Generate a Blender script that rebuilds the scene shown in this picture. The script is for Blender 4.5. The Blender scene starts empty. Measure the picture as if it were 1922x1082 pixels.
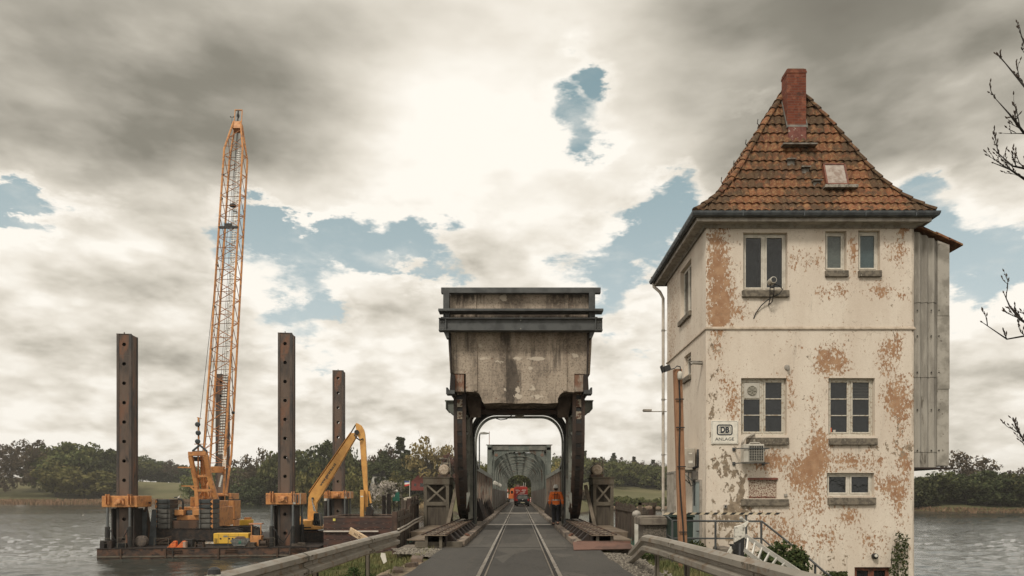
import bpy, bmesh, math, random
import numpy as np
from mathutils import Vector, Matrix
from mathutils import noise as mn
random.seed(7)
R = math.radians
C = bpy.context.scene.collection
sc = bpy.context.scene
F, CX, CY, HC = 1281.33, 974.5, 928.0, 1.5
def at(px, py, D): return ((px-CX)*D/F, D, HC-(py-CY)*D/F)

# ---------------------------------------------------------------- camera
cam = bpy.data.objects.new('camera', bpy.data.cameras.new('camera')); C.objects.link(cam)
cam.data.lens = 24.0; cam.data.sensor_width = 36.0
cam.location = (0, 0, HC); cam.rotation_euler = (R(90), 0, 0)
cam.data.shift_x = -13.5/1922; cam.data.shift_y = 387.0/1922
cam.data.clip_start = 0.1; cam.data.clip_end = 9000
sc.camera = cam
# ---------------------------------------------------------------- view, sun, sky
sc.view_settings.view_transform = 'Standard'; sc.view_settings.look = 'None'
sc.view_settings.exposure = 0.48; sc.view_settings.gamma = 1.0
SUN_AZ, SUN_EL = R(-150), R(48)       # azimuth from +Y, clockwise: behind the camera, to the left
sun = bpy.data.objects.new('sun', bpy.data.lights.new('sun', 'SUN')); C.objects.link(sun)
sun.data.energy = 1.5; sun.data.angle = R(11); sun.data.color = (1.0, 0.93, 0.82)
sd = Vector((math.sin(SUN_AZ)*math.cos(SUN_EL), math.cos(SUN_AZ)*math.cos(SUN_EL), math.sin(SUN_EL)))
sun.rotation_euler = sd.to_track_quat('Z', 'Y').to_euler()

class NT:
    """small helper to wire shader nodes"""
    def __init__(s, tree): s.t = tree; s.n = tree.nodes; s.l = tree.links
    def add(s, typ, **kw):
        nd = s.n.new(typ)
        for k, v in kw.items():
            if k.startswith('i_'):
                key = k[2:]; key = int(key) if key.isdigit() else key
                s.put(nd, key, v)
            else: setattr(nd, k, v)
        return nd
    def put(s, nd, key, v):
        sock = nd.inputs[key]
        if isinstance(v, bpy.types.NodeSocket): s.l.new(v, sock)
        else: sock.default_value = v
    def math(s, op, a, b=None, c=None, clamp=False):
        nd = s.n.new('ShaderNodeMath'); nd.operation = op; nd.use_clamp = clamp
        s.put(nd, 0, a)
        if b is not None: s.put(nd, 1, b)
        if c is not None: s.put(nd, 2, c)
        return nd.outputs[0]
    def vmath(s, op, a, b=None, out=0):
        nd = s.n.new('ShaderNodeVectorMath'); nd.operation = op
        s.put(nd, 0, a)
        if b is not None: s.put(nd, 1, b)
        return nd.outputs[out]
    def ramp(s, v, a, b, c=0.0, d=1.0, smooth=True):
        nd = s.n.new('ShaderNodeMapRange'); nd.clamp = True
        if smooth: nd.interpolation_type = 'SMOOTHSTEP'
        s.put(nd, 0, v); nd.inputs[1].default_value = a; nd.inputs[2].default_value = b
        nd.inputs[3].default_value = c; nd.inputs[4].default_value = d
        return nd.outputs[0]
    def noise(s, vec, scale, detail=6, rough=.55, dist=0.0, color=False, lac=2.0):
        nd = s.n.new('ShaderNodeTexNoise'); nd.noise_dimensions = '3D'
        if vec is not None: s.l.new(vec, nd.inputs['Vector'])
        nd.inputs['Scale'].default_value = scale; nd.inputs['Detail'].default_value = detail
        nd.inputs['Roughness'].default_value = rough; nd.inputs['Distortion'].default_value = dist
        nd.inputs['Lacunarity'].default_value = lac
        return nd.outputs['Color' if color else 0]
    def mapping(s, vec, scale=(1,1,1), loc=(0,0,0)):
        nd = s.n.new('ShaderNodeMapping'); s.l.new(vec, nd.inputs[0])
        nd.inputs['Scale'].default_value = scale; nd.inputs['Location'].default_value = loc
        return nd.outputs[0]
    def mix(s, f, a, b, blend='MIX'):
        nd = s.n.new('ShaderNodeMix'); nd.data_type = 'RGBA'; nd.blend_type = blend
        s.put(nd, 0, f)
        for i, v in ((6, a), (7, b)):
            if not isinstance(v, bpy.types.NodeSocket) and len(v) == 3: v = (*v, 1)
            s.put(nd, i, v)
        return nd.outputs[2]

world = bpy.data.worlds.new('World'); sc.world = world; world.use_nodes = True
w = NT(world.node_tree); w.n.clear()
def direction(px, py):
    v = Vector(((px-CX)/F, 1.0, (CY-py)/F)); v.normalize(); return v
def build_sky():
    tc = w.add('ShaderNodeTexCoord').outputs['Generated']
    sky = w.add('ShaderNodeTexSky', sky_type='NISHITA', sun_disc=False)
    sky.sun_elevation = SUN_EL; sky.sun_rotation = SUN_AZ
    sky.air_density = 1.0; sky.dust_density = 2.5; sky.ozone_density = 1.0
    # the photographed blue is a pale, slightly green one
    sepz = w.add('ShaderNodeSeparateXYZ', i_0=tc).outputs[2]
    pale_blue = w.mix(w.ramp(sepz, .12, .55), (4.6, 5.1, 4.85), (1.9, 2.75, 2.8))
    skyc = w.mix(.8, sky.outputs[0], pale_blue)
    bsky = w.add('ShaderNodeBackground', i_0=skyc, i_1=0.10)
    # flatten directions a little towards the horizon so that clouds lie in layers there
    sep = w.add('ShaderNodeSeparateXYZ', i_0=tc)
    zz = w.math('MAXIMUM', sep.outputs[2], 0.0)
    inv = w.math('DIVIDE', 1.0, w.math('ADD', zz, 0.42))
    flat = w.add('ShaderNodeCombineXYZ', i_0=w.math('MULTIPLY', sep.outputs[0], inv),
                 i_1=w.math('MULTIPLY', sep.outputs[1], inv), i_2=w.math('MULTIPLY', zz, 2.1)).outputs[0]
    wob = w.noise(flat, 2.6, 7, .62, color=True)
    off = w.vmath('SCALE', w.vmath('SUBTRACT', wob, (.5, .5, .5)))
    off.node.inputs[3].default_value = 0.42
    dirw = w.vmath('ADD', tc, off)
    wob2 = w.vmath('SCALE', w.vmath('SUBTRACT', w.noise(flat, 1.3, 3, .5, color=True), (.5, .5, .5)))
    wob2.node.inputs[3].default_value = 0.3
    dirs = w.vmath('ADD', tc, wob2)
    def blob(src, px, py, rx, ry, amount, soft=0.0):
        """an elliptical region of the sky, given by its direction and angular radii"""
        d = direction(px, py)
        right = Vector((d.y, -d.x, 0)).normalized(); up = right.cross(d)
        k = d.y  # pixels to radians near that direction
        a = rx/F*k; b = ry/F*k
        v = w.vmath('SUBTRACT', src, tuple(d))
        u1 = w.math('DIVIDE', w.vmath('DOT_PRODUCT', v, tuple(right), out=1), a)
        u2 = w.math('DIVIDE', w.vmath('DOT_PRODUCT', v, tuple(up), out=1), b)
        u3 = w.math('DIVIDE', w.vmath('DOT_PRODUCT', v, tuple(d), out=1), max(a, b)*3)
        r2 = w.math('ADD', w.math('ADD', w.math('MULTIPLY', u1, u1), w.math('MULTIPLY', u2, u2)), w.math('MULTIPLY', u3, u3))
        return w.math('MULTIPLY', w.math('EXPONENT', w.math('MULTIPLY', r2, -1.0)), amount)
    def total(src, items):
        acc = None
        for it in items:
            b = blob(src, *it); acc = b if acc is None else w.math('ADD', acc, b)
        return acc
    holes = total(dirw, [(1082,118,52,48,.95),(1000,190,30,30,.25),(1048,255,72,52,1.05),(35,330,80,38,1.0),(590,450,150,46,.95),(700,530,190,52,1.0),(500,430,60,40,.6),
        (560,600,90,40,.5),(850,500,60,50,.5),(1195,440,80,60,.9),(1160,560,55,70,.7),(1240,390,45,40,.45),(1800,500,140,90,1.0),(1760,380,90,50,.7),(380,480,40,40,.45),
        (1860,580,90,60,.5),(1440,130,45,25,.3)])
    hn = w.noise(flat, 3.4, 8, .6)
    generic = w.ramp(hn, .56, .74, 0, .8)
    # away from the photographed part of the sky the holes come from noise alone
    behind = w.ramp(sep.outputs[1], .45, .25)
    hole = w.math('ADD', w.math('MAXIMUM', w.math('MULTIPLY', holes, 1.0), w.math('MULTIPLY', generic, behind)),
                  w.math('MULTIPLY', w.math('SUBTRACT', hn, .5), 1.3))
    hmask = w.math('MULTIPLY', w.ramp(w.math('ADD', hole, w.math('MULTIPLY', w.math('SUBTRACT', w.noise(flat, 12, 8, .6), .5), .30)), .38, .70), w.ramp(w.noise(flat, 5.5, 7, .6), .28, .52, .6, 1.0))
    # shading of the clouds
    dark = total(dirs, [(640,640,700,26,.06),(300,720,300,30,.12),(1850,720,200,40,.1),(120,110,560,170,.38),(60,270,330,90,.30),(500,200,220,140,.20),(560,40,300,60,.14),(1760,180,340,190,.52),(1600,40,420,110,.40),(1480,300,240,100,.16),
        (1320,60,200,70,.14),(330,740,260,45,.10),(900,640,400,70,.05),(1850,740,160,60,.12)])
    light = total(dirs, [(880,190,260,200,.14),(150,440,170,80,.3),(870,230,200,150,.06),(1120,300,170,130,.10),(640,560,120,50,.2),(1850,640,110,70,.22),(820,330,280,90,.02),(560,520,90,40,.2)])
    puff = w.noise(flat, 3.0, 9, .53, .1)
    # relief: tops of the heaps catch the light, undersides are grey
    lift = w.vmath('ADD', flat, (0.02, 0.0, 0.085)); lift2 = w.vmath('ADD', flat, (.01, 0, .035))
    emb = w.math('MULTIPLY', w.math('SUBTRACT', w.noise(flat, 3.0, 6, .52), w.noise(lift, 3.0, 6, .52)), 1.35)
    emb2 = w.math('MULTIPLY', w.math('SUBTRACT', w.noise(flat, 7.5, 5, .5), w.noise(lift2, 7.5, 5, .5)), .7)
    def billow(scale, det, off=None):
        n = w.noise(flat if off is None else w.vmath('ADD', flat, off), scale, det, .5)
        return w.math('ABSOLUTE', w.math('SUBTRACT', n, .5))
    lump = w.math('ADD', w.math('MULTIPLY', billow(5.0, 3), 1.3), w.math('MULTIPLY', billow(11.0, 3, (3.1, 1.7, .4)), .8))
    lump = w.math('SUBTRACT', lump, .17)
    calm = w.math('ADD', .22, w.math('MULTIPLY', w.ramp(sepz, .55, .25), .5))
    relief = w.math('MULTIPLY', w.math('ADD', w.math('MULTIPLY', lump, .62), w.math('ADD', emb, emb2)), calm)
    low = w.noise(flat, 1.2, 4, .5)
    rim = w.math('MULTIPLY', w.ramp(hole, .02, .34), .10)
    v = w.math('ADD', w.math('ADD', w.math('ADD', relief, rim), w.math('SUBTRACT', w.math('ADD', .83, light), dark)),
               w.math('ADD', w.math('MULTIPLY', w.math('SUBTRACT', puff, .5), .62), w.math('MULTIPLY', w.math('SUBTRACT', low, .5), .20)))
    cr = w.add('ShaderNodeValToRGB', i_0=v)
    e = cr.color_ramp.elements
    e[0].position = 0.05; e[0].color = (.13, .12, .098, 1)
    e[1].position = 0.95; e[1].color = (.74, .705, .64, 1)
    for p, c in ((.30, (.19, .178, .146)), (.5, (.35, .325, .275)), (.66, (.50, .465, .40)), (.8, (.62, .58, .51))):
        x = e.new(p); x.color = (*c, 1)
    # very thin veil over the blue
    bcl = w.add('ShaderNodeBackground', i_0=cr.outputs[0], i_1=1.0)
    mx = w.add('ShaderNodeMixShader', i_0=hmask); w.l.new(bcl.outputs[0], mx.inputs[1]); w.l.new(bsky.outputs[0], mx.inputs[2])
    # the lower half
    gb = w.add('ShaderNodeBackground', i_0=(.16, .15, .12, 1), i_1=1.0)
    m2 = w.add('ShaderNodeMixShader', i_0=w.ramp(sep.outputs[2], -.03, -.01)); w.l.new(gb.outputs[0], m2.inputs[1]); w.l.new(mx.outputs[0], m2.inputs[2])
    out = w.add('ShaderNodeOutputWorld'); w.l.new(m2.outputs[0], out.inputs[0])
build_sky()
sc.cycles.max_bounces = 6; sc.cycles.diffuse_bounces = 3; sc.cycles.glossy_bounces = 3
sc.cycles.use_denoising = True

# ---------------------------------------------------------------- materials
MATS = {}
def mat(name, col, rough=.75, metal=0.0, col2=None, scale=3.0, lo=.42, hi=.62, detail=7, nrough=.6, bump=.15, bscale=30.0, bdist=.02,
        rust=None, rlo=.55, rhi=.68, rscale=2.0, stretch=(1,1,1), spots=None, slo=.62, shi=.7, sscale=9.0, spec=.5, emit=None, random_tint=0.0):
    if name in MATS: return MATS[name]
    m = bpy.data.materials.new(name); m.use_nodes = True
    t = NT(m.node_tree); t.n.clear()
    out = t.add('ShaderNodeOutputMaterial'); p = t.add('ShaderNodeBsdfPrincipled'); t.l.new(p.outputs[0], out.inputs[0])
    tc = t.add('ShaderNodeTexCoord').outputs['Object']
    mp = t.mapping(tc, stretch)
    if random_tint or True:
        oi = t.add('ShaderNodeObjectInfo')
    c = (*col, 1)
    if col2:
        c = t.mix(t.ramp(t.noise(mp, scale, detail, nrough), lo, hi), col, col2)
    else:
        c = t.mix(t.ramp(t.noise(mp, scale*2, detail, nrough), .3, .7), tuple(x*.86 for x in col), tuple(min(1, x*1.1) for x in col))
    if rust:
        c = t.mix(t.ramp(t.noise(mp, rscale, 8, .65, .3), rlo, rhi), c, rust)
    if spots:
        c = t.mix(t.ramp(t.noise(mp, sscale, 6, .6), slo, shi), c, spots)
    if random_tint:
        v = t.ramp(oi.outputs['Random'], 0, 1, 1-random_tint, 1+random_tint, smooth=False)
        hsv = t.add('ShaderNodeHueSaturation', i_Value=v, i_Color=c)
        hsv.inputs['Hue'].default_value = .5
        c = hsv.outputs[0]
    t.put(p, 'Base Color', c)
    rr = t.ramp(t.noise(mp, scale*2.3, 5, .6), .3, .7, max(0, rough-.1), min(1, rough+.1))
    t.put(p, 'Roughness', rr); p.inputs['Metallic'].default_value = metal
    p.inputs['Specular IOR Level'].default_value = spec
    if emit: p.inputs['Emission Color'].default_value = (*emit[0], 1); p.inputs['Emission Strength'].default_value = emit[1]
    if bump:
        bn = t.add('ShaderNodeBump', i_Strength=bump, i_Distance=bdist, i_Height=t.noise(tc, bscale, 4, .6))
        t.put(p, 'Normal', bn.outputs[0])
    MATS[name] = m
    return m

def attr_mat(name, fn, bump=None, rough=.8, spec=.4):
    """material whose colour is made by fn(t, objcoord, attribute RGB) -> (colour, height)"""
    m = bpy.data.materials.new(name); m.use_nodes = True
    t = NT(m.node_tree); t.n.clear()
    out = t.add('ShaderNodeOutputMaterial'); p = t.add('ShaderNodeBsdfPrincipled'); t.l.new(p.outputs[0], out.inputs[0])
    tc = t.add('ShaderNodeTexCoord').outputs['Object']
    a = t.add('ShaderNodeAttribute', attribute_name='wear')
    sp = t.add('ShaderNodeSeparateColor', i_0=a.outputs['Color'])
    c, h = fn(t, tc, sp.outputs)
    t.put(p, 'Base Color', c); p.inputs['Roughness'].default_value = rough; p.inputs['Specular IOR Level'].default_value = spec
    if h is not None:
        bn = t.add('ShaderNodeBump', i_Strength=bump[0], i_Distance=bump[1], i_Height=h); t.put(p, 'Normal', bn.outputs[0])
    MATS[name] = m
    return m

# ---------------------------------------------------------------- mesh helpers
def vadd(a, b, k=1.0): return (a[0]+b[0]*k, a[1]+b[1]*k, a[2]+b[2]*k)
class MB:
    def __init__(s): s.v = []; s.f = []; s.wear = None; s.mi = []; s.cm = 0; s.cuts = []
    def cut(s): s.cuts.append((len(s.v), len(s.f))); return s
    def _f(s, *idx): s.f.append(tuple(idx)); s.mi.append(s.cm)
    def quad(s, a, b, c, d):
        n = len(s.v); s.v += [a, b, c, d]; s._f(n, n+1, n+2, n+3); return s
    def tri(s, a, b, c):
        n = len(s.v); s.v += [a, b, c]; s._f(n, n+1, n+2); return s
    def box(s, x0, x1, y0, y1, z0, z1):
        if x0 > x1: x0, x1 = x1, x0
        if y0 > y1: y0, y1 = y1, y0
        if z0 > z1: z0, z1 = z1, z0
        n = len(s.v)
        s.v += [(x0,y0,z0),(x1,y0,z0),(x1,y1,z0),(x0,y1,z0),(x0,y0,z1),(x1,y0,z1),(x1,y1,z1),(x0,y1,z1)]
        for q in ((0,3,2,1),(4,5,6,7),(0,1,5,4),(1,2,6,5),(2,3,7,6),(3,0,4,7)): s._f(*(n+i for i in q))
        return s
    def obox(s, O, U, V, W):
        """box from corner O with edge vectors U, V, W (right handed)"""
        O = Vector(O); U = Vector(U); V = Vector(V); W = Vector(W)
        if U.cross(V).dot(W) < 0: U, V = V, U
        n = len(s.v)
        P = [O, O+U, O+U+V, O+V, O+W, O+U+W, O+U+V+W, O+V+W]
        s.v += [tuple(p) for p in P]
        for q in ((0,3,2,1),(4,5,6,7),(0,1,5,4),(1,2,6,5),(2,3,7,6),(3,0,4,7)): s._f(*(n+i for i in q))
        return s
    def bar(s, p, q, wd, ht=None, up=(0,0,1)):
        ht = ht or wd
        p = Vector(p); q = Vector(q); d = q-p
        if d.length < 1e-6: return s
        dn = d.normalized(); u = Vector(up)
        if abs(dn.dot(u)) > .98: u = Vector((0,1,0)) if abs(dn.y) < .9 else Vector((1,0,0))
        side = dn.cross(u).normalized(); u2 = side.cross(dn).normalized()
        return s.obox(p - side*wd/2 - u2*ht/2, side*wd, u2*ht, d) if True else s
    def tube(s, pts, r, n=8, caps=True):
        pts = [Vector(p) for p in pts]; rs = r if isinstance(r, (list, tuple)) else [r]*len(pts)
        base = len(s.v); prev = None
        for i, p in enumerate(pts):
            d = (pts[min(i+1, len(pts)-1)] - pts[max(i-1, 0)]).normalized()
            if prev is None:
                a = Vector((0,0,1)) if abs(d.z) < .9 else Vector((1,0,0))
                prev = d.cross(a).normalized()
            else:
                prev = (prev - d*prev.dot(d))
                prev = prev.normalized() if prev.length > 1e-5 else d.orthogonal().normalized()
            b = d.cross(prev)
            for k in range(n):
                t = 2*math.pi*k/n
                s.v.append(tuple(p + (prev*math.cos(t) + b*math.sin(t))*rs[i]))
        for i in range(len(pts)-1):
            for k in range(n):
                a0 = base+i*n+k; a1 = base+i*n+(k+1)%n
                s._f(a0, a1, a1+n, a0+n)
        if caps:
            s._f(*[base+k for k in range(n)][::-1]); e = base+(len(pts)-1)*n
            s._f(*[e+k for k in range(n)])
        return s
    def lathe(s, c, prof, n=16, axis='z'):
        base = len(s.v)
        for (r, h) in prof:
            for k in range(n):
                t = 2*math.pi*k/n; a, b = r*math.cos(t), r*math.sin(t)
                if axis == 'z': p = (c[0]+a, c[1]+b, c[2]+h)
                elif axis == 'y': p = (c[0]+a, c[1]+h, c[2]-b)
                else: p = (c[0]+h, c[1]+a, c[2]+b)
                s.v.append(p)
        for i in range(len(prof)-1):
            for k in range(n):
                a0 = base+i*n+k; a1 = base+i*n+(k+1)%n
                s._f(a0, a1, a1+n, a0+n)
        s._f(*[base+k for k in range(n)][::-1]); e = base+(len(prof)-1)*n
        s._f(*[e+k for k in range(n)])
        return s
    def prism(s, poly, axis, a0, a1):
        """poly: 2D points; axis 'y': (x,z), 'x': (y,z), 'z': (x,y)"""
        def P(p, a):
            return {'y': (p[0], a, p[1]), 'x': (a, p[0], p[1]), 'z': (p[0], p[1], a)}[axis]
        n = len(s.v); k = len(poly)
        s.v += [P(p, a0) for p in poly] + [P(p, a1) for p in poly]
        s._f(*[n+i for i in range(k)]); s._f(*[n+k+i for i in range(k)][::-1])
        for i in range(k):
            j = (i+1) % k; s._f(n+j, n+i, n+k+i, n+k+j)
        return s
    def strip(s, A, B):
        """surface between two point lists"""
        n = len(s.v); k = len(A); s.v += list(A)+list(B)
        for i in range(k-1): s._f(n+i, n+i+1, n+k+i+1, n+k+i)
        return s
    def sphere(s, c, r, nu=12, nv=8, sq=(1,1,1)):
        prof = []
        base = len(s.v)
        for i in range(nv+1):
            th = math.pi*i/nv
            for k in range(nu):
                t = 2*math.pi*k/nu
                s.v.append((c[0]+r*sq[0]*math.sin(th)*math.cos(t), c[1]+r*sq[1]*math.sin(th)*math.sin(t), c[2]-r*sq[2]*math.cos(th)))
        for i in range(nv):
            for k in range(nu):
                a0 = base+i*nu+k; a1 = base+i*nu+(k+1)%nu
                s._f(a0, a1, a1+nu, a0+nu)
        return s
    def build(s, name, m, parent=None, smooth=False, bevel=0.0, local=False, label=None, seg=1, origin=None, fix=False):
        if s.cuts and s.wear is None:
            # every piece between two cuts becomes a part of its own
            last = None; edges = [(0, 0)] + [c for c in s.cuts if c[0] < len(s.v)] + [(len(s.v), len(s.f))]
            for (v0, f0), (v1, f1) in zip(edges, edges[1:]):
                if v1 == v0: continue
                q = MB(); q.v = s.v[v0:v1]; q.f = [tuple(i-v0 for i in f) for f in s.f[f0:f1]]; q.mi = s.mi[f0:f1]
                last = q.build(name, m, parent, smooth, bevel, local, label, seg, origin, fix)
            return last
        me = bpy.data.meshes.new(name)
        off = Vector((0,0,0))
        if parent is not None and not local:
            p = parent
            while p: off += p.location; p = p.parent
        v = s.v
        if parent is None and not local:
            if origin is None:
                xs = [p[0] for p in v]; ys = [p[1] for p in v]; zs = [p[2] for p in v]
                origin = ((min(xs)+max(xs))/2, (min(ys)+max(ys))/2, min(zs))
            off = Vector(origin)
        me.from_pydata([(p[0]-off.x, p[1]-off.y, p[2]-off.z) for p in v], [], s.f)
        if s.wear is not None:
            ca = me.color_attributes.new('wear', 'FLOAT_COLOR', 'POINT')
            ca.data.foreach_set('color', np.array([(*c, 1.0) for c in s.wear], dtype=np.float32).ravel())
        ms = m if isinstance(m, (list, tuple)) else [m]
        for x in ms: me.materials.append(x)
        if len(ms) > 1: me.polygons.foreach_set('material_index', s.mi)
        if fix:
            bm = bmesh.new(); bm.from_mesh(me); bmesh.ops.remove_doubles(bm, verts=bm.verts, dist=1e-4)
            bmesh.ops.recalc_face_normals(bm, faces=bm.faces); bm.to_mesh(me); bm.free()
        if smooth:
            me.polygons.foreach_set('use_smooth', [True]*len(me.polygons))
        me.update()
        o = bpy.data.objects.new(name, me); C.objects.link(o)
        if parent is not None: o.parent = parent
        elif not local: o.location = off
        if bevel:
            b = o.modifiers.new('bevel', 'BEVEL'); b.width = bevel; b.segments = seg; b.limit_method = 'ANGLE'; b.angle_limit = R(40)
        if label: o['label'] = label
        return o
def tag(o, label=None, cat=None, group=None, kind=None):
    if label: o['label'] = label
    if cat: o['category'] = cat
    if group: o['group'] = group
    if kind: o['kind'] = kind
    return o
def thing(name, loc, label, cat, group=None, rz=0.0):
    o = bpy.data.objects.new(name, None); C.objects.link(o); o.location = loc; o.rotation_euler.z = rz
    o.empty_display_size = .2
    return tag(o, label, cat, group)
def dup(o, loc=None, label=None, rz=None, scale=None, parent=None):
    c = o.copy(); C.objects.link(c)
    c.parent = parent
    if loc is not None: c.location = loc
    if rz is not None: c.rotation_euler.z = rz
    if scale is not None: c.scale = scale if isinstance(scale, (tuple, list)) else (scale,)*3
    if label: c['label'] = label
    for ch in o.children: dup(ch, parent=c)
    return c
FONT = None
def text_mesh(txt, name, m, parent, size, O, U, V, extrude=.004, bold=0.0, local=False, align='CENTER', label=None, sx=1.0):
    """letters standing at O, running along U with up V (unit vectors)"""
    cu = bpy.data.curves.new(name, 'FONT'); cu.body = txt; cu.size = size; cu.extrude = extrude; cu.offset = bold
    cu.align_x = align; cu.align_y = 'CENTER'; cu.resolution_u = 3
    tmp = bpy.data.objects.new(name, cu); C.objects.link(tmp)
    dg = bpy.context.evaluated_depsgraph_get(); me0 = tmp.evaluated_get(dg).to_mesh()
    U = Vector(U); V = Vector(V); N = U.cross(V)
    b = MB(); O = Vector(O)
    b.v = [tuple(O + U*vv.co.x*sx + V*vv.co.y + N*vv.co.z) for vv in me0.vertices]
    b.f = [tuple(p.vertices) for p in me0.polygons]; b.mi = [0]*len(b.f)
    bpy.data.objects.remove(tmp); bpy.data.curves.remove(cu)
    return b.build(name, m, parent, local=local, label=label)
def rivets(b, p, q, step, r=.018, nrm=(0,-1,0)):
    p = Vector(p); q = Vector(q); n = Vector(nrm).normalized(); d = (q-p); L = d.length; d.normalize()
    s = d.cross(n)
    k = max(1, int(L/step))
    for i in range(k+1):
        c = p + d*(L*i/k); base = len(b.v)
        for a in range(6):
            t = a*math.pi/3; b.v.append(tuple(c + (d*math.cos(t)+s*math.sin(t))*r))
        b.v.append(tuple(c + n*r*.8))
        for a in range(6): b._f(base+a, base+(a+1)%6, base+6)
def ibeam(b, p, q, wd, ht, up=(0,0,1), t=.02, box_=False):
    """I section between two points: two flanges and a web"""
    p = Vector(p); q = Vector(q); d = (q-p); dn = d.normalized(); u = Vector(up)
    side = dn.cross(u).normalized(); u2 = side.cross(dn).normalized()
    b.obox(p - side*wd/2 + u2*(ht/2-t), side*wd, u2*t, d)
    b.obox(p - side*wd/2 - u2*ht/2, side*wd, u2*t, d)
    b.obox(p - side*t/2 - u2*(ht/2-t), side*t, u2*(ht-2*t), d)
    return b

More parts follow.
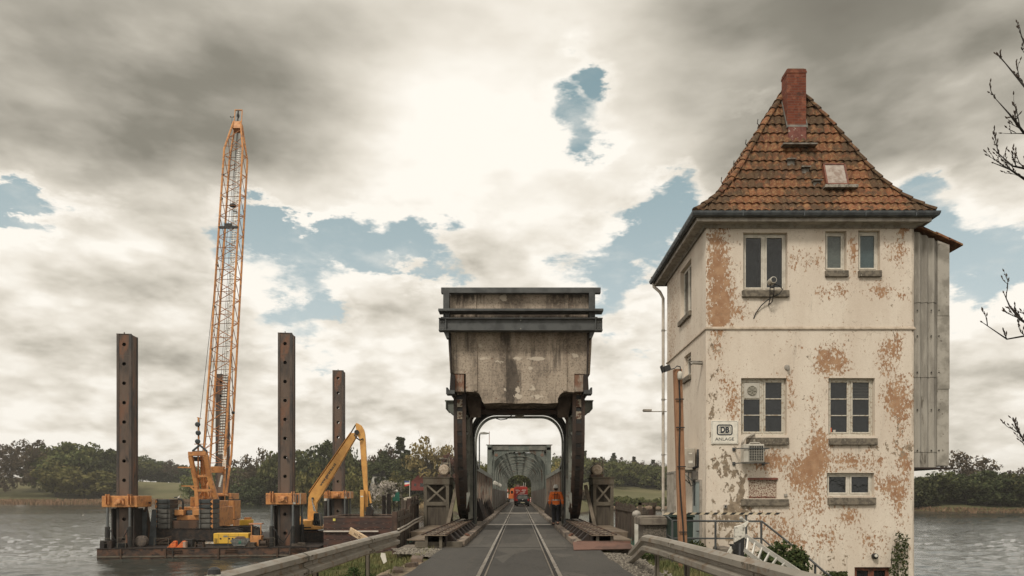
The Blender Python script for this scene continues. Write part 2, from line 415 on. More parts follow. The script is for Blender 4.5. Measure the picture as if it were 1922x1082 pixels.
# palette
M = dict(
 white_frame=mat('white_frame', (.62,.58,.50), .55, col2=(.50,.46,.39), scale=6, bump=.05),
 old_white=mat('old_white_paint', (.55,.51,.43), .7, col2=(.36,.29,.21), scale=14, lo=.52, hi=.6, bump=.3),
 glass=mat('window_glass', (.010,.012,.013), .04, spec=.6, bump=.25, bscale=1.4, bdist=.12),
 glass_grey=mat('frosted_glass', (.10,.115,.105), .28, bump=.02),
 glass_blue=mat('frosted_glass_blue', (.065,.095,.10), .28, bump=.02),
 sill=mat('sill_stone', (.20,.17,.13), .85, col2=(.10,.085,.065), scale=9, lo=.4, hi=.6, bump=.4, spots=(.34,.31,.25)),
 gutter=mat('zinc_gutter', (.095,.105,.11), .5, .5, col2=(.06,.065,.07), scale=4),
 fascia=mat('fascia_board', (.34,.31,.27), .7, col2=(.22,.20,.17), scale=5),
 brick=None,
 steel_grey=mat('painted_steel_grey', (.082,.086,.085), .55, .1, col2=(.045,.047,.047), scale=2, bump=.06, spots=(.11,.11,.105), slo=.68, shi=.74),
 steel_green=mat('painted_steel_green', (.13,.14,.12), .65, .05, col2=(.20,.20,.17), scale=2.5, rust=(.07,.038,.022), rlo=.56, rhi=.66, rscale=1.6, stretch=(1,1,.4)),
 steel_truss=mat('truss_steel', (.105,.12,.105), .6, .1, col2=(.165,.175,.15), scale=1.4, rust=(.09,.055,.035), rlo=.57, rhi=.68, rscale=1.1, stretch=(1,1,.5)),
 steel_rust=mat('rusty_steel', (.055,.036,.025), .8, .1, col2=(.105,.056,.032), scale=1.8, bump=.3, stretch=(1,1,.35), spots=(.025,.02,.017), slo=.55, shi=.66, sscale=3),
 steel_dark=mat('blackened_steel', (.018,.014,.012), .75, .1, col2=(.035,.023,.017), scale=1.6, bump=.25, stretch=(1,1,.5), rust=(.06,.032,.02), rlo=.62, rhi=.75),
 steel_drab=mat('drab_steel', (.135,.115,.085), .75, .05, col2=(.09,.075,.055), scale=2.2, bump=.2, stretch=(1,1,.4), rust=(.075,.05,.032), rlo=.58, rhi=.7),
 plate_drab=mat('walkway_plate', (.22,.17,.12), .7, .1, col2=(.14,.105,.075), scale=2.2, bump=.25, rust=(.09,.055,.035), rlo=.58, rhi=.7),
 galv=mat('galvanised_steel', (.30,.27,.225), .5, .35, col2=(.25,.225,.185), scale=1.6, bump=.1, spots=(.12,.10,.08), slo=.64, shi=.72, sscale=5, rust=(.21,.15,.10), rlo=.52, rhi=.66, rscale=4),
 pipe_white=mat('cream_pipe', (.52,.47,.40), .55, col2=(.42,.37,.31), scale=3),
 wood=mat('raw_timber', (.33,.175,.095), .8, col2=(.24,.12,.062), scale=3, stretch=(6,6,.5), bump=.25, bscale=20),
 wood_grey=mat('weathered_timber', (.10,.078,.058), .9, col2=(.055,.042,.032), scale=2.5, stretch=(5,5,.5), bump=.5, spots=(.20,.16,.12), slo=.63, shi=.7, sscale=4),
 yellow=mat('excavator_yellow', (.70,.37,.10), .5, col2=(.58,.29,.08), scale=2, bump=.04, rust=(.20,.10,.04), rlo=.68, rhi=.76),
 orange=mat('crane_orange', (.55,.25,.08), .55, col2=(.42,.175,.06), scale=2, bump=.05, rust=(.13,.06,.03), rlo=.57, rhi=.66, rscale=3, spots=(.30,.14,.06), slo=.58, shi=.66, sscale=3),
 gen_yellow=mat('generator_yellow', (.70,.42,.045), .5, col2=(.6,.36,.05), scale=2, bump=.03),
 dark=mat('dark_machinery', (.022,.022,.022), .6, .2, col2=(.04,.036,.03), scale=4),
 rubber=mat('black_rubber', (.012,.012,.012), .7),
 slab_dark=mat('ballast_dark', (.045,.052,.052), .6, .1, col2=(.03,.034,.034), scale=3),
 slab_grey=mat('ballast_grey', (.115,.112,.10), .7, .1, col2=(.085,.08,.07), scale=3),
 chrome=mat('cylinder_rod', (.55,.55,.52), .25, .8),
 grating=mat('light_grating', (.40,.39,.36), .5, .3),
 hivis=mat('orange_cloth', (1.0,.21,.04), .8, bump=.3, bscale=12),
 reflective=mat('reflective_band', (.72,.70,.62), .4),
 trousers=mat('dark_cloth', (.016,.016,.02), .9, bump=.3, bscale=12),
 skin=mat('skin', (.45,.25,.17), .6),
 helmet=mat('white_plastic', (.78,.75,.68), .35),
 car_black=mat('car_paint_black', (.018,.02,.021), .25, .3, spec=.7, bump=0),
 car_red=mat('van_paint_red', (.42,.035,.025), .4, bump=0),
 car_orange=mat('truck_orange', (.55,.14,.035), .45, bump=0),
 red_light=mat('rear_light', (.45,.02,.02), .3, bump=0),
 white=mat('white_enamel', (.72,.69,.61), .5, bump=.02),
 black=mat('black_paint', (.02,.02,.02), .5, bump=0),
 paint_blue=mat('flag_blue', (.05,.08,.22), .8), paint_red=mat('flag_red', (.6,.06,.04), .8),
 bin_green=mat('bin_green', (.018,.035,.026), .5),
 aluminium=mat('aluminium', (.58,.56,.51), .4, .5, bump=.02),
 concrete=mat('plain_concrete', (.20,.17,.135), .9, col2=(.12,.10,.08), scale=3, bump=.5, spots=(.28,.25,.2)),
 pebble=mat('pebbledash', (.17,.145,.115), .95, col2=(.08,.07,.058), scale=26, lo=.45, hi=.55, bump=1.0, bscale=45, spots=(.07,.10,.05), slo=.66, shi=.74, sscale=2),
 ac_white=mat('ac_housing', (.50,.47,.41), .5, col2=(.42,.39,.33), scale=4, bump=.02),
 net_green=mat('green_net', (.03,.17,.12), .8),
 bark=mat('bark', (.035,.028,.02), .9, col2=(.06,.048,.035), scale=3, bump=.5),
 twig=mat('twig_bark', (.02,.015,.011), .9),
 red_wall=mat('red_boards', (.17,.03,.022), .8), white_wall=mat('white_render', (.62,.60,.54), .8), dark_roof=mat('dark_roof', (.035,.033,.033), .8),
)
# ---------------------------------------------------------------- special materials
def f_plaster(t, tc, rgb):
    peel, grey, grime = rgb[0], rgb[1], rgb[2]
    m1 = t.mapping(tc, (1, 1, .62))
    fine = t.noise(m1, 19, 10, .68, .35)
    med = t.noise(m1, 3.4, 6, .62)
    v = t.math('ADD', t.math('ADD', t.math('MULTIPLY', fine, .78), t.math('MULTIPLY', med, .22)), t.math('MULTIPLY', peel, .165))
    pm = t.ramp(v, .618, .632, smooth=False)
    n2 = t.noise(t.mapping(tc, (1.4, 1.4, 1)), 5.5, 9, .66)
    gm = t.ramp(t.math('ADD', n2, t.math('MULTIPLY', grey, .19)), .655, .675, smooth=False)
    cream = t.mix(t.ramp(t.noise(t.mapping(tc, (1, 1, .3)), 1.3, 7, .6), .3, .72), (.64,.55,.455), (.74,.66,.56))
    cream = t.mix(t.ramp(t.noise(tc, 30, 4, .6), .35, .75, 0, .25), cream, (.48,.385,.285))
    ochre = t.mix(t.ramp(t.noise(tc, 5, 7, .6), .35, .7), (.33,.185,.105), (.44,.275,.165))
    greyc = t.mix(t.ramp(t.noise(tc, 8, 7, .6), .35, .7), (.20,.155,.11), (.36,.285,.205))
    c = t.mix(gm, cream, greyc); c = t.mix(pm, c, ochre)
    # hairline cracks and streaks
    vo = t.add('ShaderNodeTexVoronoi', feature='DISTANCE_TO_EDGE'); t.put(vo, 'Vector', t.mapping(t.vmath('ADD', tc, t.noise(tc, 2.2, 4, .6, color=True)), (1,1,.6))); vo.inputs['Scale'].default_value = .42
    crack = t.math('MULTIPLY', t.ramp(vo.outputs[0], .0045, .0), .35)
    c = t.mix(crack, c, (.25,.19,.13))
    dirt = t.math('MULTIPLY', t.ramp(t.math('ADD', t.noise(t.mapping(tc, (3, 3, .4)), 2.0, 8, .62), t.math('MULTIPLY', grime, .4)), .60, 1.0), .75)
    c = t.mix(dirt, c, (.115,.09,.065))
    h = t.math('ADD', t.math('MULTIPLY', t.math('SUBTRACT', 1.0, t.math('MAXIMUM', pm, gm)), 1.0), t.math('MULTIPLY', t.noise(tc, 55, 4, .6), .5))
    return c, h
attr_mat('peeling_plaster', f_plaster, (.55, .008), .88, .25)

def f_concrete(t, tc, rgb):
    pale, dark, red = rgb[0], rgb[1], rgb[2]
    big = t.noise(t.mapping(tc, (1, 1, .28)), 1.1, 8, .62)
    sm = t.noise(tc, 8, 9, .68)
    base = t.mix(t.ramp(big, .38, .60), (.17,.14,.112), (.44,.37,.295))
    base = t.mix(t.ramp(sm, .42, .68, 0, .55), base, (.45,.365,.285))
    base = t.mix(t.ramp(t.noise(tc, 19, 7, .75), .50, .64, 0, .75), base, (.085,.07,.058))
    streak = t.noise(t.mapping(tc, (4.5, 4.5, .22)), 1.6, 8, .65)
    dk = t.ramp(t.math('ADD', streak, t.math('MULTIPLY', dark, .5)), .58, .82)
    base = t.mix(t.math('MULTIPLY', dk, .75), base, (.045,.038,.033))
    # board marks of the formwork
    sepz = t.add('ShaderNodeSeparateXYZ', i_0=tc)
    fr = t.math('FRACT', t.math('MULTIPLY', sepz.outputs[2], 5.2))
    line = t.ramp(t.math('ABSOLUTE', t.math('SUBTRACT', fr, .5)), .06, .0, 0, .22)
    base = t.mix(line, base, (.07,.058,.045))
    rm = t.ramp(t.math('ADD', t.noise(tc, 6, 7, .6), t.math('MULTIPLY', red, .4)), .66, .74)
    base = t.mix(rm, base, (.14,.06,.035))
    pm = t.ramp(t.math('ADD', t.math('MULTIPLY', t.noise(tc, 11, 7, .65), .8), t.math('MULTIPLY', pale, .5)), .66, .72)
    base = t.mix(t.math('MULTIPLY', pm, .95), base, (.56,.49,.40))
    h = t.math('ADD', t.math('MULTIPLY', sm, .7), t.math('ADD', t.math('MULTIPLY', pm, -.5), t.math('MULTIPLY', t.noise(tc, 40, 4, .6), .3)))
    return base, h
attr_mat('ballast_concrete', f_concrete, (.8, .03), .92, .2)

def f_tiles(t, tc, rgb):
    per = rgb[0]
    c = t.mix(t.ramp(per, 0, 1, smooth=False), (.115,.045,.027), (.25,.10,.048))
    c = t.mix(t.ramp(t.noise(tc, 1.6, 6, .6), .38, .66), c, (.17,.07,.032))
    li = t.ramp(t.noise(tc, 12, 8, .7), .46, .62)
    c = t.mix(t.math('MULTIPLY', li, .75), c, (.31,.19,.09))
    mo = t.ramp(t.math('ADD', t.noise(tc, 3.4, 8, .68), t.math('MULTIPLY', rgb[1], .3)), .47, .62)
    c = t.mix(t.math('MULTIPLY', mo, .75), c, (.055,.042,.026))
    c = t.mix(t.ramp(t.noise(tc, 26, 5, .7), .58, .70, 0, .6), c, (.40,.34,.22))
    return c, t.noise(tc, 45, 5, .65)
attr_mat('pantile', f_tiles, (.5, .01), .88, .25)

def simple(name, fn, bump=None, rough=.8, spec=.4, rough_fn=None):
    m = bpy.data.materials.new(name); m.use_nodes = True
    t = NT(m.node_tree); t.n.clear()
    out = t.add('ShaderNodeOutputMaterial'); p = t.add('ShaderNodeBsdfPrincipled'); t.l.new(p.outputs[0], out.inputs[0])
    tc = t.add('ShaderNodeTexCoord').outputs['Object']
    r = fn(t, tc, p)
    t.put(p, 'Base Color', r[0]); p.inputs['Specular IOR Level'].default_value = spec
    t.put(p, 'Roughness', rough if len(r) < 3 else r[2])
    if bump:
        bn = t.add('ShaderNodeBump', i_Strength=bump[0], i_Distance=bump[1], i_Height=r[1]); t.put(p, 'Normal', bn.outputs[0])
    MATS[name] = m; return m
def f_brick(t, tc, p):
    sp = t.add('ShaderNodeSeparateXYZ', i_0=tc)
    u = t.math('ADD', sp.outputs[0], sp.outputs[1])
    v = t.add('ShaderNodeCombineXYZ', i_0=u, i_1=sp.outputs[2], i_2=0.0).outputs[0]
    b = t.add('ShaderNodeTexBrick', i_Vector=v); b.inputs['Scale'].default_value = 1.0
    b.inputs['Brick Width'].default_value = .21; b.inputs['Row Height'].default_value = .075; b.inputs['Mortar Size'].default_value = .007
    b.inputs['Color1'].default_value = (.20,.058,.033,1); b.inputs['Color2'].default_value = (.135,.040,.026,1); b.inputs['Mortar'].default_value = (.15,.085,.06,1)
    c = t.mix(t.ramp(t.noise(tc, 5, 7, .65), .5, .68, 0, .7), b.outputs[0], (.30,.12,.07))
    c = t.mix(t.ramp(t.noise(tc, 2.3, 7, .65), .55, .72, 0, .7), c, (.05,.035,.028))
    return c, t.math('ADD', t.math('MULTIPLY', b.outputs['Fac'], -1.0), t.math('MULTIPLY', t.noise(tc, 40, 4), .5))
M['brick'] = simple('chimney_brick', f_brick, (.6, .012), .9, .2)
def f_asphalt(t, tc, p):
    big = t.noise(t.mapping(tc, (1, .22, 1)), .9, 7, .6)
    c = t.mix(t.ramp(big, .3, .7), (.055,.051,.046), (.090,.083,.073))
    c = t.mix(t.ramp(t.noise(tc, 95, 3, .7), .5, .68, 0, .75), c, (.17,.155,.13))
    c = t.mix(t.ramp(t.noise(t.mapping(tc, (5, .25, 1)), 1.6, 7, .65), .55, .70, 0, .7), c, (.12,.10,.08))
    c = t.mix(t.ramp(t.noise(t.mapping(tc, (3, 2, 1)), 1.1, 9, .75, .4), .64, .67, 0, .6), c, (.16,.135,.105))
    sp = t.add('ShaderNodeSeparateXYZ', i_0=tc)
    near = t.math('MULTIPLY', t.ramp(sp.outputs[1], 19.4, 19.1, smooth=False), .42)
    c = t.mix(near, c, (.030,.028,.026))
    mid = t.ramp(t.math('ABSOLUTE', t.math('ADD', sp.outputs[0], t.math('MULTIPLY', t.noise(tc, 3, 4), .06))), .68, .62, 0, .35)
    c = t.mix(mid, c, (.035,.032,.029))
    pt = t.add('ShaderNodeTexVoronoi', feature='F1'); t.put(pt, 'Vector', t.mapping(tc, (.9, .28, 1))); pt.inputs['Scale'].default_value = 1.0
    c = t.mix(t.math('MULTIPLY', t.ramp(t.add('ShaderNodeSeparateColor', i_0=pt.outputs['Color']).outputs[0], .60, .63, smooth=False), .42), c, (.115,.105,.09))
    cr_ = t.add('ShaderNodeTexVoronoi', feature='DISTANCE_TO_EDGE'); t.put(cr_, 'Vector', t.vmath('ADD', t.mapping(tc, (.8, .4, 1)), t.noise(tc, 2.5, 5, color=True))); cr_.inputs['Scale'].default_value = .7
    c = t.mix(t.ramp(cr_.outputs[0], .012, .004, 0, .6), c, (.018,.016,.014))
    return c, t.noise(tc, 120, 3, .7)
simple('asphalt', f_asphalt, (.7, .01), .82, .35)
def f_gravel(t, tc, p):
    vo = t.add('ShaderNodeTexVoronoi'); t.put(vo, 'Vector', tc); vo.inputs['Scale'].default_value = 24
    c = t.mix(t.ramp(t.add('ShaderNodeSeparateColor', i_0=vo.outputs['Color']).outputs[0], 0, 1), (.10,.088,.072), (.34,.30,.25))
    c = t.mix(t.ramp(vo.outputs[0], .35, .75), c, (.04,.034,.027))
    return c, t.math('MULTIPLY', vo.outputs[0], -1.0)
simple('gravel', f_gravel, (.9, .03), .95, .2)
def f_ground(t, tc, p):
    g = t.mix(t.ramp(t.noise(tc, .9, 8, .65), .35, .65), (.05,.06,.02), (.12,.11,.045))
    g = t.mix(t.ramp(t.noise(tc, 6, 8, .7), .52, .68), g, (.14,.105,.06))
    far = t.mix(t.ramp(t.noise(tc, .035, 8, .6), .35, .65), (.10,.098,.045), (.15,.135,.07))
    far = t.mix(t.ramp(t.noise(tc, .5, 6, .75), .5, .75, 0, .7), far, (.05,.05,.026))
    geo = t.add('ShaderNodeNewGeometry'); sp = t.add('ShaderNodeSeparateXYZ', i_0=geo.outputs['Position'])
    m = t.ramp(sp.outputs[1], 60, 90)
    c = t.mix(m, g, far)
    # muddy, stony margin just above the water
    mud = t.ramp(t.math('ADD', sp.outputs[2], t.math('MULTIPLY', t.noise(tc, .6, 5, .6), .5)), -2.4, -2.75)
    c = t.mix(mud, c, (.065,.05,.034))
    return c, t.noise(tc, 9, 8, .7)
simple('ground_cover', f_ground, (.8, .08), .95, .15)
def f_water(t, tc, p):
    geo = t.add('ShaderNodeNewGeometry'); pos = geo.outputs['Position']
    m1 = t.mapping(pos, (.55, 1.0, 1)); m2 = t.mapping(pos, (.35, .9, 1), (31, 7, 0))
    n1 = t.noise(m1, 1.9, 6, .62, .3); n2 = t.noise(m2, .34, 5, .6, .4); n3 = t.noise(m1, 7.5, 4, .6)
    h = t.math('ADD', t.math('ADD', t.math('MULTIPLY', n1, .75), t.math('MULTIPLY', n2, 1.5)), t.math('MULTIPLY', n3, .12))
    c = t.mix(t.ramp(t.noise(pos, .02, 4, .5), .35, .65), (.034,.038,.033), (.050,.054,.046))
    return c, h, t.ramp(t.noise(m2, .05, 4, .5), .35, .65, .05, .14)
simple('estuary_water', f_water, (.6, .10), .06, .28)

# ---------------------------------------------------------------- the setting: water, land, road
ZW = -3.2
_r = np.random.RandomState(4)
_u = np.concatenate([[-60,-20,-6,-3,-1.6], np.arange(-1.02, 1.021, .0019), [1.6,3,6,20,60]])
_y = [8.0, 24.0, 36.0]
while _y[-1] < 340: _y.append(_y[-1] + _y[-1]**2/3210*.62)
_y = np.array(_y + [420, 700, 1500, 4200])
UU, YY = np.meshgrid(_u, _y); XX = UU*YY; HH_ = np.zeros_like(XX)
for _k in range(34):
    lam = _r.uniform(.9, 2.2) if _k < 22 else _r.uniform(2.2, 6.5)
    th = _r.normal(-1.1, .55); kx, ky = math.cos(th)*6.283/lam, math.sin(th)*6.283/lam
    HH_ += lam/6.283*(.032 if _k < 22 else .014)*np.sin(XX*kx + YY*ky + _r.uniform(0, 6.283))
fade = np.clip((1.05-np.abs(UU))/.05, 0, 1)*np.clip((YY-30)/6, 0, 1)*np.clip((360-YY)/20, 0, 1)
wb = MB(); _V = np.stack([XX, YY, ZW + HH_*fade], axis=-1).reshape(-1, 3)
wb.v = [tuple(p) for p in _V.tolist()]; _n = len(_u)
wb.f = [(j*_n+i, j*_n+i+1, (j+1)*_n+i+1, (j+1)*_n+i) for j in range(len(_y)-1) for i in range(_n-1)]; wb.mi = [0]*len(wb.f)
tag(wb.build('water', MATS['estuary_water'], origin=(0,0,0), smooth=True), 'grey estuary water with small wind ripples', kind='structure')

def sstep(a, b, x):
    t = min(1, max(0, (x-a)/(b-a))); return t*t*(3-2*t)
def interp(x, xs, ys):
    if x <= xs[0]: return ys[0]
    for i in range(len(xs)-1):
        if x <= xs[i+1]:
            return ys[i] + (ys[i+1]-ys[i])*(x-xs[i])/(xs[i+1]-xs[i])
    return ys[-1]
SH_T = [-1.2, -.76, -.55, -.40, -.30, -.20, -.14, -.10, -.06, .06, .085, .11, .15, .22, .40, .54, .62, .76, 1.2]
SH_D = [330, 318, 322, 330, 300, 270, 235, 175, 121, 121, 150, 190, 205, 215, 215, 190, 172, 176, 190]
def shore(t): return interp(t, SH_T, SH_D)
HT = [-1.2, -.8, -.62, -.5, -.40, -.3, -.2, -.1, .0, .08, .14, .3, .5, .65, 1.2]
HH = [14, 13, 11, 9, 9, 6, 5, 3.5, 3.2, 5, 12, 13, 6, 4, 4]
def land_z(x, y):
    """terrain height"""
    t = x/max(y, 1.0)
    if y > 60:
        s = shore(t); d = y - s + 4*mn.noise(Vector((x*.03, y*.03, 0)))
        if d < -12: return -6.0
        z = ZW + 1.1*sstep(-6, 4, d) - 2.6*sstep(2, -12, d)
        hill = interp(t, HT, HH)
        start = interp(t, [-.5, -.3, -.12, 0, .08, .14, .5], [14, 20, 6, 4, 30, 70, 8])
        z += hill*sstep(start, start+interp(t, [-.6, -.3, 0, .2], [120, 90, 60, 160]), d) + 2.0*sstep(2, 22, d)
        if abs(x) < 14: z = z + (-.03 - z)*sstep(14, 5, abs(x))*sstep(112, 122, y)
        return z
    # near bank: the road on its causeway, the yard of the house to the right
    if x < 0:
        e = -3.6 - 1.9*sstep(5, 9, y) + 1.4*sstep(19.5, 22, y)
        z = -.06 - .25*sstep(-2.3, -3.4, x) - (abs(x - e)*.62 if x < e else 0)
    else:
        z = -.06 - .22*sstep(2.2, 3.2, x) - 1.25*sstep(3.6, 6.2, x)*sstep(22, 15.5, y) - .25*sstep(5, 10, x)
        if x > 10.6: z -= (x-10.6)*1.1
    z -= sstep(26.0, 30.5, y)*5.0*(1 if abs(x) < 40 else 1)
    z += .05*mn.noise(Vector((x*1.1, y*1.1, 3))) + .03*mn.noise(Vector((x*3.1, y*3.1, 9)))
    if abs(x) < 2.25: z = min(z, -.06)
    return max(z, -6.0)
def axis(parts):
    out = []
    for a, b, st in parts:
        k = int(round((b-a)/st)); out += [a + (b-a)*i/k for i in range(k)]
    out.append(parts[-1][1]); return out
gx = axis([(-3000,-600,300),(-600,-300,20),(-300,-40,8),(-40,-14,3),(-14,14,.35),(14,40,3),(40,300,8),(300,600,20),(600,3000,300)])
gy = axis([(-60,0,6),(0,32,.4),(32,60,4),(60,110,6),(110,460,5),(460,900,40),(900,4200,300)])
gb = MB()
for y in gy:
    for x in gx: gb.v.append((x, y, land_z(x, y)))
nx = len(gx)
for j in range(len(gy)-1):
    for i in range(nx-1): gb._f(j*nx+i, j*nx+i+1, (j+1)*nx+i+1, (j+1)*nx+i)
tag(gb.build('ground', MATS['ground_cover'], smooth=True, origin=(0,0,0)), 'grassy banks, meadows and low wooded hills round the water', kind='structure')

# road surface: on the land, then narrow between the kerbs across the bridge
rb = MB()
RE = [(0,2.9),(6,2.6),(10,2.3),(13,2.12),(16,2.1),(19.2,2.2)]
for i in range(len(RE)-1):
    (y0, x0), (y1, x1) = RE[i], RE[i+1]
    for k in range(4):
        a = k/4; b = (k+1)/4
        ya, yb = y0+(y1-y0)*a, y0+(y1-y0)*b; xa, xb = x0+(x1-x0)*a, x0+(x1-x0)*b
        ja, jb = .05*mn.noise(Vector((ya*1.7,0,0))), .05*mn.noise(Vector((yb*1.7,0,0)))
        rb.quad((-xa-ja,ya,0),(xa+ja,ya,0),(xb+jb,yb,0),(-xb-jb,yb,0))
rb.quad((-2.9,-40,0),(2.9,-40,0),(2.9,0,0),(-2.9,0,0))
rb.quad((-1.62,19.2,0),(1.62,19.2,0),(1.62,121,0),(-1.62,121,0))
rb.quad((-2.6,121,0),(2.6,121,0),(3,260,.1),(-3,260,.1))
tag(rb.build('road', MATS['asphalt'], origin=(0,0,0)), 'narrow dark asphalt road running over the bridge', kind='structure')
# rails: two running rails with grooves
for sx in (-1, 1):
    b = MB()
    b.box(sx*.752-.036, sx*.752+.036, -30, 135, .004, .010)
    o = b.build('railway_rail', mat('rail_steel', (.42,.37,.30), .32, .7, col2=(.26,.215,.165), scale=2, stretch=(1,.15,1), bump=0))
    g = MB(); g.box(sx*.752-sx*.042, sx*.752-sx*.105, -30, 135, .0035, .0055)
    g.build('flange_groove', mat('groove', (.012,.010,.008), .9, bump=0), o)
    k = MB(); k.box(sx*.752-sx*.108, sx*.752-sx*.138, -30, 135, .004, .009)
    k.build('check_strip', mat('check_strip', (.23,.19,.145), .45, .5, col2=(.13,.105,.08), scale=2, stretch=(1,.15,1), bump=0), o)
    tag(o, ('left' if sx < 0 else 'right')+' steel rail set flush into the asphalt road', 'rail', 'rails in the road')
# expansion joints across the road
for y, lab, wd in ((33.0, 'pale steel joint across the road under the counterweight arch', 1.1), (53.0, 'pale steel joint across the road where the fixed truss begins', 1.9),
                   (19.25, None, .05), (26.2, None, .03)):
    b = MB(); b.box(-1.58, 1.58, y, y+wd, .004 if lab else .003, .012 if lab else .006)
    o = b.build('expansion_joint', mat('joint_steel', (.42,.37,.31), .55, .3, col2=(.22,.19,.155), scale=5) if lab else M['rubber'])
    if lab: tag(o, lab, 'joint', 'expansion joints')
    else: tag(o, 'dark sealed joint across the road %s' % ('at the start of the kerbs' if y < 20 else 'between kerb start and arch'), 'joint', 'sealed joints')
# low ramps of gravel beside the asphalt
def patch(name, pts, m, z, label, cat=None, kind='structure', hum=.03):
    b = MB()
    # polygon fan grid
    bm = bmesh.new(); vs = [bm.verts.new((p[0], p[1], 0)) for p in pts]; bm.faces.new(vs)
    x0 = min(p[0] for p in pts); x1 = max(p[0] for p in pts); y0 = min(p[1] for p in pts); y1 = max(p[1] for p in pts)
    k = x0
    while k < x1:
        bmesh.ops.bisect_plane(bm, geom=bm.verts[:]+bm.edges[:]+bm.faces[:], plane_co=(k,0,0), plane_no=(1,0,0)); k += .2
    k = y0
    while k < y1:
        bmesh.ops.bisect_plane(bm, geom=bm.verts[:]+bm.edges[:]+bm.faces[:], plane_co=(0,k,0), plane_no=(0,1,0)); k += .25
    bm.verts.index_update()
    for v in bm.verts:
        b.v.append((v.co.x, v.co.y, z(v.co.x, v.co.y) + hum*mn.noise(Vector((v.co.x*4, v.co.y*4, 1)))))
    for f in bm.faces: b._f(*[v.index for v in f.verts])
    bm.free()
    return tag(b.build(name, m, smooth=True, origin=(0,0,0)), label, cat, kind=kind)
patch('gravel_verge', [(-2.15,16.3),(-2.05,19.1),(-3.6,19.1),(-3.1,17.6)], MATS['gravel'], lambda x, y: -.015, 'grey gravel strip left of the asphalt', kind='structure')
patch('gravel_verge', [(2.0,4.5),(2.75,4.5),(2.75,9),(2.65,12),(2.9,15.5),(2.6,17.6),(2.1,17.6)], MATS['gravel'], lambda x, y: -.015, 'grey gravel strip right of the asphalt', kind='structure')
patch('dirt_edge', [(-2.02,7),(-2.0,16),(-2.45,15.4),(-2.75,12.5),(-2.9,7)], mat('sandy_dirt', (.25,.19,.125), .95, col2=(.12,.095,.06), scale=5, bump=.6), lambda x, y: -.03, 'sandy dirt along the left road edge', kind='structure')
# loose stones on the gravel
sb = MB(); rnd = random.Random(3)
for i in range(900):
    if rnd.random() < .5: x = rnd.uniform(2.12, 2.9); y = rnd.uniform(9, 17.4)
    else: x = -rnd.uniform(2.12, 3.2); y = rnd.uniform(17.2, 19.0)
    s_ = rnd.uniform(.012, .032)
    sb.sphere((x, y, -.005), s_, 5, 3, (1, rnd.uniform(.6, 1), .7))
tag(sb.build('gravel', mat('stone_chips', (.30,.27,.22), .95, col2=(.13,.115,.095), scale=20), origin=(0,0,0)), 'loose grey stone chips on both verges', kind='stuff')
# broken kerb stones on the left
kb = [(-2.62,10.9,.55,.2,.2),(-2.45,12.2,.5,.22,-.1),(-2.38,13.4,.42,.2,.15),(-2.28,14.5,.4,.2,-.1),(-2.32,15.5,.5,.26,.1)]
KL = ['broken kerb stone nearest the camera left of the road', 'second broken kerb stone from the camera', 'middle one of the five broken kerb stones', 'fourth kerb stone, low and worn', 'largest brown kerb stone at the corner of the gravel']
for i, (x, y, l, wd, a) in enumerate(kb):
    b = MB(); b.box(-wd/2, wd/2, -l/2, l/2, -.1, .05)
    o = b.build('kerb_stone', mat('kerb_stone', (.17,.125,.095), .9, col2=(.10,.075,.055), scale=6, bump=.5), local=True, bevel=.025, seg=2)
    o.location = (x, y, .0+ (.03 if i == 4 else 0)); o.rotation_euler = (.05*(-1)**i, .12*(-1)**i, a)
    tag(o, KL[i], 'kerb stone', 'kerb stones on the left road edge')
# grass on the banks (geometry blades)
def grass(name, n, region, h0, h1, m, label, seed=1, zf=land_z, clump=.5):
    rnd = random.Random(seed); V = []; Fc = []
    for i in range(n):
        x, y = region(rnd)
        if mn.noise(Vector((x*1.3, y*1.3, 5))) < -.15 + (rnd.random()-.5)*clump: continue
        z = zf(x, y) - .02; h = rnd.uniform(h0, h1)*(.7+.5*(mn.noise(Vector((x*2, y*2, 2)))+.5)); a = rnd.uniform(0, 6.283); wd = rnd.uniform(.004, .009)*(1+h)
        dx, dy = math.cos(a), math.sin(a); lean = rnd.uniform(.1, .6)*h
        ux, uy = -dy*wd, dx*wd
        k = len(V)
        V += [(x-ux, y-uy, z), (x+ux, y+uy, z), (x+ux*.7+dx*lean*.4, y+uy*.7+dy*lean*.4, z+h*.6), (x-ux*.7+dx*lean*.4, y-uy*.7+dy*lean*.4, z+h*.6), (x+dx*lean, y+dy*lean, z+h)]
        Fc += [(k, k+1, k+2, k+3), (k+3, k+2, k+4)]
    b = MB(); b.v = V; b.f = Fc; b.mi = [0]*len(Fc)
    return tag(b.build(name, m, origin=(0,0,0)), label, kind='stuff')
gm1 = mat('grass_blades', (.085,.10,.030), .9, col2=(.19,.165,.07), scale=1.2, bump=0)
def reg_left(r):
    y = r.uniform(5.2, 19.5); return (-r.triangular(2.3, 7.0, 2.9) , y)
def reg_right(r):
    y = r.uniform(5, 17.5); return (r.triangular(2.65, 5.2, 3.2), y)
grass('grass', 42000, reg_left, .05, .19, gm1, 'short green and yellow grass under the left guard rail', 1)
grass('grass', 26000, reg_right, .07, .26, gm1, 'longer grass behind the right guard rail', 2)
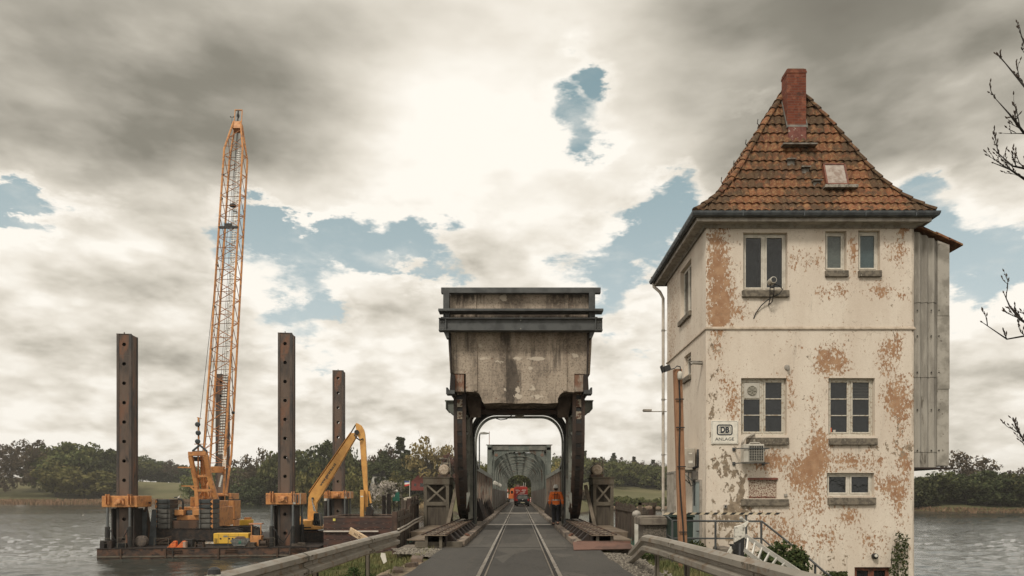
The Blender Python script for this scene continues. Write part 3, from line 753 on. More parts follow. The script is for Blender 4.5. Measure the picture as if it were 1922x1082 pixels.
# ---------------------------------------------------------------- the bridge keeper's house
HX0, HX1, HY0, HY1, HZ0, HZ1 = 5.31, 11.22, 19.4, 24.5, -2.2, 9.16
def fx(px, D=HY0): return (px-CX)*D/F
def fz(py, D=HY0): return HC+(CY-py)*D/F
house = thing('house', ((HX0+HX1)/2, (HY0+HY1)/2, -1.2), 'tall narrow cream plastered house with peeling paint, tiled hip roof and brick chimney', 'house')
def wall_panel(name, m, O, U, N, W, z0, z1, holes, wearfn, step=.11, reveal=.16, parent=house):
    us = sorted(set([0, W] + [W*i/int(W/step) for i in range(1, int(W/step))] + [h[0] for h in holes] + [h[1] for h in holes]))
    zs = sorted(set([z0, z1] + [z0+(z1-z0)*i/int((z1-z0)/step) for i in range(1, int((z1-z0)/step))] + [h[2] for h in holes] + [h[3] for h in holes]))
    O = Vector(O); U = Vector(U); N = Vector(N); b = MB(); b.wear = []
    for z in zs:
        for u in us:
            p = O + U*u; b.v.append((p.x, p.y, z)); b.wear.append(wearfn(u, z))
    n = len(us)
    for j in range(len(zs)-1):
        for i in range(n-1):
            cu, cz = (us[i]+us[i+1])/2, (zs[j]+zs[j+1])/2
            if any(h[0] < cu < h[1] and h[2] < cz < h[3] for h in holes): continue
            b._f(j*n+i, j*n+i+1, (j+1)*n+i+1, (j+1)*n+i)
    for (a, c, e, f_) in holes:
        P = [O+U*a, O+U*c]
        q = [(P[0].x, P[0].y, e), (P[1].x, P[1].y, e), (P[1].x, P[1].y, f_), (P[0].x, P[0].y, f_)]
        r = [(x-N.x*reveal, y-N.y*reveal, z) for x, y, z in q]
        for k in range(4):
            l = (k+1) % 4; b.quad(q[k], q[l], r[l], r[k]); b.wear += [(.1, .1, .25)]*4
    return b.build(name, m, parent)
def ell(items):
    out = [((px-CX)*HY0/F - HX0, fz(py), rx*HY0/F, ry*HY0/F, a) for px, py, rx, ry, a in items]
    def fn(u, z):
        s = 0
        for (cu, cz, ru, rz, a) in out:
            d = ((u-cu)/ru)**2 + ((z-cz)/rz)**2
            if d < 6: s += a*math.exp(-d*.8)
        return s
    return fn
peel = ell([(1348,470,24,50,1.1),(1350,555,26,50,1.15),(1385,585,22,22,.5),(1350,600,20,18,.8),(1495,492,16,24,.55),(1532,488,26,20,.6),(1601,475,9,30,1.1),(1690,472,14,30,.85),(1662,470,8,30,.6),(1700,434,14,7,.9),
 (1560,546,34,16,.7),(1650,545,26,15,1.0),(1692,553,12,12,.6),(1345,650,10,42,.7),(1362,720,16,26,.7),(1378,768,18,30,.9),(1485,745,8,30,.8),(1486,700,12,10,.4),
 (1570,680,26,36,1.1),(1548,672,10,20,.5),(1665,665,20,40,.85),(1688,645,8,26,.6),(1532,690,8,20,.6),(1684,745,30,38,1.05),(1692,800,14,36,.7),(1530,790,14,50,.5),(1542,832,22,24,.75),(1540,870,26,22,1.0),(1515,880,18,26,.8),
 (1446,866,34,20,1.3),(1596,868,20,13,.8),(1640,866,36,10,.6),(1700,870,14,30,.8),(1490,905,18,24,.8),(1528,920,20,30,.8),(1665,915,34,26,.75),(1690,950,14,34,.8),(1596,968,17,16,1.0),(1625,845,22,7,.6),
 (1425,985,22,30,.7),(1468,1000,22,34,.7),(1552,1008,32,26,.8),(1632,1020,20,22,.7),(1500,1040,30,25,.5),(1520,960,40,20,.45),(1700,1040,12,30,.5),(1600,920,60,60,.12),(1440,640,60,20,.12),(1460,700,12,20,.45),(1400,730,18,14,.5),(1666,1010,12,30,.4)])
greyf = ell([(1392,915,10,30,1.0),(1372,880,16,40,.8),(1345,870,16,30,.7),(1385,965,30,30,1.2),(1350,985,24,30,.8),(1340,700,10,60,.35),(1700,850,18,30,.8),(1690,780,14,30,.6),(1340,640,12,20,.5),(1410,1030,60,30,.7),(1655,850,40,12,.5),(1560,1050,60,20,.4),(1340,780,12,40,.6),(1345,610,16,30,.4),(1720,600,10,300,.2)])
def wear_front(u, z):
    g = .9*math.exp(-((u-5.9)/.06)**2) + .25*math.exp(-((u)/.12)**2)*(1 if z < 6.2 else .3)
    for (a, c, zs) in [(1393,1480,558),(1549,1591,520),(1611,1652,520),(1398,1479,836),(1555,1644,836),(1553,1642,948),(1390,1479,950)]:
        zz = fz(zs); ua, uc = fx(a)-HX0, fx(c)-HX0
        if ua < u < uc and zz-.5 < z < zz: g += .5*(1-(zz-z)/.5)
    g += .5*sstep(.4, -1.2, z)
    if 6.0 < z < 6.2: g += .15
    return (min(1.5, peel(u, z)), min(1.5, greyf(u, z)), min(1, g))
PL = MATS['peeling_plaster']
WF = [  # px0, px1, py_top, py_bottom, kind, sill (px0, px1, py0, py1), label
 (1395,1478,437,545,'pair',(1392,1480,546,559),'upper two-sash window with dark panes'),
 (1549,1589,434,508,'single_grey',(1548,1591,509,521),'small upper window with grey frosted pane'),
 (1611,1652,433,508,'single_blue',(1610,1653,509,521),'small upper window with bluish frosted pane'),
 (1391,1477,710,817,'muntin_fan',(1400,1479,822,836),'six-pane window with a round fan in its upper left pane'),
 (1555,1642,710,818,'muntin_old',(1555,1645,823,836),'six-pane window with flaking paint and a blind in one pane'),
 (1552,1641,888,932,'pair_low',(1553,1642,934,948),'wide low window with two small panes'),
 (1405,1458,897,936,'blocked',(1390,1479,937,950),'boarded window opening with rust-flecked white panel'),
 (1604,1673,1065,1108,'cellar',None,'cellar window with red-brown frame'),
]
holesF = [(fx(a)-HX0, fx(b_)-HX0, fz(d_), fz(c_)) for a, b_, c_, d_, *_ in WF]
wall_panel('front_wall', PL, (HX0, HY0, 0), (1,0,0), (0,-1,0), HX1-HX0, HZ0, HZ1, holesF, wear_front)
# left wall: coordinate runs from the back corner to the front corner
def ly(px): return HX0*F/(px-CX)
def lz(py, px): return HC + (CY-py)*ly(px)/F
LW = [(ly(1297.5), ly(1277), lz(583, 1297.5), lz(484, 1297.5), 'pair', 'tall window in the left wall'),
      (ly(1297), ly(1284), lz(703, 1297), lz(660, 1297), 'single_dark', 'small window in the left wall below the ledge')]
holesL = [(HY1-b_, HY1-a, z0, z1) for a, b_, z0, z1, *_ in LW]
def wear_left(u, z):
    p = .55*max(0, mn.noise(Vector((u*.9, z*.35, 3.3))))
    if z > 6.2: p += .45*math.exp(-((u-.6)/1.0)**2) + .3*math.exp(-((u-2.6)/.6)**2)*math.exp(-((z-6.9)/.6)**2)
    g = .3*math.exp(-((u-5.1)/.25)**2)*(z < 6.2) + .5*sstep(1.5, -.5, z)
    return (p, .3*sstep(2.5, 0, z), g)
wall_panel('left_wall', PL, (HX0, HY1, 0), (0,-1,0), (-1,0,0), HY1-HY0, HZ0, HZ1, holesL, wear_left)
wall_panel('back_wall', PL, (HX1, HY1, 0), (-1,0,0), (0,1,0), HX1-HX0, HZ0, HZ1, [], lambda u, z: (.2, .1, .1), step=.5)
wall_panel('right_wall', PL, (HX1, HY0, 0), (0,1,0), (1,0,0), HY1-HY0, HZ0, HZ1, [], lambda u, z: (.35, .2, .3), step=.4)
# projecting ledge between the storeys
def ring(b, x0, x1, y0, y1, prof):
    """sweep a profile of (outward offset, z) round a rectangle"""
    base = len(b.v)
    for o, z in prof:
        b.v += [(x0-o, y0-o, z), (x1+o, y0-o, z), (x1+o, y1+o, z), (x0-o, y1+o, z)]
    for i in range(len(prof)-1):
        for k in range(4):
            a = base+i*4+k; c = base+i*4+(k+1)%4; b._f(a, c, c+4, a+4)
b = MB(); ring(b, HX0, HX1, HY0, HY1, [(-.01, 6.165), (.035, 6.175), (.04, 6.20), (.012, 6.25), (-.01, 6.27)])
b.build('ledge', mat('ledge', (.50,.42,.33), .9, col2=(.36,.29,.22), scale=5, bump=.3), house)

FR, OLDW = M['white_frame'], M['old_white']
def window(O, U, N, u0, u1, z0, z1, kind, label, sill=None, depth=.12, parent=house):
    """O: wall origin; U along the wall, N outward"""
    O = Vector(O); U = Vector(U); N = Vector(N); Z = Vector((0,0,1))
    def bx(b, a0, a1, c0, c1, n0, n1):
        b.obox(O + U*a0 + Z*c0 + N*n0, U*(a1-a0), Z*(c1-c0), N*(n1-n0))
    fm = OLDW if kind in ('muntin_old', 'muntin_fan') else FR
    if kind == 'cellar': fm = mat('rust_frame', (.20,.07,.04), .8, col2=(.10,.05,.035), scale=6)
    b = MB(); e = .004; t = .06
    n0, n1 = -depth-.05, -depth
    a0, a1, c0, c1 = u0+e, u1-e, z0+e, z1-e
    if kind == 'blocked':
        bm_ = mat('flecked_panel', (.50,.42,.33), .85, col2=(.16,.07,.045), scale=26, lo=.5, hi=.56, bump=.5)
        bx(b, a0, a1, c0, c1, -.10, -.055)
        wo = b.build('window', bm_, parent, label=label)
        r = MB(); bx(r, a0-.03, a1+.03, c1-.06, c1-.005, -.05, .03); r.cut(); bx(r, a0+.02, a1-.02, c0+.02, c0+.05, -.05, -.03)
        r.build('lintel_strip', mat('lintel_red', (.20,.065,.04), .8, col2=(.12,.06,.045), scale=8), wo)
    else:
        bx(b, a0, a0+t, c0, c1, n0, n1); bx(b, a1-t, a1, c0, c1, n0, n1)
        bx(b, a0+t, a1-t, c0, c0+t, n0, n1); bx(b, a0+t, a1-t, c1-t, c1, n0, n1)
        sashes = []
        if kind in ('pair', 'muntin_fan', 'muntin_old', 'pair_low', 'cellar'):
            mid = (a0+a1)/2
            bx(b, mid-.035, mid+.035, c0+t, c1-t, n0, n1-.005)
            sashes = [(a0+t, mid-.035), (mid+.035, a1-t)]
        else: sashes = [(a0+t, a1-t)]
        wo = b.build('window', fm, parent, label=label, bevel=.006)
        for (s0, s1) in sashes:
            sb = MB(); st = .045; m0, m1 = n0+.01, n1+.014
            for q in ((s0+.003, s0+st, c0+t+.003, c1-t-.003), (s1-st, s1-.003, c0+t+.003, c1-t-.003)):
                bx(sb, q[0], q[1], q[2], q[3], m0, m1)
            bx(sb, s0+st, s1-st, c0+t+.003, c0+t+st, m0, m1); bx(sb, s0+st, s1-st, c1-t-st, c1-t-.003, m0, m1)
            if kind.startswith('muntin'):
                hh = (c1-c0-2*t-2*st)/3
                for k in (1, 2): bx(sb, s0+st, s1-st, c0+t+st+hh*k-.014, c0+t+st+hh*k+.014, m0, m1-.004)
            sb.build('sash', fm, wo, bevel=.004)
            g = MB(); bx(g, s0+st-.005, s1-st+.005, c0+t+st-.005, c1-t-st+.005, m0+.012, m0+.018)
            gm = {'single_grey': M['glass_grey'], 'single_blue': M['glass_blue']}.get(kind, M['glass'])
            g.build('pane', gm, wo)
        if kind == 'muntin_fan':
            s0, s1 = sashes[0]; hh = (c1-c0-2*t-.09)/3; zc = c1-t-.045-hh/2; uc = (s0+s1)/2; w2 = (s1-s0)/2-.05
            f = MB(); bx(f, uc-w2, uc+w2, zc-hh/2+.01, zc+hh/2-.01, m0+.02, m1+.012)
            f.build('fan_plate', M['ac_white'], wo, bevel=.01)
            f = MB(); cc = O+U*uc+Z*zc+N*(m1+.014)
            f.lathe((cc.x, cc.y, cc.z), [(.01, 0), (.125, 0), (.14, -.012), (.13, -.024), (.118, -.01), (.01, -.008)], 24, 'y')
            for k in range(6):
                a = k*math.pi/3; f.bar((cc.x+.02*math.cos(a), cc.y-.026, cc.z+.02*math.sin(a)), (cc.x+.125*math.cos(a), cc.y-.026, cc.z+.125*math.sin(a)), .035, .006, up=(0,1,0))
            f.build('fan_grille', mat('fan_grille', (.27,.25,.2), .5), wo)
        if kind == 'muntin_old':
            s0, s1 = sashes[1]; hh = (c1-c0-2*t-.09)/3; f = MB()
            for k in range(11): bx(f, s0+.05, s1-.05, c1-t-.06-k*hh/11, c1-t-.06-k*hh/11+.012, m0+.019, m0+.026)
            f.build('blind', mat('dusty_blind', (.10,.10,.09), .6), wo)
            s0, s1 = sashes[0]; f = MB(); cc = O+U*(s0+.07)+N*(m0+.022)
            bx(f, s0+.047, s0+.09, c0+t+.05, c0+t+.17, m0+.019, m0+.024)
            f.build('orange_item', mat('orange_plastic', (.55,.12,.04), .5), wo)
            f = MB(); bx(f, s0+.13, s0+.2, c0+t+.05, c0+t+.11, m0+.019, m0+.024); f.build('cup', M['ac_white'], wo)
    if sill:
        s = MB(); bx(s, sill[0], sill[1], sill[2], sill[3], -depth+.0, .085)
        s.build('sill', M['sill'], wo, bevel=.012)
    return wo
for (a, b_, c_, d_, kind, sill, lab) in WF:
    sl = (fx(sill[0])-HX0, fx(sill[1])-HX0, fz(sill[3]), fz(sill[2])-.002) if sill else None
    window((HX0, HY0, 0), (1,0,0), (0,-1,0), fx(a)-HX0, fx(b_)-HX0, fz(d_), fz(c_), kind, lab, sl)
for (a, b_, z0, z1, kind, lab) in LW:
    window((HX0, HY1, 0), (0,-1,0), (-1,0,0), HY1-b_, HY1-a, z0, z1, kind, lab, (HY1-b_-.06, HY1-a+.04, z0-.16, z0-.002))

# ---- roof
EX0, EX1, EY0, EY1, EZ = 4.90, 11.58, 19.0, 25.1, 9.36
AW, AD = 3.34, 1.70
PROF = [(0,0),(.117,.30),(.2,.53),(.273,.80),(.36,1.16),(.436,1.55),(.579,2.38),(.7246,3.20),(.925,4.22),(1,4.60)]
def rise(s): return interp(s, [p[0] for p in PROF], [p[1] for p in PROF])
NC = 15
ss = [0.0]; acc = [0.0]; K = 400
cum = [0]
for i in range(K):
    s0, s1 = i/K, (i+1)/K
    cum.append(cum[-1] + math.hypot(AD*(s1-s0), rise(s1)-rise(s0)))
def s_at(frac):
    L = cum[-1]*frac
    for i in range(K):
        if cum[i+1] >= L: return (i + (L-cum[i])/(cum[i+1]-cum[i]))/K
    return 1.0
CS = [s_at(i/NC) for i in range(NC+1)]
TW = .205
def wave(u):
    f = u % 1.0
    return .038*(math.sin(f*math.pi*1.18-.15) if f < .85 else math.sin(.85*math.pi*1.18-.15)*(1-(f-.85)/.15)-.012)
def roof_face(face):
    b = MB(); b.wear = []; rn = random.Random(11+ord(face[0]))
    def lim(s):
        if face in 'fb': return EX0+AW*s, EX1-AW*s
        return EY0+AD*s, EY1-AD*s
    def P(a, s, h):
        # outward shift h mostly horizontal because the slope is steep
        dz = (rise(min(1, s+.02))-rise(max(0, s-.02)))/(min(1, s+.02)-max(0, s-.02)); run = AD if face in 'fb' else AW
        ln = math.hypot(run, dz); nh = dz/ln*h; nz = run/ln*h
        z = EZ + rise(s) + nz
        if face == 'f': return (a, EY0+AD*s-nh, z)
        if face == 'b': return (a, EY1-AD*s+nh, z)
        if face == 'l': return (EX0+AW*s-nh, a, z)
        return (EX1-AW*s+nh, a, z)
    for c in range(NC):
        s0, s1 = CS[c], CS[c+1]; s1b = min(1, s1+(s1-s0)*.12)
        l0, r0 = lim(s0); l1, r1 = lim(s1b)
        j = rn.uniform(-.02, .02); n0 = int(math.floor(l0/TW))-1; n1 = int(math.ceil(r0/TW))+1
        cols = []
        for k in range(n0, n1):
            for q in range(7): cols.append((k + q/7.0, k))
        prevv = None
        for (u, k) in cols:
            a = u*TW + j
            if a < l0-.001 or a > r0+.001: prevv = None; continue
            # the upper edge is cut by the hip
            h = wave(u)
            tile = rn.random() if abs(u-k) < 1e-6 else None
            if tile is not None: cur = (tile, (mn.noise(Vector((k*.21, c*.35, 1)))+.2), 0); lift = rn.uniform(-.006, .006)
            elif prevv is None: cur = (rn.random(), .2, 0); lift = 0
            at_ = min(max(a, l1), r1)
            n = len(b.v)
            b.v += [P(a, s0, h+.005+lift-.03), P(a, s0, h+.048+lift), P(at_, s1b, h+.004)]
            b.wear += [cur]*3
            if prevv is not None:
                m_ = prevv
                b._f(m_, n, n+1, m_+1); b._f(m_+1, n+1, n+2, m_+2)
            prevv = n
    # the deck under the tiles
    for i in range(40):
        s0, s1 = i/40, (i+1)/40; l0, r0 = lim(s0); l1, r1 = lim(s1)
        b.quad(P(l0, s0, -.03), P(r0, s0, -.03), P(r1, s1, -.03), P(l1, s1, -.03)); b.wear += [(.2, .8, 0)]*4
    return b
roof = None
for face, nm in (('f', 'front'), ('l', 'left'), ('r', 'right'), ('b', 'back')):
    o = roof_face(face).build('roof', MATS['pantile'], house)
    if face == 'f': roof = o
# hip and ridge tiles
b = MB(); b.wear = []; rn = random.Random(5)
def cap_run(pts):
    """half round tiles along a polyline"""
    pts = [Vector(p) for p in pts]; L = [0]
    for i in range(len(pts)-1): L.append(L[-1]+(pts[i+1]-pts[i]).length)
    def at_len(l):
        for i in range(len(pts)-1):
            if L[i+1] >= l: return pts[i].lerp(pts[i+1], (l-L[i])/max(1e-6, L[i+1]-L[i]))
        return pts[-1]
    l = 0; st = .36
    while l < L[-1]-.05:
        p, q = at_len(l), at_len(min(L[-1], l+st+.05)); d = (q-p).normalized(); side = d.cross(Vector((0,0,1))).normalized(); up = side.cross(d).normalized()
        base = len(b.v); nn = 9; w_ = (rn.random(), rn.uniform(-.1, .6), 0)
        for (c, r) in ((p + up*.015, .125), (q + up*-.005, .098)):
            for k in range(nn):
                t = math.pi*k/(nn-1); b.v.append(tuple(c + side*math.cos(t)*r + up*(math.sin(t)*r*.85 - .02))); b.wear.append(w_)
        for k in range(nn-1): b._f(base+k, base+k+1, base+nn+k+1, base+nn+k)
        b._f(*[base+k for k in range(nn)])
        l += st
def hip(sx, sy):
    out = []
    for i in range(25):
        s = i/24; x = EX0+AW*s if sx < 0 else EX1-AW*s; y = EY0+AD*s if sy < 0 else EY1-AD*s
        out.append((x, y, EZ+rise(s)+.03))
    return out
for sx in (-1, 1):
    for sy in (-1, 1): cap_run(hip(sx, sy))
cap_run([(8.24, EY0+AD, EZ+4.64), (8.24, EY1-AD, EZ+4.64)])
b.build('ridge_tiles', MATS['pantile'], house)
# soffit, fascia, gutter
b = MB(); ring(b, EX0, EX1, EY0, EY1, [(-.36, 9.05), (-.30, 9.12), (-.12, 9.14), (-.10, 9.16)]); 
b.build('soffit', M['fascia'], house)
b = MB(); ring(b, EX0, EX1, EY0, EY1, [(-.11, 9.12), (-.06, 9.12), (-.06, 9.30), (-.11, 9.30)])
b.build('fascia', mat('pale_board', (.42,.38,.33), .7, col2=(.28,.25,.21), scale=4), house)
b = MB(); ring(b, EX0, EX1, EY0, EY1, [(-.055, 9.35), (-.05, 9.27), (-.02, 9.225), (.03, 9.215), (.075, 9.24), (.10, 9.30), (.105, 9.355), (.095, 9.36), (.09, 9.35), (.02, 9.27), (-.04, 9.30), (-.055, 9.35)])
gut = b.build('gutter', M['gutter'], house)
b = MB()
for x in (6.2, 7.9, 9.6, 11.0): b.box(x-.012, x+.012, EY0-.108, EY0-.05, 9.21, 9.365); b.cut()
for y in (20.6, 22.2, 23.8): b.box(EX0-.108, EX0-.05, y-.012, y+.012, 9.21, 9.365); b.cut()
b.build('gutter_bracket', M['gutter'], gut)
# chimney on the front slope
b = MB(); cx0, cx1, cy0, cy1 = 7.86, 8.42, 20.03, 20.45
b.box(cx0, cx1, cy0, cy1, 11.3, 13.98); b.box(cx0-.015, cx1+.015, cy0-.015, cy1+.015, 13.86, 13.92)
ch = b.build('chimney', M['brick'], house)
b = MB(); b.box(cx0+.03, cx1-.03, cy0+.03, cy1-.03, 13.98, 14.03); b.box(cx0+.12, cx0+.3, cy0+.1, cy0+.3, 14.03, 14.07)
b.build('chimney_cap', M['concrete'], ch, bevel=.02)
b = MB()
zf0 = 12.28
b.box(cx0-.03, cx1+.03, cy0-.035, cy0-.004, zf0-.02, zf0+.045)
for xx in (cx0-.03, cx1+.005):
    b.prism([(cy0-.03, 12.24), (cy0+.45, 13.35), (cy0+.45, 13.45), (cy0-.03, 12.34)], 'x', xx, xx+.025)
b.build('flashing', mat('lead_flashing', (.16,.155,.14), .5, .4, col2=(.25,.235,.2), scale=5), ch)
b = MB(); b.box(cx0+.02, cx1-.02, cy0-.06, cy0-.02, 11.72, 12.25)
b.build('painted_base', mat('painted_base', (.135,.04,.028), .75, col2=(.20,.07,.05), scale=6, spots=(.36,.28,.22), slo=.6, shi=.64), ch)
# walk plate below the chimney and roof steps
def roof_y(z):
    lo, hi = 0, 1
    for _ in range(30):
        md = (lo+hi)/2
        if EZ+rise(md) < z: lo = md
        else: hi = md
    return EY0+AD*lo
b = MB(); z = 11.62; y = roof_y(z); b.box(7.62, 8.62, y-.26, y+.02, z-.02, z+.02); b.cut()
for (px, py) in ((1485, 300), (1510, 317), (1527, 347)):
    D = 19.7; x = fx(px, D); z = fz(py, D); y = roof_y(z); b.box(x-.13, x+.13, y-.18, y+.02, z-.015, z+.02); b.box(x-.1, x+.1, y-.10, y-.07, z-.16, z-.015); b.cut()
b.build('roof_step', mat('step_zinc', (.23,.21,.18), .6, .3, col2=(.12,.10,.08), scale=7), roof)
# skylight
z0, z1 = fz(353, 19.55), fz(312, 19.75); x0, x1 = 8.72, 9.36
y0, y1 = roof_y(z0)-.14, roof_y(z1)-.14
U = Vector((x1-x0, 0, 0)); V = Vector((0, y1-y0, z1-z0)); Nn = U.cross(V).normalized()
if Nn.y > 0: Nn = -Nn
O = Vector((x0, y0, z0))
b = MB(); t = .045; ln = V.length
for (o_, u_, v_) in ((O, U.normalized()*t, V), (O+U-U.normalized()*t, U.normalized()*t, V), (O, U, V.normalized()*t), (O+V-V.normalized()*t, U, V.normalized()*t)):
    b.obox(o_ - Nn*.12, u_, v_, Nn*.15)
sk = b.build('skylight', mat('skylight_frame', (.20,.07,.04), .6, col2=(.14,.05,.03), scale=6), roof)
b = MB(); b.obox(O+U.normalized()*t+V.normalized()*t, U-U.normalized()*2*t, V-V.normalized()*2*t, Nn*.01)
b.build('pane', mat('clouded_pane', (.42,.36,.31), .35, col2=(.27,.20,.16), scale=5, bump=0), sk)
b = MB(); b.box(x0-.08, x1+.22, y0-.10, y0+.1, z0-.10, z0-.05); b.box(x0-.08, x1+.22, y0-.10, y0-.085, z0-.05, z0-.02)
b.build('apron', mat('apron_zinc', (.36,.33,.28), .6, .3, col2=(.15,.13,.1), scale=9), sk)
# little hooks on the left hip
b = MB()
for i in (7, 10, 13, 16):
    p = hip(-1, -1)[i]; b.tube([(p[0]-.05, p[1]-.05, p[2]+.05), (p[0]-.14, p[1]-.1, p[2]+.12), (p[0]-.12, p[1]-.1, p[2]+.24)], .012, 5); b.cut()
b.build('hook', M['steel_dark'], roof)

# ---- corrugated bay on the right side
BX0, BX1, BY0, BY1 = 11.225, 12.32, 19.62, 22.6
sheetm = mat('fibre_cement', (.36,.335,.29), .9, col2=(.24,.22,.19), scale=1.8, bump=.3, stretch=(2.5,2.5,.4), spots=(.11,.095,.075), slo=.6, shi=.7, sscale=3)
zb = 2.30
bay_top = lambda x: 9.10 - (x-BX0)*.42
bay = None
def corr(x0, x1, z0, z1f, y, amp, pitch, tilt=.0):
    b = MB(); n = int((x1-x0)/pitch*12)
    A = []; B = []
    for i in range(n+1):
        x = x0+(x1-x0)*i/n; yy = y - amp*(math.cos((x-x0)/pitch*2*math.pi)) - amp
        A.append((x, yy-tilt, z0)); B.append((x, yy, z1f(x) if callable(z1f) else z1f))
    b.strip(A, B)
    b.strip([(p[0], p[1]+.012, p[2]) for p in B], [(p[0], p[1]+.012, p[2]) for p in A]); b.strip([(p[0], p[1]+.012, p[2]) for p in A], A)
    return b
zz = [zb, fz(846, BY0)-.02, fz(707, BY0), fz(567, BY0), None]
xm = 11.98
first = None
for i in range(4):
    o = corr(BX0+.03, xm, zz[i]-.03, zz[i+1] if zz[i+1] else (lambda x: bay_top(x)), BY0-.012*i*0, .032, .205, tilt=.016).build('corrugated_sheet', sheetm, house, smooth=True)
b = MB()
zq = [zb+.02, fz(731, BY0), fz(594, BY0), None]
for i in range(3):
    top = zq[i+1] if zq[i+1] else bay_top(xm)-.02
    b.prism([(xm+.002, zq[i]), (BX1+.012*(i%2), zq[i]), (BX1+.012*(i%2), top if zq[i+1] else bay_top(BX1)), (xm+.002, top)], 'y', BY0-.05-.012*i, BY0-.03-.012*i)
b.build('cladding_panel', mat('flat_cladding', (.40,.37,.32), .85, col2=(.24,.22,.185), scale=2, bump=.2, spots=(.14,.12,.10)), house)
b = MB(); b.prism([(BX0, zb), (BX1-.02, zb), (BX1-.02, bay_top(BX1)), (BX0, bay_top(BX0))], 'y', BY0+.01, BY1)
b.build('bay', sheetm, house)
b = MB()
for zt in (fz(584, BY0), fz(700, BY0), fz(846, BY0), fz(770, BY0), fz(632, BY0)):
    for x in (11.40, 11.80, 12.02): b.lathe((x, BY0-.085, zt), [(.018, 0), (.018, .02), (.012, .03)], 6, 'y')
b.build('sheet_bolt', M['steel_dark'], house)
b = MB(); b.box(BX0-.02, BX1+.08, BY0-.12, BY1, zb-.075, zb-.032); b.build('bay_floor', M['steel_dark'], house)
# small tiled lean-to roof over the bay
b = MB(); b.wear = []
for i in range(4):
    xa = BX0-.05 + i*.36; xb = xa+.40
    za = bay_top(xa)+.16 ; zc = bay_top(xb)+.14
    n0 = len(b.v); b.obox((xa, BY0-.16, za-.05), (xb-xa, 0, zc-za), (0, BY1-BY0+.2, 0), (0, 0, .05+.012*((i+1) % 2)))
    b.wear += [(.6+.1*(i%3), -.2, 0)]*8
b.build('bay_roof', MATS['pantile'], house)
# downpipe at the back left corner
b = MB(); X, Y = 5.22, 24.75
b.tube([(EX0+.02, EY1-.1, 9.22), (EX0+.03, EY1-.1, 9.1), (5.12, 24.85, 8.86), (X, Y, 8.6), (X, Y, 0), (X, Y, -1.2)], .055, 10)
dp = b.build('downpipe', M['pipe_white'], house, smooth=True)
b = MB()
for z in (7.4, 4.9, 2.9, .9): b.lathe((X, Y, z), [(.068, 0), (.068, .06)], 10); b.box(X, X+.12, Y-.01, Y+.01, z+.02, z+.04); b.cut()
b.build('pipe_bracket', M['fascia'], dp)
# doors in the left wall
def left_door(y0, y1, z0, z1, m, label):
    b = MB(); b.box(HX0-.05, HX0+.05, y0, y1, z0, z1); d = b.build('door', m, house, label=label)
    b = MB()
    for (a0, a1, c0, c1) in ((y0-.06, y0, z0, z1+.06), (y1, y1+.06, z0, z1+.06), (y0, y1, z1, z1+.06)): b.box(HX0-.07, HX0+.02, a0, a1, c0, c1)
    b.build('door_frame', M['fascia'], d)
    b = MB(); b.box(HX0-.11, HX0-.05, y0+.08, y0+.11, (z0+z1)/2-.08, (z0+z1)/2-.05); b.box(HX0-.11, HX0-.09, y0+.08, y0+.22, (z0+z1)/2-.075, (z0+z1)/2-.055)
    b.build('handle', M['steel_dark'], d)
    return d
left_door(ly(1268.5), ly(1256), -.4, lz(889, 1262), mat('pale_door', (.44,.40,.34), .7, col2=(.33,.29,.24), scale=3), 'pale door near the back of the left wall')
left_door(ly(1317), ly(1304), -.9, lz(905, 1310), mat('blue_grey_door', (.32,.37,.355), .7, col2=(.22,.25,.24), scale=2, stretch=(1,5,.4)), 'blue-grey boarded door by the front corner')
# things fixed to the house
def on_house(name, label, cat, group=None): return thing(name, (0,0,0), label, cat, group)
def re_origin(root, loc):
    root.location = loc
    for ch in root.children: ch.location = Vector(ch.location) - Vector(loc)
# the sign
sg = thing('sign', (fx(1359.5), HY0-.03, fz(834)), 'white enamel sign reading DB ANLAGE on the front wall by the corner', 'sign')
sx0, sx1, sz0, sz1 = fx(1334), fx(1385), fz(834), fz(790)
b = MB(); b.box(sx0, sx1, HY0-.035, HY0-.012, sz0, sz1); b.build('sign_plate', mat('sign_white', (.74,.70,.61), .5, bump=0), sg, bevel=.004)
b = MB(); n = 22; ins = .022; yy0, yy1 = HY0-.038, HY0-.0345
for i in range(n):
    x = sx0+ins+(sx1-sx0-2*ins)*i/n; ww = (sx1-sx0-2*ins)/n*.55
    b.box(x, x+ww, yy0, yy1, sz1-ins-.010, sz1-ins); b.box(x, x+ww, yy0, yy1, sz0+ins, sz0+ins+.010)
for i in range(18):
    z = sz0+ins+.014+(sz1-sz0-2*ins-.03)*i/18; hh = (sz1-sz0-2*ins)/18*.55
    b.box(sx0+ins, sx0+ins+.010, yy0, yy1, z, z+hh); b.box(sx1-ins-.010, sx1-ins, yy0, yy1, z, z+hh)
b.build('dashed_border', mat('sign_ink', (.035,.04,.045), .5, bump=0), sg)
def rrect(cx, cz, hw, hh, r, n=6):
    out = []
    for (sx, sz, a0) in ((1, 1, 0), (-1, 1, 90), (-1, -1, 180), (1, -1, 270)):
        for k in range(n+1):
            a = R(a0+90*k/n); out.append((cx+sx*(hw-r)+r*math.cos(a), cz+sz*(hh-r)+r*math.sin(a)))
    return out
def rring(b, cx, cz, hw, hh, r, t, y):
    o_ = rrect(cx, cz, hw, hh, r); i_ = rrect(cx, cz, hw-t, hh-t, max(.005, r-t)); n = len(o_)
    base = len(b.v); b.v += [(x, y, z) for x, z in o_] + [(x, y, z) for x, z in i_]
    for k in range(n): b._f(base+k, base+(k+1)%n, base+n+(k+1)%n, base+n+k)
b = MB(); cxs = (sx0+sx1)/2; czs = fz(807.5)
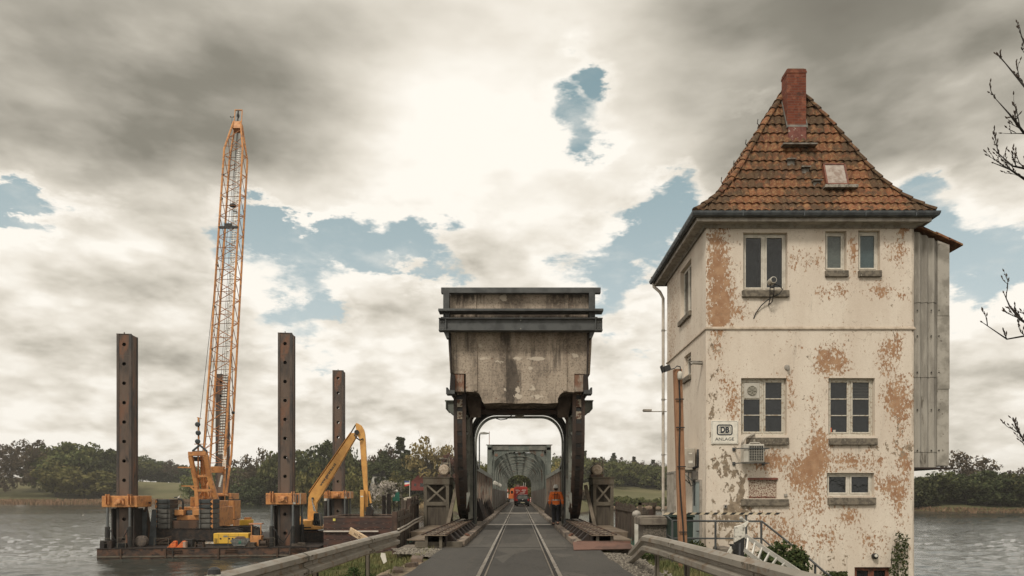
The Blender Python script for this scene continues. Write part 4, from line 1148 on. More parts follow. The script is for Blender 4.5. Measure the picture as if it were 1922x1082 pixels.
rring(b, cxs, czs, .225, .155, .075, .036, yy0-.001); rring(b, cxs, czs, .165, .098, .04, .013, yy0-.001)
b.build('emblem_frame', MATS['sign_ink'], sg)
text_mesh('DB', 'emblem_letters', MATS['sign_ink'], sg, .225, (cxs, yy0-.001, czs-.004), (1,0,0), (0,0,1), .001, .012, sx=.86)
text_mesh('ANLAGE', 'lettering', MATS['sign_ink'], sg, .125, (cxs, yy0-.001, fz(825)), (1,0,0), (0,0,1), .001, 0.0, sx=1.12)
# window air conditioner
ac = thing('air_conditioner', (fx(1405), HY0-.02, fz(872)), 'white boxy air conditioner with grille hanging under the fan window', 'air conditioner')
x0, x1, z0, z1 = fx(1387), fx(1425), fz(869.5), fz(836)
b = MB(); b.box(x0, x1, HY0-.42, HY0-.14, z0, z1); b.build('housing', M['ac_white'], ac, bevel=.02, seg=2)
b = MB(); b.box(x0+.14, x1-.03, HY0-.428, HY0-.4205, z0+.04, z1-.04); b.build('grille_back', M['dark'], ac)
b = MB()
for i in range(9): xx = x0+.15+i*(x1-x0-.19)/8; b.box(xx-.004, xx+.004, HY0-.445, HY0-.429, z0+.04, z1-.04)
for i in range(7): zz_ = z0+.045+i*(z1-z0-.09)/6; b.box(x0+.14, x1-.03, HY0-.438, HY0-.43, zz_-.004, zz_+.004)
b.build('grille', mat('grille_wire', (.38,.36,.31), .5), ac)
b = MB()
for z in (z0-.02, z1-.12):
    b.box(x0-.16, x1+.13, HY0-.46, HY0-.448, z-.012, z+.012)
    for xx in (x0-.15, x1+.11): b.box(xx-.015, xx+.015, HY0-.447, HY0-.002, z-.012, z+.012); b.box(xx-.04, xx+.04, HY0-.03, HY0-.003, z-.05, z+.05)
b.build('bracket', M['steel_grey'], ac)
b = MB(); b.tube([(x0+.02, HY0-.25, z1), (x0+.03, HY0-.28, z1+.10), (x0+.10, HY0-.22, z1+.20), (x0+.25, HY0-.12, z1+.27), (x0+.42, HY0-.04, z1+.30)], .045, 8)
b.build('hose', M['pipe_white'], ac, smooth=True)
b = MB(); b.tube([(x0+.18, HY0-.3, z1-.01), (x0+.22, HY0-.3, z1+.045), (x1-.1, HY0-.3, z1+.045), (x1-.06, HY0-.3, z1-.01)], .015, 6)
b.build('handle', M['ac_white'], ac)
# big outdoor unit on the left wall
ou = thing('air_conditioner', (HX0-.3, 21.0, 2.0), 'grey wall-hung outdoor cooling unit on brackets on the left wall', 'air conditioner')
D = 20.6; X1 = HX0-.06; X0 = HX0-.44
y0u, y1u = 20.35, 21.25; z0u, z1u = 2.22, 2.88
b = MB(); b.box(X0, X1, y0u, y1u, z0u, z1u); b.build('housing', mat('unit_beige', (.42,.38,.315), .55, col2=(.35,.31,.26), scale=3), ou, bevel=.02, seg=2)
b = MB()
for i in range(14): z = z0u+.06+i*.04; b.box(X0-.008, X0-.001, y0u+.05, y1u-.28, z, z+.012)
b.build('grille', M['dark'], ou)
b = MB(); b.box(X0+.14, X1-.05, y0u-.012, y0u-.001, z0u+.08, z1u-.1); b.build('service_cover', mat('unit_cover', (.36,.32,.265), .5), ou, bevel=.006)
b = MB(); b.box(X0+.18, X0+.28, y0u-.018, y0u-.013, z1u-.18, z1u-.15); b.box(X0+.17, X0+.3, y0u-.018, y0u-.013, z0u+.2, z0u+.28); b.build('label_plate', M['white'], ou)
b = MB()
for y in (y0u+.1, y1u-.12):
    b.box(X0-.05, HX0, y-.02, y+.02, z0u-.05, z0u-.005); b.bar((X0+.02, y, z0u-.06), (HX0, y, z0u-.42), .03, .03)
b.box(HX0-.03, HX0, y0u+.06, y0u+.14, z0u-.5, z0u-.05)
b.build('bracket', mat('bracket_galv', (.24,.24,.22), .5, .4), ou)
b = MB(); b.tube([(HX0-.13, y0u-.02, z0u+.05), (HX0-.02, y0u-.14, z0u+.1), (HX0-.03, y0u-.16, z0u+.38), (HX0+.0, y0u-.14, z0u+.6)], .045, 8)
b.tube([(X0+.2, y0u+.05, z0u-.05), (X0+.16, y0u, z0u-.25), (X0+.25, y0u, z0u-.48), (HX0-.03, y0u, z0u-.4)], .015, 6); b.build('hose', M['rubber'], ou, smooth=True)
# camera at the upper window
cm = thing('security_camera', (fx(1441), HY0-.2, fz(572)), 'round security camera on a bracket with black cable below upper window', 'camera')
cxm, czm = fx(1442), fz(534)
b = MB(); b.lathe((cxm, HY0-.42, czm), [(.03, 0), (.085, 0), (.095, .02), (.095, .26), (.06, .30)], 14, 'y'); b.build('housing', M['ac_white'], cm, smooth=False)
b = MB(); b.lathe((cxm, HY0-.425, czm), [(.001, 0), (.07, 0), (.07, .01)], 14, 'y'); b.build('lens', M['glass'], cm)
b = MB()
for dx in (-.055, .055): b.tube([(cxm+dx, HY0-.3, czm-.09), (cxm+dx, HY0-.28, czm-.35), (cxm+dx*.7, HY0-.2, czm-.55), (cxm, HY0-.01, czm-.6)], .014, 6)
for z in (.18, .36): b.box(cxm-.06, cxm+.06, HY0-.3, HY0-.27, czm-z-.012, czm-z+.012)
b.build('bracket', M['steel_dark'], cm)
b = MB(); b.tube([(cxm+.05, HY0-.2, czm-.04), (cxm+.2, HY0-.24, czm-.1), (cxm+.33, HY0-.2, czm-.2), (cxm+.26, HY0-.16, czm-.32), (cxm+.1, HY0-.12, czm-.38), (cxm-.04, HY0-.1, czm-.46), (cxm-.22, HY0-.06, czm-.62), (cxm-.36, HY0-.03, czm-.82), (cxm-.42, HY0-.005, czm-.98)], .014, 6)
b.build('cable', M['rubber'], cm)
# small fittings
b = MB(); x, z = fx(1477), fz(690); b.lathe((x, HY0-.05, z), [(.02, 0), (.07, .01), (.08, .05)], 10, 'y'); b.box(x-.02, x+.04, HY0-.1, HY0-.06, z-.1, z-.02)
tag(b.build('wall_lamp', M['fascia']), 'small cream round fitting on the plaster above the fan window', 'fitting')
b = MB(); x, z = fx(1640), fz(1044); b.lathe((x, HY0-.15, z), [(.05, 0), (.08, .04), (.085, .12), (.05, .15)], 12, 'y')
lm = b.build('wall_lamp', M['dark']); tag(lm, 'dark round lamp low on the front wall above the cellar window', 'lamp')
b = MB(); b.lathe((x-.01, HY0-.165, z+.02), [(.01, 0), (.04, .003), (.045, .014)], 10, 'y'); b.build('lens', M['white'], lm)
b = MB(); x, z = fx(1361), fz(951); b.box(x-.045, x+.045, HY0-.05, HY0, z-.055, z+.055); s_ = b.build('wall_socket', M['fascia'], bevel=.008)
b = MB(); b.box(x-.022, x+.022, HY0-.054, HY0-.0505, z-.03, z+.03); b.build('opening', M['rubber'], s_); tag(s_, 'small square outdoor socket on the front wall', 'socket')
b = MB(); x, z = fx(1474), fz(930); b.box(x-.04, x+.04, HY0-.05, HY0, z-.04, z+.04); b.box(x+.015, x+.022, HY0-.02, HY0-.01, z+.04, z+.14)
tag(b.build('switch_box', M['fascia'], bevel=.006), 'small pale switch box right of the boarded window', 'switch box')
b = MB(); y = 19.75; z = lz(683, 1318); b.tube([(HX0-.02, y, z), (HX0-.3, y, z+.02), (HX0-.34, y, z-.02)], .05, 8); b.box(HX0-.38, HX0-.02, y-.05, y+.05, z+.05, z+.065)
tag(b.build('wall_lamp', M['fascia']), 'slim pale lamp arm sticking out from left wall near the corner', 'lamp')
b = MB(); y = ly(1309); z = lz(893, 1309); b.box(HX0-.16, HX0, y-.1, y+.1, z-.12, z+.12)
o = b.build('meter_box', mat('box_grey', (.09,.08,.07), .7, col2=(.13,.12,.1), scale=6)); tag(o, 'dark grey meter box beside the blue-grey door', 'meter box')
b = MB(); b.tube([(HX0-.1, y, z-.12), (HX0-.1, y, z-.9)], .02, 6); b.build('cable', M['rubber'], o)
b = MB(); X, Y, z = 5.22, 24.75, lz(771, 1252.5); b.box(X-.75, X+.1, Y-.12, Y-.08, z-.03, z+.0); b.box(X-.75, X-.45, Y-.2, Y-.0, z+.0, z+.06)
tag(b.build('wall_lamp', M['fascia']), 'white floodlight arm clamped to the downpipe', 'lamp')
# ---------------------------------------------------------------- rolling bascule span
SG, SR, SD, SB, STR = M['steel_green'], M['steel_rust'], M['steel_drab'], M['steel_dark'], M['steel_truss']
bas = thing('bascule_bridge', (0, 30.6, 0), 'rolling bascule bridge with huge stained concrete counterweight over an arched steel portal', 'bascule bridge')
CWY0, CWY1 = 26.2, 29.6
def cw(px, py): return ((px-CX)*CWY0/F, HC+(CY-py)*CWY0/F)
def Z4(x, y): return cw(780+x/3.1825, 520+y/3.1825)
poly = [Z4(*p) for p in [(204,140),(206,100),(216,84),(250,79),(500,76),(760,74),(1040,80),(1054,90),(1056,150),(1054,330),(1051,420),(1042,582),(1010,582),(1010,580),(948,580),(948,690),(905,686),(880,690),(862,703),(850,728),(850,752),(780,757),(700,753),(600,757),(500,752),(410,757),(398,745),(390,718),(378,696),(360,687),(300,685),(300,578),(235,578),(206,574),(199,450),(193,332)]]
bm = bmesh.new(); vs = [bm.verts.new((x, 0, z)) for x, z in poly]; bm.faces.new(vs)
x = -2.7
while x < 2.7: bmesh.ops.bisect_plane(bm, geom=bm.verts[:]+bm.edges[:]+bm.faces[:], plane_co=(x,0,0), plane_no=(1,0,0)); x += .12
z = 4.9
while z < 9.4: bmesh.ops.bisect_plane(bm, geom=bm.verts[:]+bm.edges[:]+bm.faces[:], plane_co=(0,0,z), plane_no=(0,0,1)); z += .12
bmesh.ops.triangulate(bm, faces=bm.faces[:], quad_method='BEAUTY', ngon_method='EAR_CLIP')
bm.verts.index_update()
def cwe(items):
    out = [(*Z4(x, y), rx/3.18*CWY0/F, ry/3.18*CWY0/F, a) for x, y, rx, ry, a in items]
    return lambda x, z: sum(a*math.exp(-(((x-cx)/rx)**2+((z-cz)/rz)**2)) for cx, cz, rx, rz, a in out if ((x-cx)/rx)**2+((z-cz)/rz)**2 < 6)
pale = cwe([(525,125,24,20,1.6),(405,484,38,9,1.5),(610,487,30,7,1.4),(722,490,52,9,1.5),(505,514,40,9,1.3),(388,413,16,12,1.4),(893,430,9,26,1.2),(952,470,18,14,1.5),(686,550,20,12,1.1),(610,672,16,18,1.3),(612,716,24,16,1.5),(728,720,46,12,1.4),(540,675,16,18,.9),(697,668,28,16,.9),
  (900,620,12,70,.7),(980,100,40,60,.35),(780,88,120,10,.7),(500,400,50,60,.25),(700,620,80,60,.25),(880,700,40,20,.5),(350,640,25,40,.3),(1000,420,30,150,.2)])
darkc = cwe([(575,550,34,70,.9),(590,640,30,80,.8),(840,480,26,90,.6),(560,700,40,60,.6),(300,400,60,60,.35),(690,450,60,40,.3),(620,232,260,14,1.0),(300,110,90,30,.8),(860,100,50,14,.8),(960,110,100,22,.6),(540,370,25,40,.5),(250,520,40,60,.3),(770,560,50,50,.3)])
redc = cwe([(285,610,14,40,.8),(400,745,20,8,.5),(985,640,20,40,.2)])
b = MB(); b.wear = []
for v in bm.verts:
    x, z = v.co.x, v.co.z; b.v.append((x, CWY0+.012*mn.noise(Vector((x*3, 0, z*3))), z))
    edge = .35*math.exp(-((z-9.2)/.08)**2)
    b.wear.append((min(1.5, pale(x, z)), min(1.5, darkc(x, z)+.12*(mn.noise(Vector((x*1.3, 0, z*.5)))+.3)), min(1, redc(x, z))))
for f in bm.faces: b._f(*[v.index for v in f.verts])
bm.free()
k = len(poly)
for i in range(k):
    (xa, za), (xb, zb_) = poly[i], poly[(i+1)%k]
    b.quad((xa, CWY0, za), (xb, CWY0, zb_), (xb, CWY1, zb_), (xa, CWY1, za)); b.wear += [(.1,.5,.1)]*4
n = len(b.v); b.v += [(x, CWY1, z) for x, z in poly]; b._f(*range(n, n+k)); b.wear += [(.1,.3,0)]*k
b.build('counterweight', MATS['ballast_concrete'], bas)
# shallow ribs of the formwork on the concrete
b = MB(); b.wear = []
for (xa, xb, ya, yb) in ((346,370,332,684),(880,905,332,684),(268,284,84,250),(890,912,88,250),(352,364,84,246)):
    (x0, z1), (x1, z0) = Z4(xa, ya), Z4(xb, yb)
    b = MB(); b.box(x0, x1, CWY0-.045, CWY0+.02, z0, z1); b.wear = [(.28, .1, 0)]*8; b.build('formwork_rib', MATS['ballast_concrete'], bas, bevel=.015)
# grey steel frame round the concrete
G = M['steel_grey']; FD = 25.75
def gx_(px, D=FD): return (px-CX)*D/F
def gz_(py, D=FD): return HC+(CY-py)*D/F
b = MB()
for (xa, xb, ya, yb, d0, d1) in ((827,1128.5,537.5,548,25.9,26.12),(823.5,1131.5,582,586.5,25.55,26.1)):
    x0, x1, z1, z0 = gx_(xa), gx_(xb), gz_(ya), gz_(yb)
    b.box(x0, x1, d0, d1, z0, z1); b.cut()
b.build('cross_beam', G, bas, bevel=.008)
x0, x1, z1, z0 = gx_(824), gx_(1130.5), gz_(598.5), gz_(622)
b = MB(); b.box(x0, x1, 25.72, 25.76, z0+.03, z1-.03); b.box(x0, x1, 25.60, 25.95, z1-.03, z1); b.box(x0, x1, 25.60, 25.95, z0, z0+.03)
for xx in (x0+.25, x1-.28): b.box(xx, xx+.03, 25.62, 25.72, z0+.03, z1-.03)
wbm = b.build('wide_beam', G, bas)
b = MB()
for xx in (x0+.03, x1-.22):
    for q in (0, 1):
        for zz_ in (z0+.1, z1-.14): b.lathe((xx+.05+q*.09, 25.70, zz_), [(.012, -.03), (.012, .02)], 6, 'y')
for zz_ in (z0+.08, z1-.08): b.lathe(((x0+x1)/2, 25.70, zz_), [(.022, -.02), (.022, .02)], 8, 'y')
b.tube([((x0+x1)/2, 25.70, z1+.0), ((x0+x1)/2-.03, 25.70, z1+.05), ((x0+x1)/2, 25.70, z1+.09), ((x0+x1)/2+.03, 25.70, z1+.05), ((x0+x1)/2, 25.70, z1)], .008, 5)
b.build('bolt', mat('bright_bolt', (.3,.29,.26), .4, .6), wbm)
for sx in (-1, 1):
    xo = lambda px: (px-CX if sx < 0 else -(px-CX))*25.9/F
    L = lambda p: sx*abs((p-CX)*25.9/F)
    b = MB(); b.box(L(832), L(843.5), 25.86, 26.1, gz_(600), gz_(548)); b.build('side_post', G, bas, bevel=.01)
    b = MB(); b.prism([(L(831), gz_(586)), (L(845), gz_(586)), (L(843), gz_(594)), (L(838), gz_(594))], 'y', 25.8, 26.15)
    b.box(L(828), L(843), 25.8, 26.1, gz_(597.5), gz_(594.5)); b.build('bracket', G, bas)
    b = MB(); b.prism([(L(833), gz_(622)), (L(843), gz_(622)), (L(843), gz_(634)), (L(838), gz_(634))], 'y', 25.75, 26.1); b.build('bracket', G, bas)
    # tapering side plate down the flank of the concrete and its foot
    b = MB(); b.prism([(L(841.2), gz_(622)), (L(845.5), gz_(622)), (L(847), gz_(700)), (L(853), gz_(702)), (L(853), gz_(736)), (L(843), gz_(736)), (L(845), gz_(700))], 'y', 26.0, 29.4)
    b.build('flank_plate', M['steel_dark'], bas)
    b = MB(); b.box(L(837), L(853), 25.95, 26.5, gz_(738), gz_(731)); b.box(L(837), L(840), 25.95, 26.5, gz_(731), gz_(726)); b.build('foot_plate', G, bas)
    # corbel further down
    b = MB(); b.prism([(sx*2.60, 5.21), (sx*2.92, 5.19), (sx*2.92, 4.93), (sx*2.80, 4.82), (sx*2.60, 4.66)], 'y', 27.3, 27.34)
    b.box(sx*2.60, sx*2.96, 27.2, 28.6, 5.21, 5.25); b.box(sx*2.90, sx*2.93, 27.2, 28.6, 4.9, 5.21); b.prism([(sx*2.60, 5.21), (sx*2.92, 5.19), (sx*2.92, 4.93), (sx*2.80, 4.82), (sx*2.60, 4.66)], 'y', 28.5, 28.54)
    b.build('corbel', SG, bas)
# rolling segments
YF, YC, ZT, RZ = 26.62, 29.9, .42, 4.0
def arc(n=28, off=0.0, a1=90):
    out = []
    for i in range(n+1):
        a = R(a1)*i/n
        out.append((YC-(YC-YF-off)*math.sin(a), ZT+RZ-(RZ-off)*math.cos(a)))
    return out
SEG_T = 6.17
for sx in (-1, 1):
    xi, xo_ = sx*2.08, sx*2.56
    A = arc() + [(YF, 5.2), (YF, SEG_T)]
    A2 = arc(off=.09) + [(YF+.09, 5.2), (YF+.09, SEG_T)]
    # web plates
    back = [(29.75, SEG_T), (29.75, 4.6), (31.0, 3.6), (32.6, 2.9), (33.4, 2.8), (33.4, ZT)]
    seg = MB(); web = A2 + back
    for xa, xb in ((sx*2.14, sx*2.17), (sx*2.47, sx*2.50)): seg.prism(web, 'x', xa, xb)
    so = seg.build('rolling_segment', SG, bas)
    # rim: ladder of two flanges with battens, underside shade painted in as dark steel lower down
    r_ = MB()
    for (xa, xb) in ((xi, xi+sx*.14), (xo_-sx*.14, xo_)):
        n0 = len(r_.v); kk = len(A)
        for (P_, xq) in ((A, xa), (A, xb), (A2, xb), (A2, xa)): r_.v += [(xq, y, z) for y, z in P_]
        for i in range(kk-1):
            for j in range(4):
                j2 = (j+1) % 4; r_._f(n0+j*kk+i, n0+j*kk+i+1, n0+j2*kk+i+1, n0+j2*kk+i)
    r_.build('tread_plate', mat('rim_steel_dark', (.032,.024,.02), .8, .0, col2=(.075,.045,.032), scale=1.4, bump=.25, stretch=(1,1,.5), spots=(.11,.08,.06), slo=.62, shi=.72, sscale=4), so)
    r_ = MB()
    lens = [0]
    for i in range(len(A)-1): lens.append(lens[-1]+math.hypot(A[i+1][0]-A[i][0], A[i+1][1]-A[i][1]))
    def pt(l):
        for i in range(len(A)-1):
            if lens[i+1] >= l:
                f = (l-lens[i])/(lens[i+1]-lens[i]); return (A[i][0]+(A[i+1][0]-A[i][0])*f, A[i][1]+(A[i+1][1]-A[i][1])*f)
        return A[-1]
    l = .1; TOT = lens[-1]
    bat = MB()
    while l < TOT-.8:
        p, q = pt(l), pt(l+.30); nv = Vector((0, q[1]-p[1], -(q[0]-p[0]))).normalized()
        hi = l > TOT-2.0
        (bat if not hi else r_).obox((sx*2.20, p[0], p[1]), (sx*.24, 0, 0), (0, q[0]-p[0], q[1]-p[1]), tuple(nv*.03 if nv.y > 0 else -nv*.03))
        l += .47
    bat.build('batten', SB, so)
    r_.build('batten', mat('peeled_batten', (.30,.26,.20), .8, col2=(.10,.05,.032), scale=5, lo=.5, hi=.56), so)
    # solid back of the rim
    r_ = MB()
    kk = len(A2); A3 = [(y+(.04 if z > 4.6 else -.062), z+(0 if z > 4.6 else -.03)) for y, z in A2]
    r_.strip([(sx*2.14, y, z) for y, z in A3], [(sx*2.50, y, z) for y, z in A3]); r_.build('tread_back', M['black'], so)
    # head post visible in the notch of the concrete
    r_ = MB(); r_.box(sx*2.12, sx*2.52, CWY0+.03, YF+.08, 5.45, SEG_T); r_.build('head_plate', mat('patchy_steel', (.33,.28,.225), .75, col2=(.20,.10,.06), scale=3, stretch=(1,1,.5), lo=.45, hi=.6), so)
    r_ = MB()
    for zz_ in (5.5, 5.8, 6.1): rivets(r_, (sx*2.16, CWY0+.03, zz_), (sx*2.48, CWY0+.03, zz_), .08, .016)
    r_.build('rivet', SR, so)
    # stiffening angles on the inner web, radiating from the centre
    s_ = MB(); cyc, czc = YC, ZT+RZ
    for a in (12, 26, 40, 54, 68, 82):
        ar = R(a); p = (YC-(YC-YF-.1)*math.sin(ar), ZT+RZ-(RZ-.1)*math.cos(ar)); q = (YC-(YC-YF-2.3)*math.sin(ar), ZT+RZ-(RZ-2.2)*math.cos(ar))
        s_.bar((sx*2.09, *p), (sx*2.09, *q), .10, .08, up=(1,0,0))
    for yy in (30.9, 31.8, 32.7): s_.box(sx*2.05, sx*2.14, yy-.04, yy+.04, ZT, 2.75)
    s_.bar((sx*2.09, 27.0, 4.6), (sx*2.09, 29.9, 4.6), .09, .08, up=(1,0,0))
    s_.build('stiffener', SG, so)
    s_ = MB(); s_.prism([(sx*1.99, 1.5), (sx*2.13, .9), (sx*2.13, 5.3), (sx*1.99, 4.7)], 'y', 27.6, 27.63); s_.cut()
    s_.prism([(sx*1.95, .5), (sx*2.13, .45), (sx*2.13, 5.1), (sx*1.95, 3.9)], 'y', 28.6, 28.63); s_.cut(); s_.prism([(sx*2.0, .45), (sx*2.13, .45), (sx*2.13, 4.6), (sx*2.0, 3.6)], 'y', 29.4, 29.43)
    s_.build('gusset_plate', mat('pale_green_steel', (.21,.21,.18), .7, .0, col2=(.14,.145,.125), scale=2.5, rust=(.11,.07,.05), rlo=.55, rhi=.66, rscale=3), so)
    # inner arched leg following the segment
    # side girder of the leaf
    g = MB(); GY0, GY1 = 30.0, 53.3
    g.prism([(33.4, .3), (GY1, .3), (GY1, .75), (36.2, .75), (33.4, 1.5)], 'x', sx*2.22, sx*2.26)
    go = g.build('side_girder', SB, bas)
    g = MB(); g.box(sx*2.05, sx*2.45, 33.6, GY1, 2.8, 2.88); g.box(sx*2.05, sx*2.07, 33.6, GY1, 2.66, 2.8)
    g.prism([(29.95, 4.0), (30.2, 4.0), (31.6, 3.15), (33.6, 2.88), (33.6, 2.72), (31.4, 2.95), (29.95, 3.7)], 'x', sx*1.97, sx*2.2)
    g.build('top_chord', SG, go)
    g = MB(); y = 34.6
    while y < GY1:
        g.box(sx*2.08, sx*2.21, y-.015, y+.015, .25, 2.79); g.box(sx*2.06, sx*2.09, y-.08, y+.08, .25, 2.79); g.box(sx*2.21, sx*2.42, y-.015, y+.015, .25, 2.79); g.cut(); y += 1.75
    g.build('post', mat('rust_post', (.22,.16,.12), .75, .05, col2=(.16,.16,.135), scale=2, stretch=(1,1,.4), rust=(.09,.045,.03), rlo=.5, rhi=.62), go)
    g = MB(); y = 34.0
    while y < 50:
        g.prism([(sx*2.20, 1.25), (sx*2.12, 1.25), (sx*1.80, .22), (sx*1.80, .15), (sx*2.20, .15)], 'y', y, y+.03)
        g.bar((sx*2.13, y+.015, 1.28), (sx*1.79, y+.015, .2), .09, .02, up=(0,1,0)); g.cut(); y += 2.0
    g.build('foot_bracket', SB, go)
# arched portal at the tail
def sup(hw, zt, zs, hx, hz, n=14, ex=2.15):
    """arch outline from the left foot up and over to the right foot"""
    L = [(-hw, .15), (-hw, zs)]
    cx_ = hw-hx; cz_ = zt-hz
    for i in range(1, n+1):
        a = R(90*i/n); L.append((-cx_ - hx*math.cos(a)**(2/ex), cz_ + (zt-cz_)*math.sin(a)**(2/ex)))
    return L + [(-x, z) for x, z in L[::-1]]
def arch_ring(b, inner, outer, y0, y1):
    k = len(inner); n = len(b.v)
    b.v += [(x, y0, z) for x, z in inner] + [(x, y0, z) for x, z in outer] + [(x, y1, z) for x, z in inner] + [(x, y1, z) for x, z in outer]
    for i in range(k-1):
        b._f(n+i, n+i+1, n+k+i+1, n+k+i); b._f(n+2*k+i, n+3*k+i, n+3*k+i+1, n+2*k+i+1)
        b._f(n+i, n+2*k+i, n+2*k+i+1, n+i+1); b._f(n+k+i, n+k+i+1, n+3*k+i+1, n+3*k+i)
b = MB(); arch_ring(b, sup(1.95, 4.99, 3.83, .98, 1.16), sup(2.04, 5.09, 3.83, 1.0, 1.2), 29.55, 29.95)
b.build('arch_flange', mat('arch_steel', (.040,.043,.043), .75, .0, col2=(.07,.068,.06), scale=3, spec=.25), bas); b = MB()
arch_ring(b, sup(2.02, 5.07, 3.83, 1.0, 1.2), sup(2.14, 5.20, 3.85, 1.05, 1.25), 29.72, 29.76)
arch_ring(b, sup(1.95, 4.99, 3.83, .98, 1.16), sup(2.02, 5.07, 3.83, 1.0, 1.2), 31.2, 31.5)
arch_ring(b, sup(1.98, 5.02, 3.83, .98, 1.16), sup(2.14, 5.20, 3.85, 1.05, 1.25), 30.5, 30.54)
po = b.build('portal_arch', SG, bas)
b = MB()
inner = sup(2.13, 5.19, 3.85, 1.05, 1.25)
rivp = sup(2.08, 5.13, 3.84, 1.02, 1.22)
for i in range(1, len(rivp)-2): rivets(b, (rivp[i][0], 29.72, rivp[i][1]), (rivp[i+1][0], 29.72, rivp[i+1][1]), .1, .018)
b.build('rivet', SG, po)
b = MB()   # corner plates and boxes behind the concrete
for sx in (-1, 1):
    b.box(sx*1.55, sx*2.14, 27.6, 27.66, 4.6, 5.75); b.box(sx*2.02, sx*2.13, 27.66, 29.7, 3.9, 5.6)
    b.prism([(sx*2.14, 5.55), (sx*1.2, 5.55), (sx*1.2, 5.2), (sx*1.5, 5.15), (sx*1.8, 4.95), (sx*2.0, 4.6), (sx*2.14, 4.2)], 'y', 29.0, 29.05)
    b.cut()
b.build('corner_plate', mat('brown_plate', (.11,.078,.058), .8, col2=(.16,.12,.09), scale=3), bas)
b = MB(); b.box(-2.1, 2.1, 27.9, 28.3, 4.80, 4.95); b.box(-2.1, 2.1, 28.9, 29.2, 4.98, 5.3)
b.build('cross_girder', mat('brown_steel', (.10,.055,.038), .8, col2=(.06,.04,.03), scale=2, stretch=(.4,1,1)), bas)
b = MB(); b.tube([(-1.0, 29.6, 4.78), (-.8, 29.6, 4.72), (-.55, 29.6, 4.76), (-.32, 29.6, 4.92), (-.3, 29.6, 5.0)], .02, 6); b.build('cable', M['rubber'], bas)
b = MB(); b.prism([(-.18, 4.98), (.22, 4.98), (.18, 4.93), (.05, 4.89), (-.06, 4.89), (-.16, 4.94)], 'y', 29.8, 30.4); b.build('lamp', M['ac_white'], bas)
# deck stringers below, kerbs and footways
for sx in (-1, 1):
    side = 'left' if sx < 0 else 'right'
    b = MB(); b.box(sx*1.56, sx*1.80, 19.6 if sx < 0 else 19.3, 118, .0, .17)
    o = b.build('kerb_beam', mat('kerb_timber', (.25,.20,.155), .9, col2=(.11,.085,.065), scale=2.5, stretch=(1,.4,1), bump=.5, rust=(.06,.045,.035), rlo=.52, rhi=.62, rscale=3), bevel=.02, seg=2)
    tag(o, f'worn kerb beam along the {side} edge of the bridge road', 'kerb', 'kerb beams')
    b = MB(); b.box(sx*1.80, sx*2.16, 30.4, 118, .02, .13); b.box(sx*1.80, sx*2.02, 19.6, 30.4, .02, .115)
    for i in range(46): y = 19.7+i*.24; b.box(sx*1.81, sx*2.01, y, y+.035, .115, .125)
    o = b.build('footway', M['plate_drab']); tag(o, f'ribbed steel footway plates beside the {side} kerb', 'footway', 'footways')
    b = MB(); b.tube([(sx*1.72, 22.1, .2), (sx*1.60, 21.6, .2)], .045, 8)
    tag(b.build('pipe_stub', mat('rust_pipe', (.17,.075,.045), .8, col2=(.11,.05,.03), scale=8)), f'short rusty pipe lying on the {side} kerb', 'pipe', 'rusty pipe stubs')
# ---------------------------------------------------------------- roller tracks
for sx in (-1, 1):
    side = 'left' if sx < 0 else 'right'
    t = thing('roller_track', (sx*2.35, 19.0, .0), f'riveted steel track for the rolling bridge on the {side} of the road', 'roller track', 'roller tracks')
    TX0, TX1 = sx*2.02, sx*2.72
    b = MB(); b.box(TX0, TX1, 19.0, 33.5, .34, .36); b.build('track_plate', M['plate_drab'], t)
    b = MB()
    for xx in (2.02, 2.68): b.box(sx*xx, sx*(xx+.05), 19.0, 33.5, .361, .395)
    b.box(sx*2.33, sx*2.38, 19.0, 33.5, .361, .385)
    for i in range(9): y = 19.3+i*.95; b.box(TX0+sx*.05, TX1-sx*.05, y, y+.07, .361, .375)
    b.build('track_rib', SR, t)
    b = MB()
    for xx in (2.12, 2.24, 2.46, 2.58): rivets(b, (sx*xx, 19.1, .361), (sx*xx, 29, .361), .24, .022, (0,0,1))
    b.build('rivet', SB, t)
    b = MB()
    for xx in (2.06, 2.62): b.box(sx*xx, sx*(xx+.04), 19.25, 33.4, -.25, .339)
    b.build('girder_web', SB, t)
    b = MB()
    for i in range(8):
        y = 19.8+i*1.25; b.prism([(sx*2.06, .335), (sx*2.00, .335), (sx*1.80, .13), (sx*2.06, .13)], 'y', y, y+.34); b.cut()
    b.build('foot_bracket', SB, t)
    b = MB()
    for xx in (2.2, 2.6): b.box(sx*xx-.04, sx*xx+.04, 19.1, 19.2, .0, .34); b.cut()
    b.build('support', SD, t)
    # floor plates outside the track
    b = MB(); b.box(sx*2.8, sx*3.75, 23.4, 28.2, .18, .21); b.box(sx*2.75, sx*3.4, 20.6, 23.4, .10, .13)
    b.box(sx*2.8, sx*3.7, 23.35, 23.39, .02, .2)
    tag(b.build('floor_plate', M['plate_drab']), f'worn floor plates outside the {side} roller track', 'floor plate', 'floor plates')
b = MB(); b.box(-2.95, -1.62, 19.3, 19.42, .02, .13); b.box(-2.95, -1.62, 19.22, 19.46, .0, .02); b.box(-2.95, -1.62, 19.32, 19.5, .13, .15)
tag(b.build('edge_beam', SD), 'drab steel edge beam across the end of the left track', 'edge beam')
b = MB(); b.obox((1.45, 18.15, .004), (1.62, .35, 0), (.02, .62, .17), (0, -.01, .02)); b.box(1.6, 3.1, 18.95, 19.02, .03, .20)
tag(b.build('ramp_plate', mat('red_brown_plate', (.16,.085,.062), .8, col2=(.10,.058,.045), scale=2, bump=.3)), 'red-brown steel ramp plate at the end of right track', 'ramp plate')
b = MB(); b.box(-3.4, -1.55, 19.0, 31.0, -.3, -.02); b.box(1.55, 3.4, 19.1, 31.0, -.3, -.02)
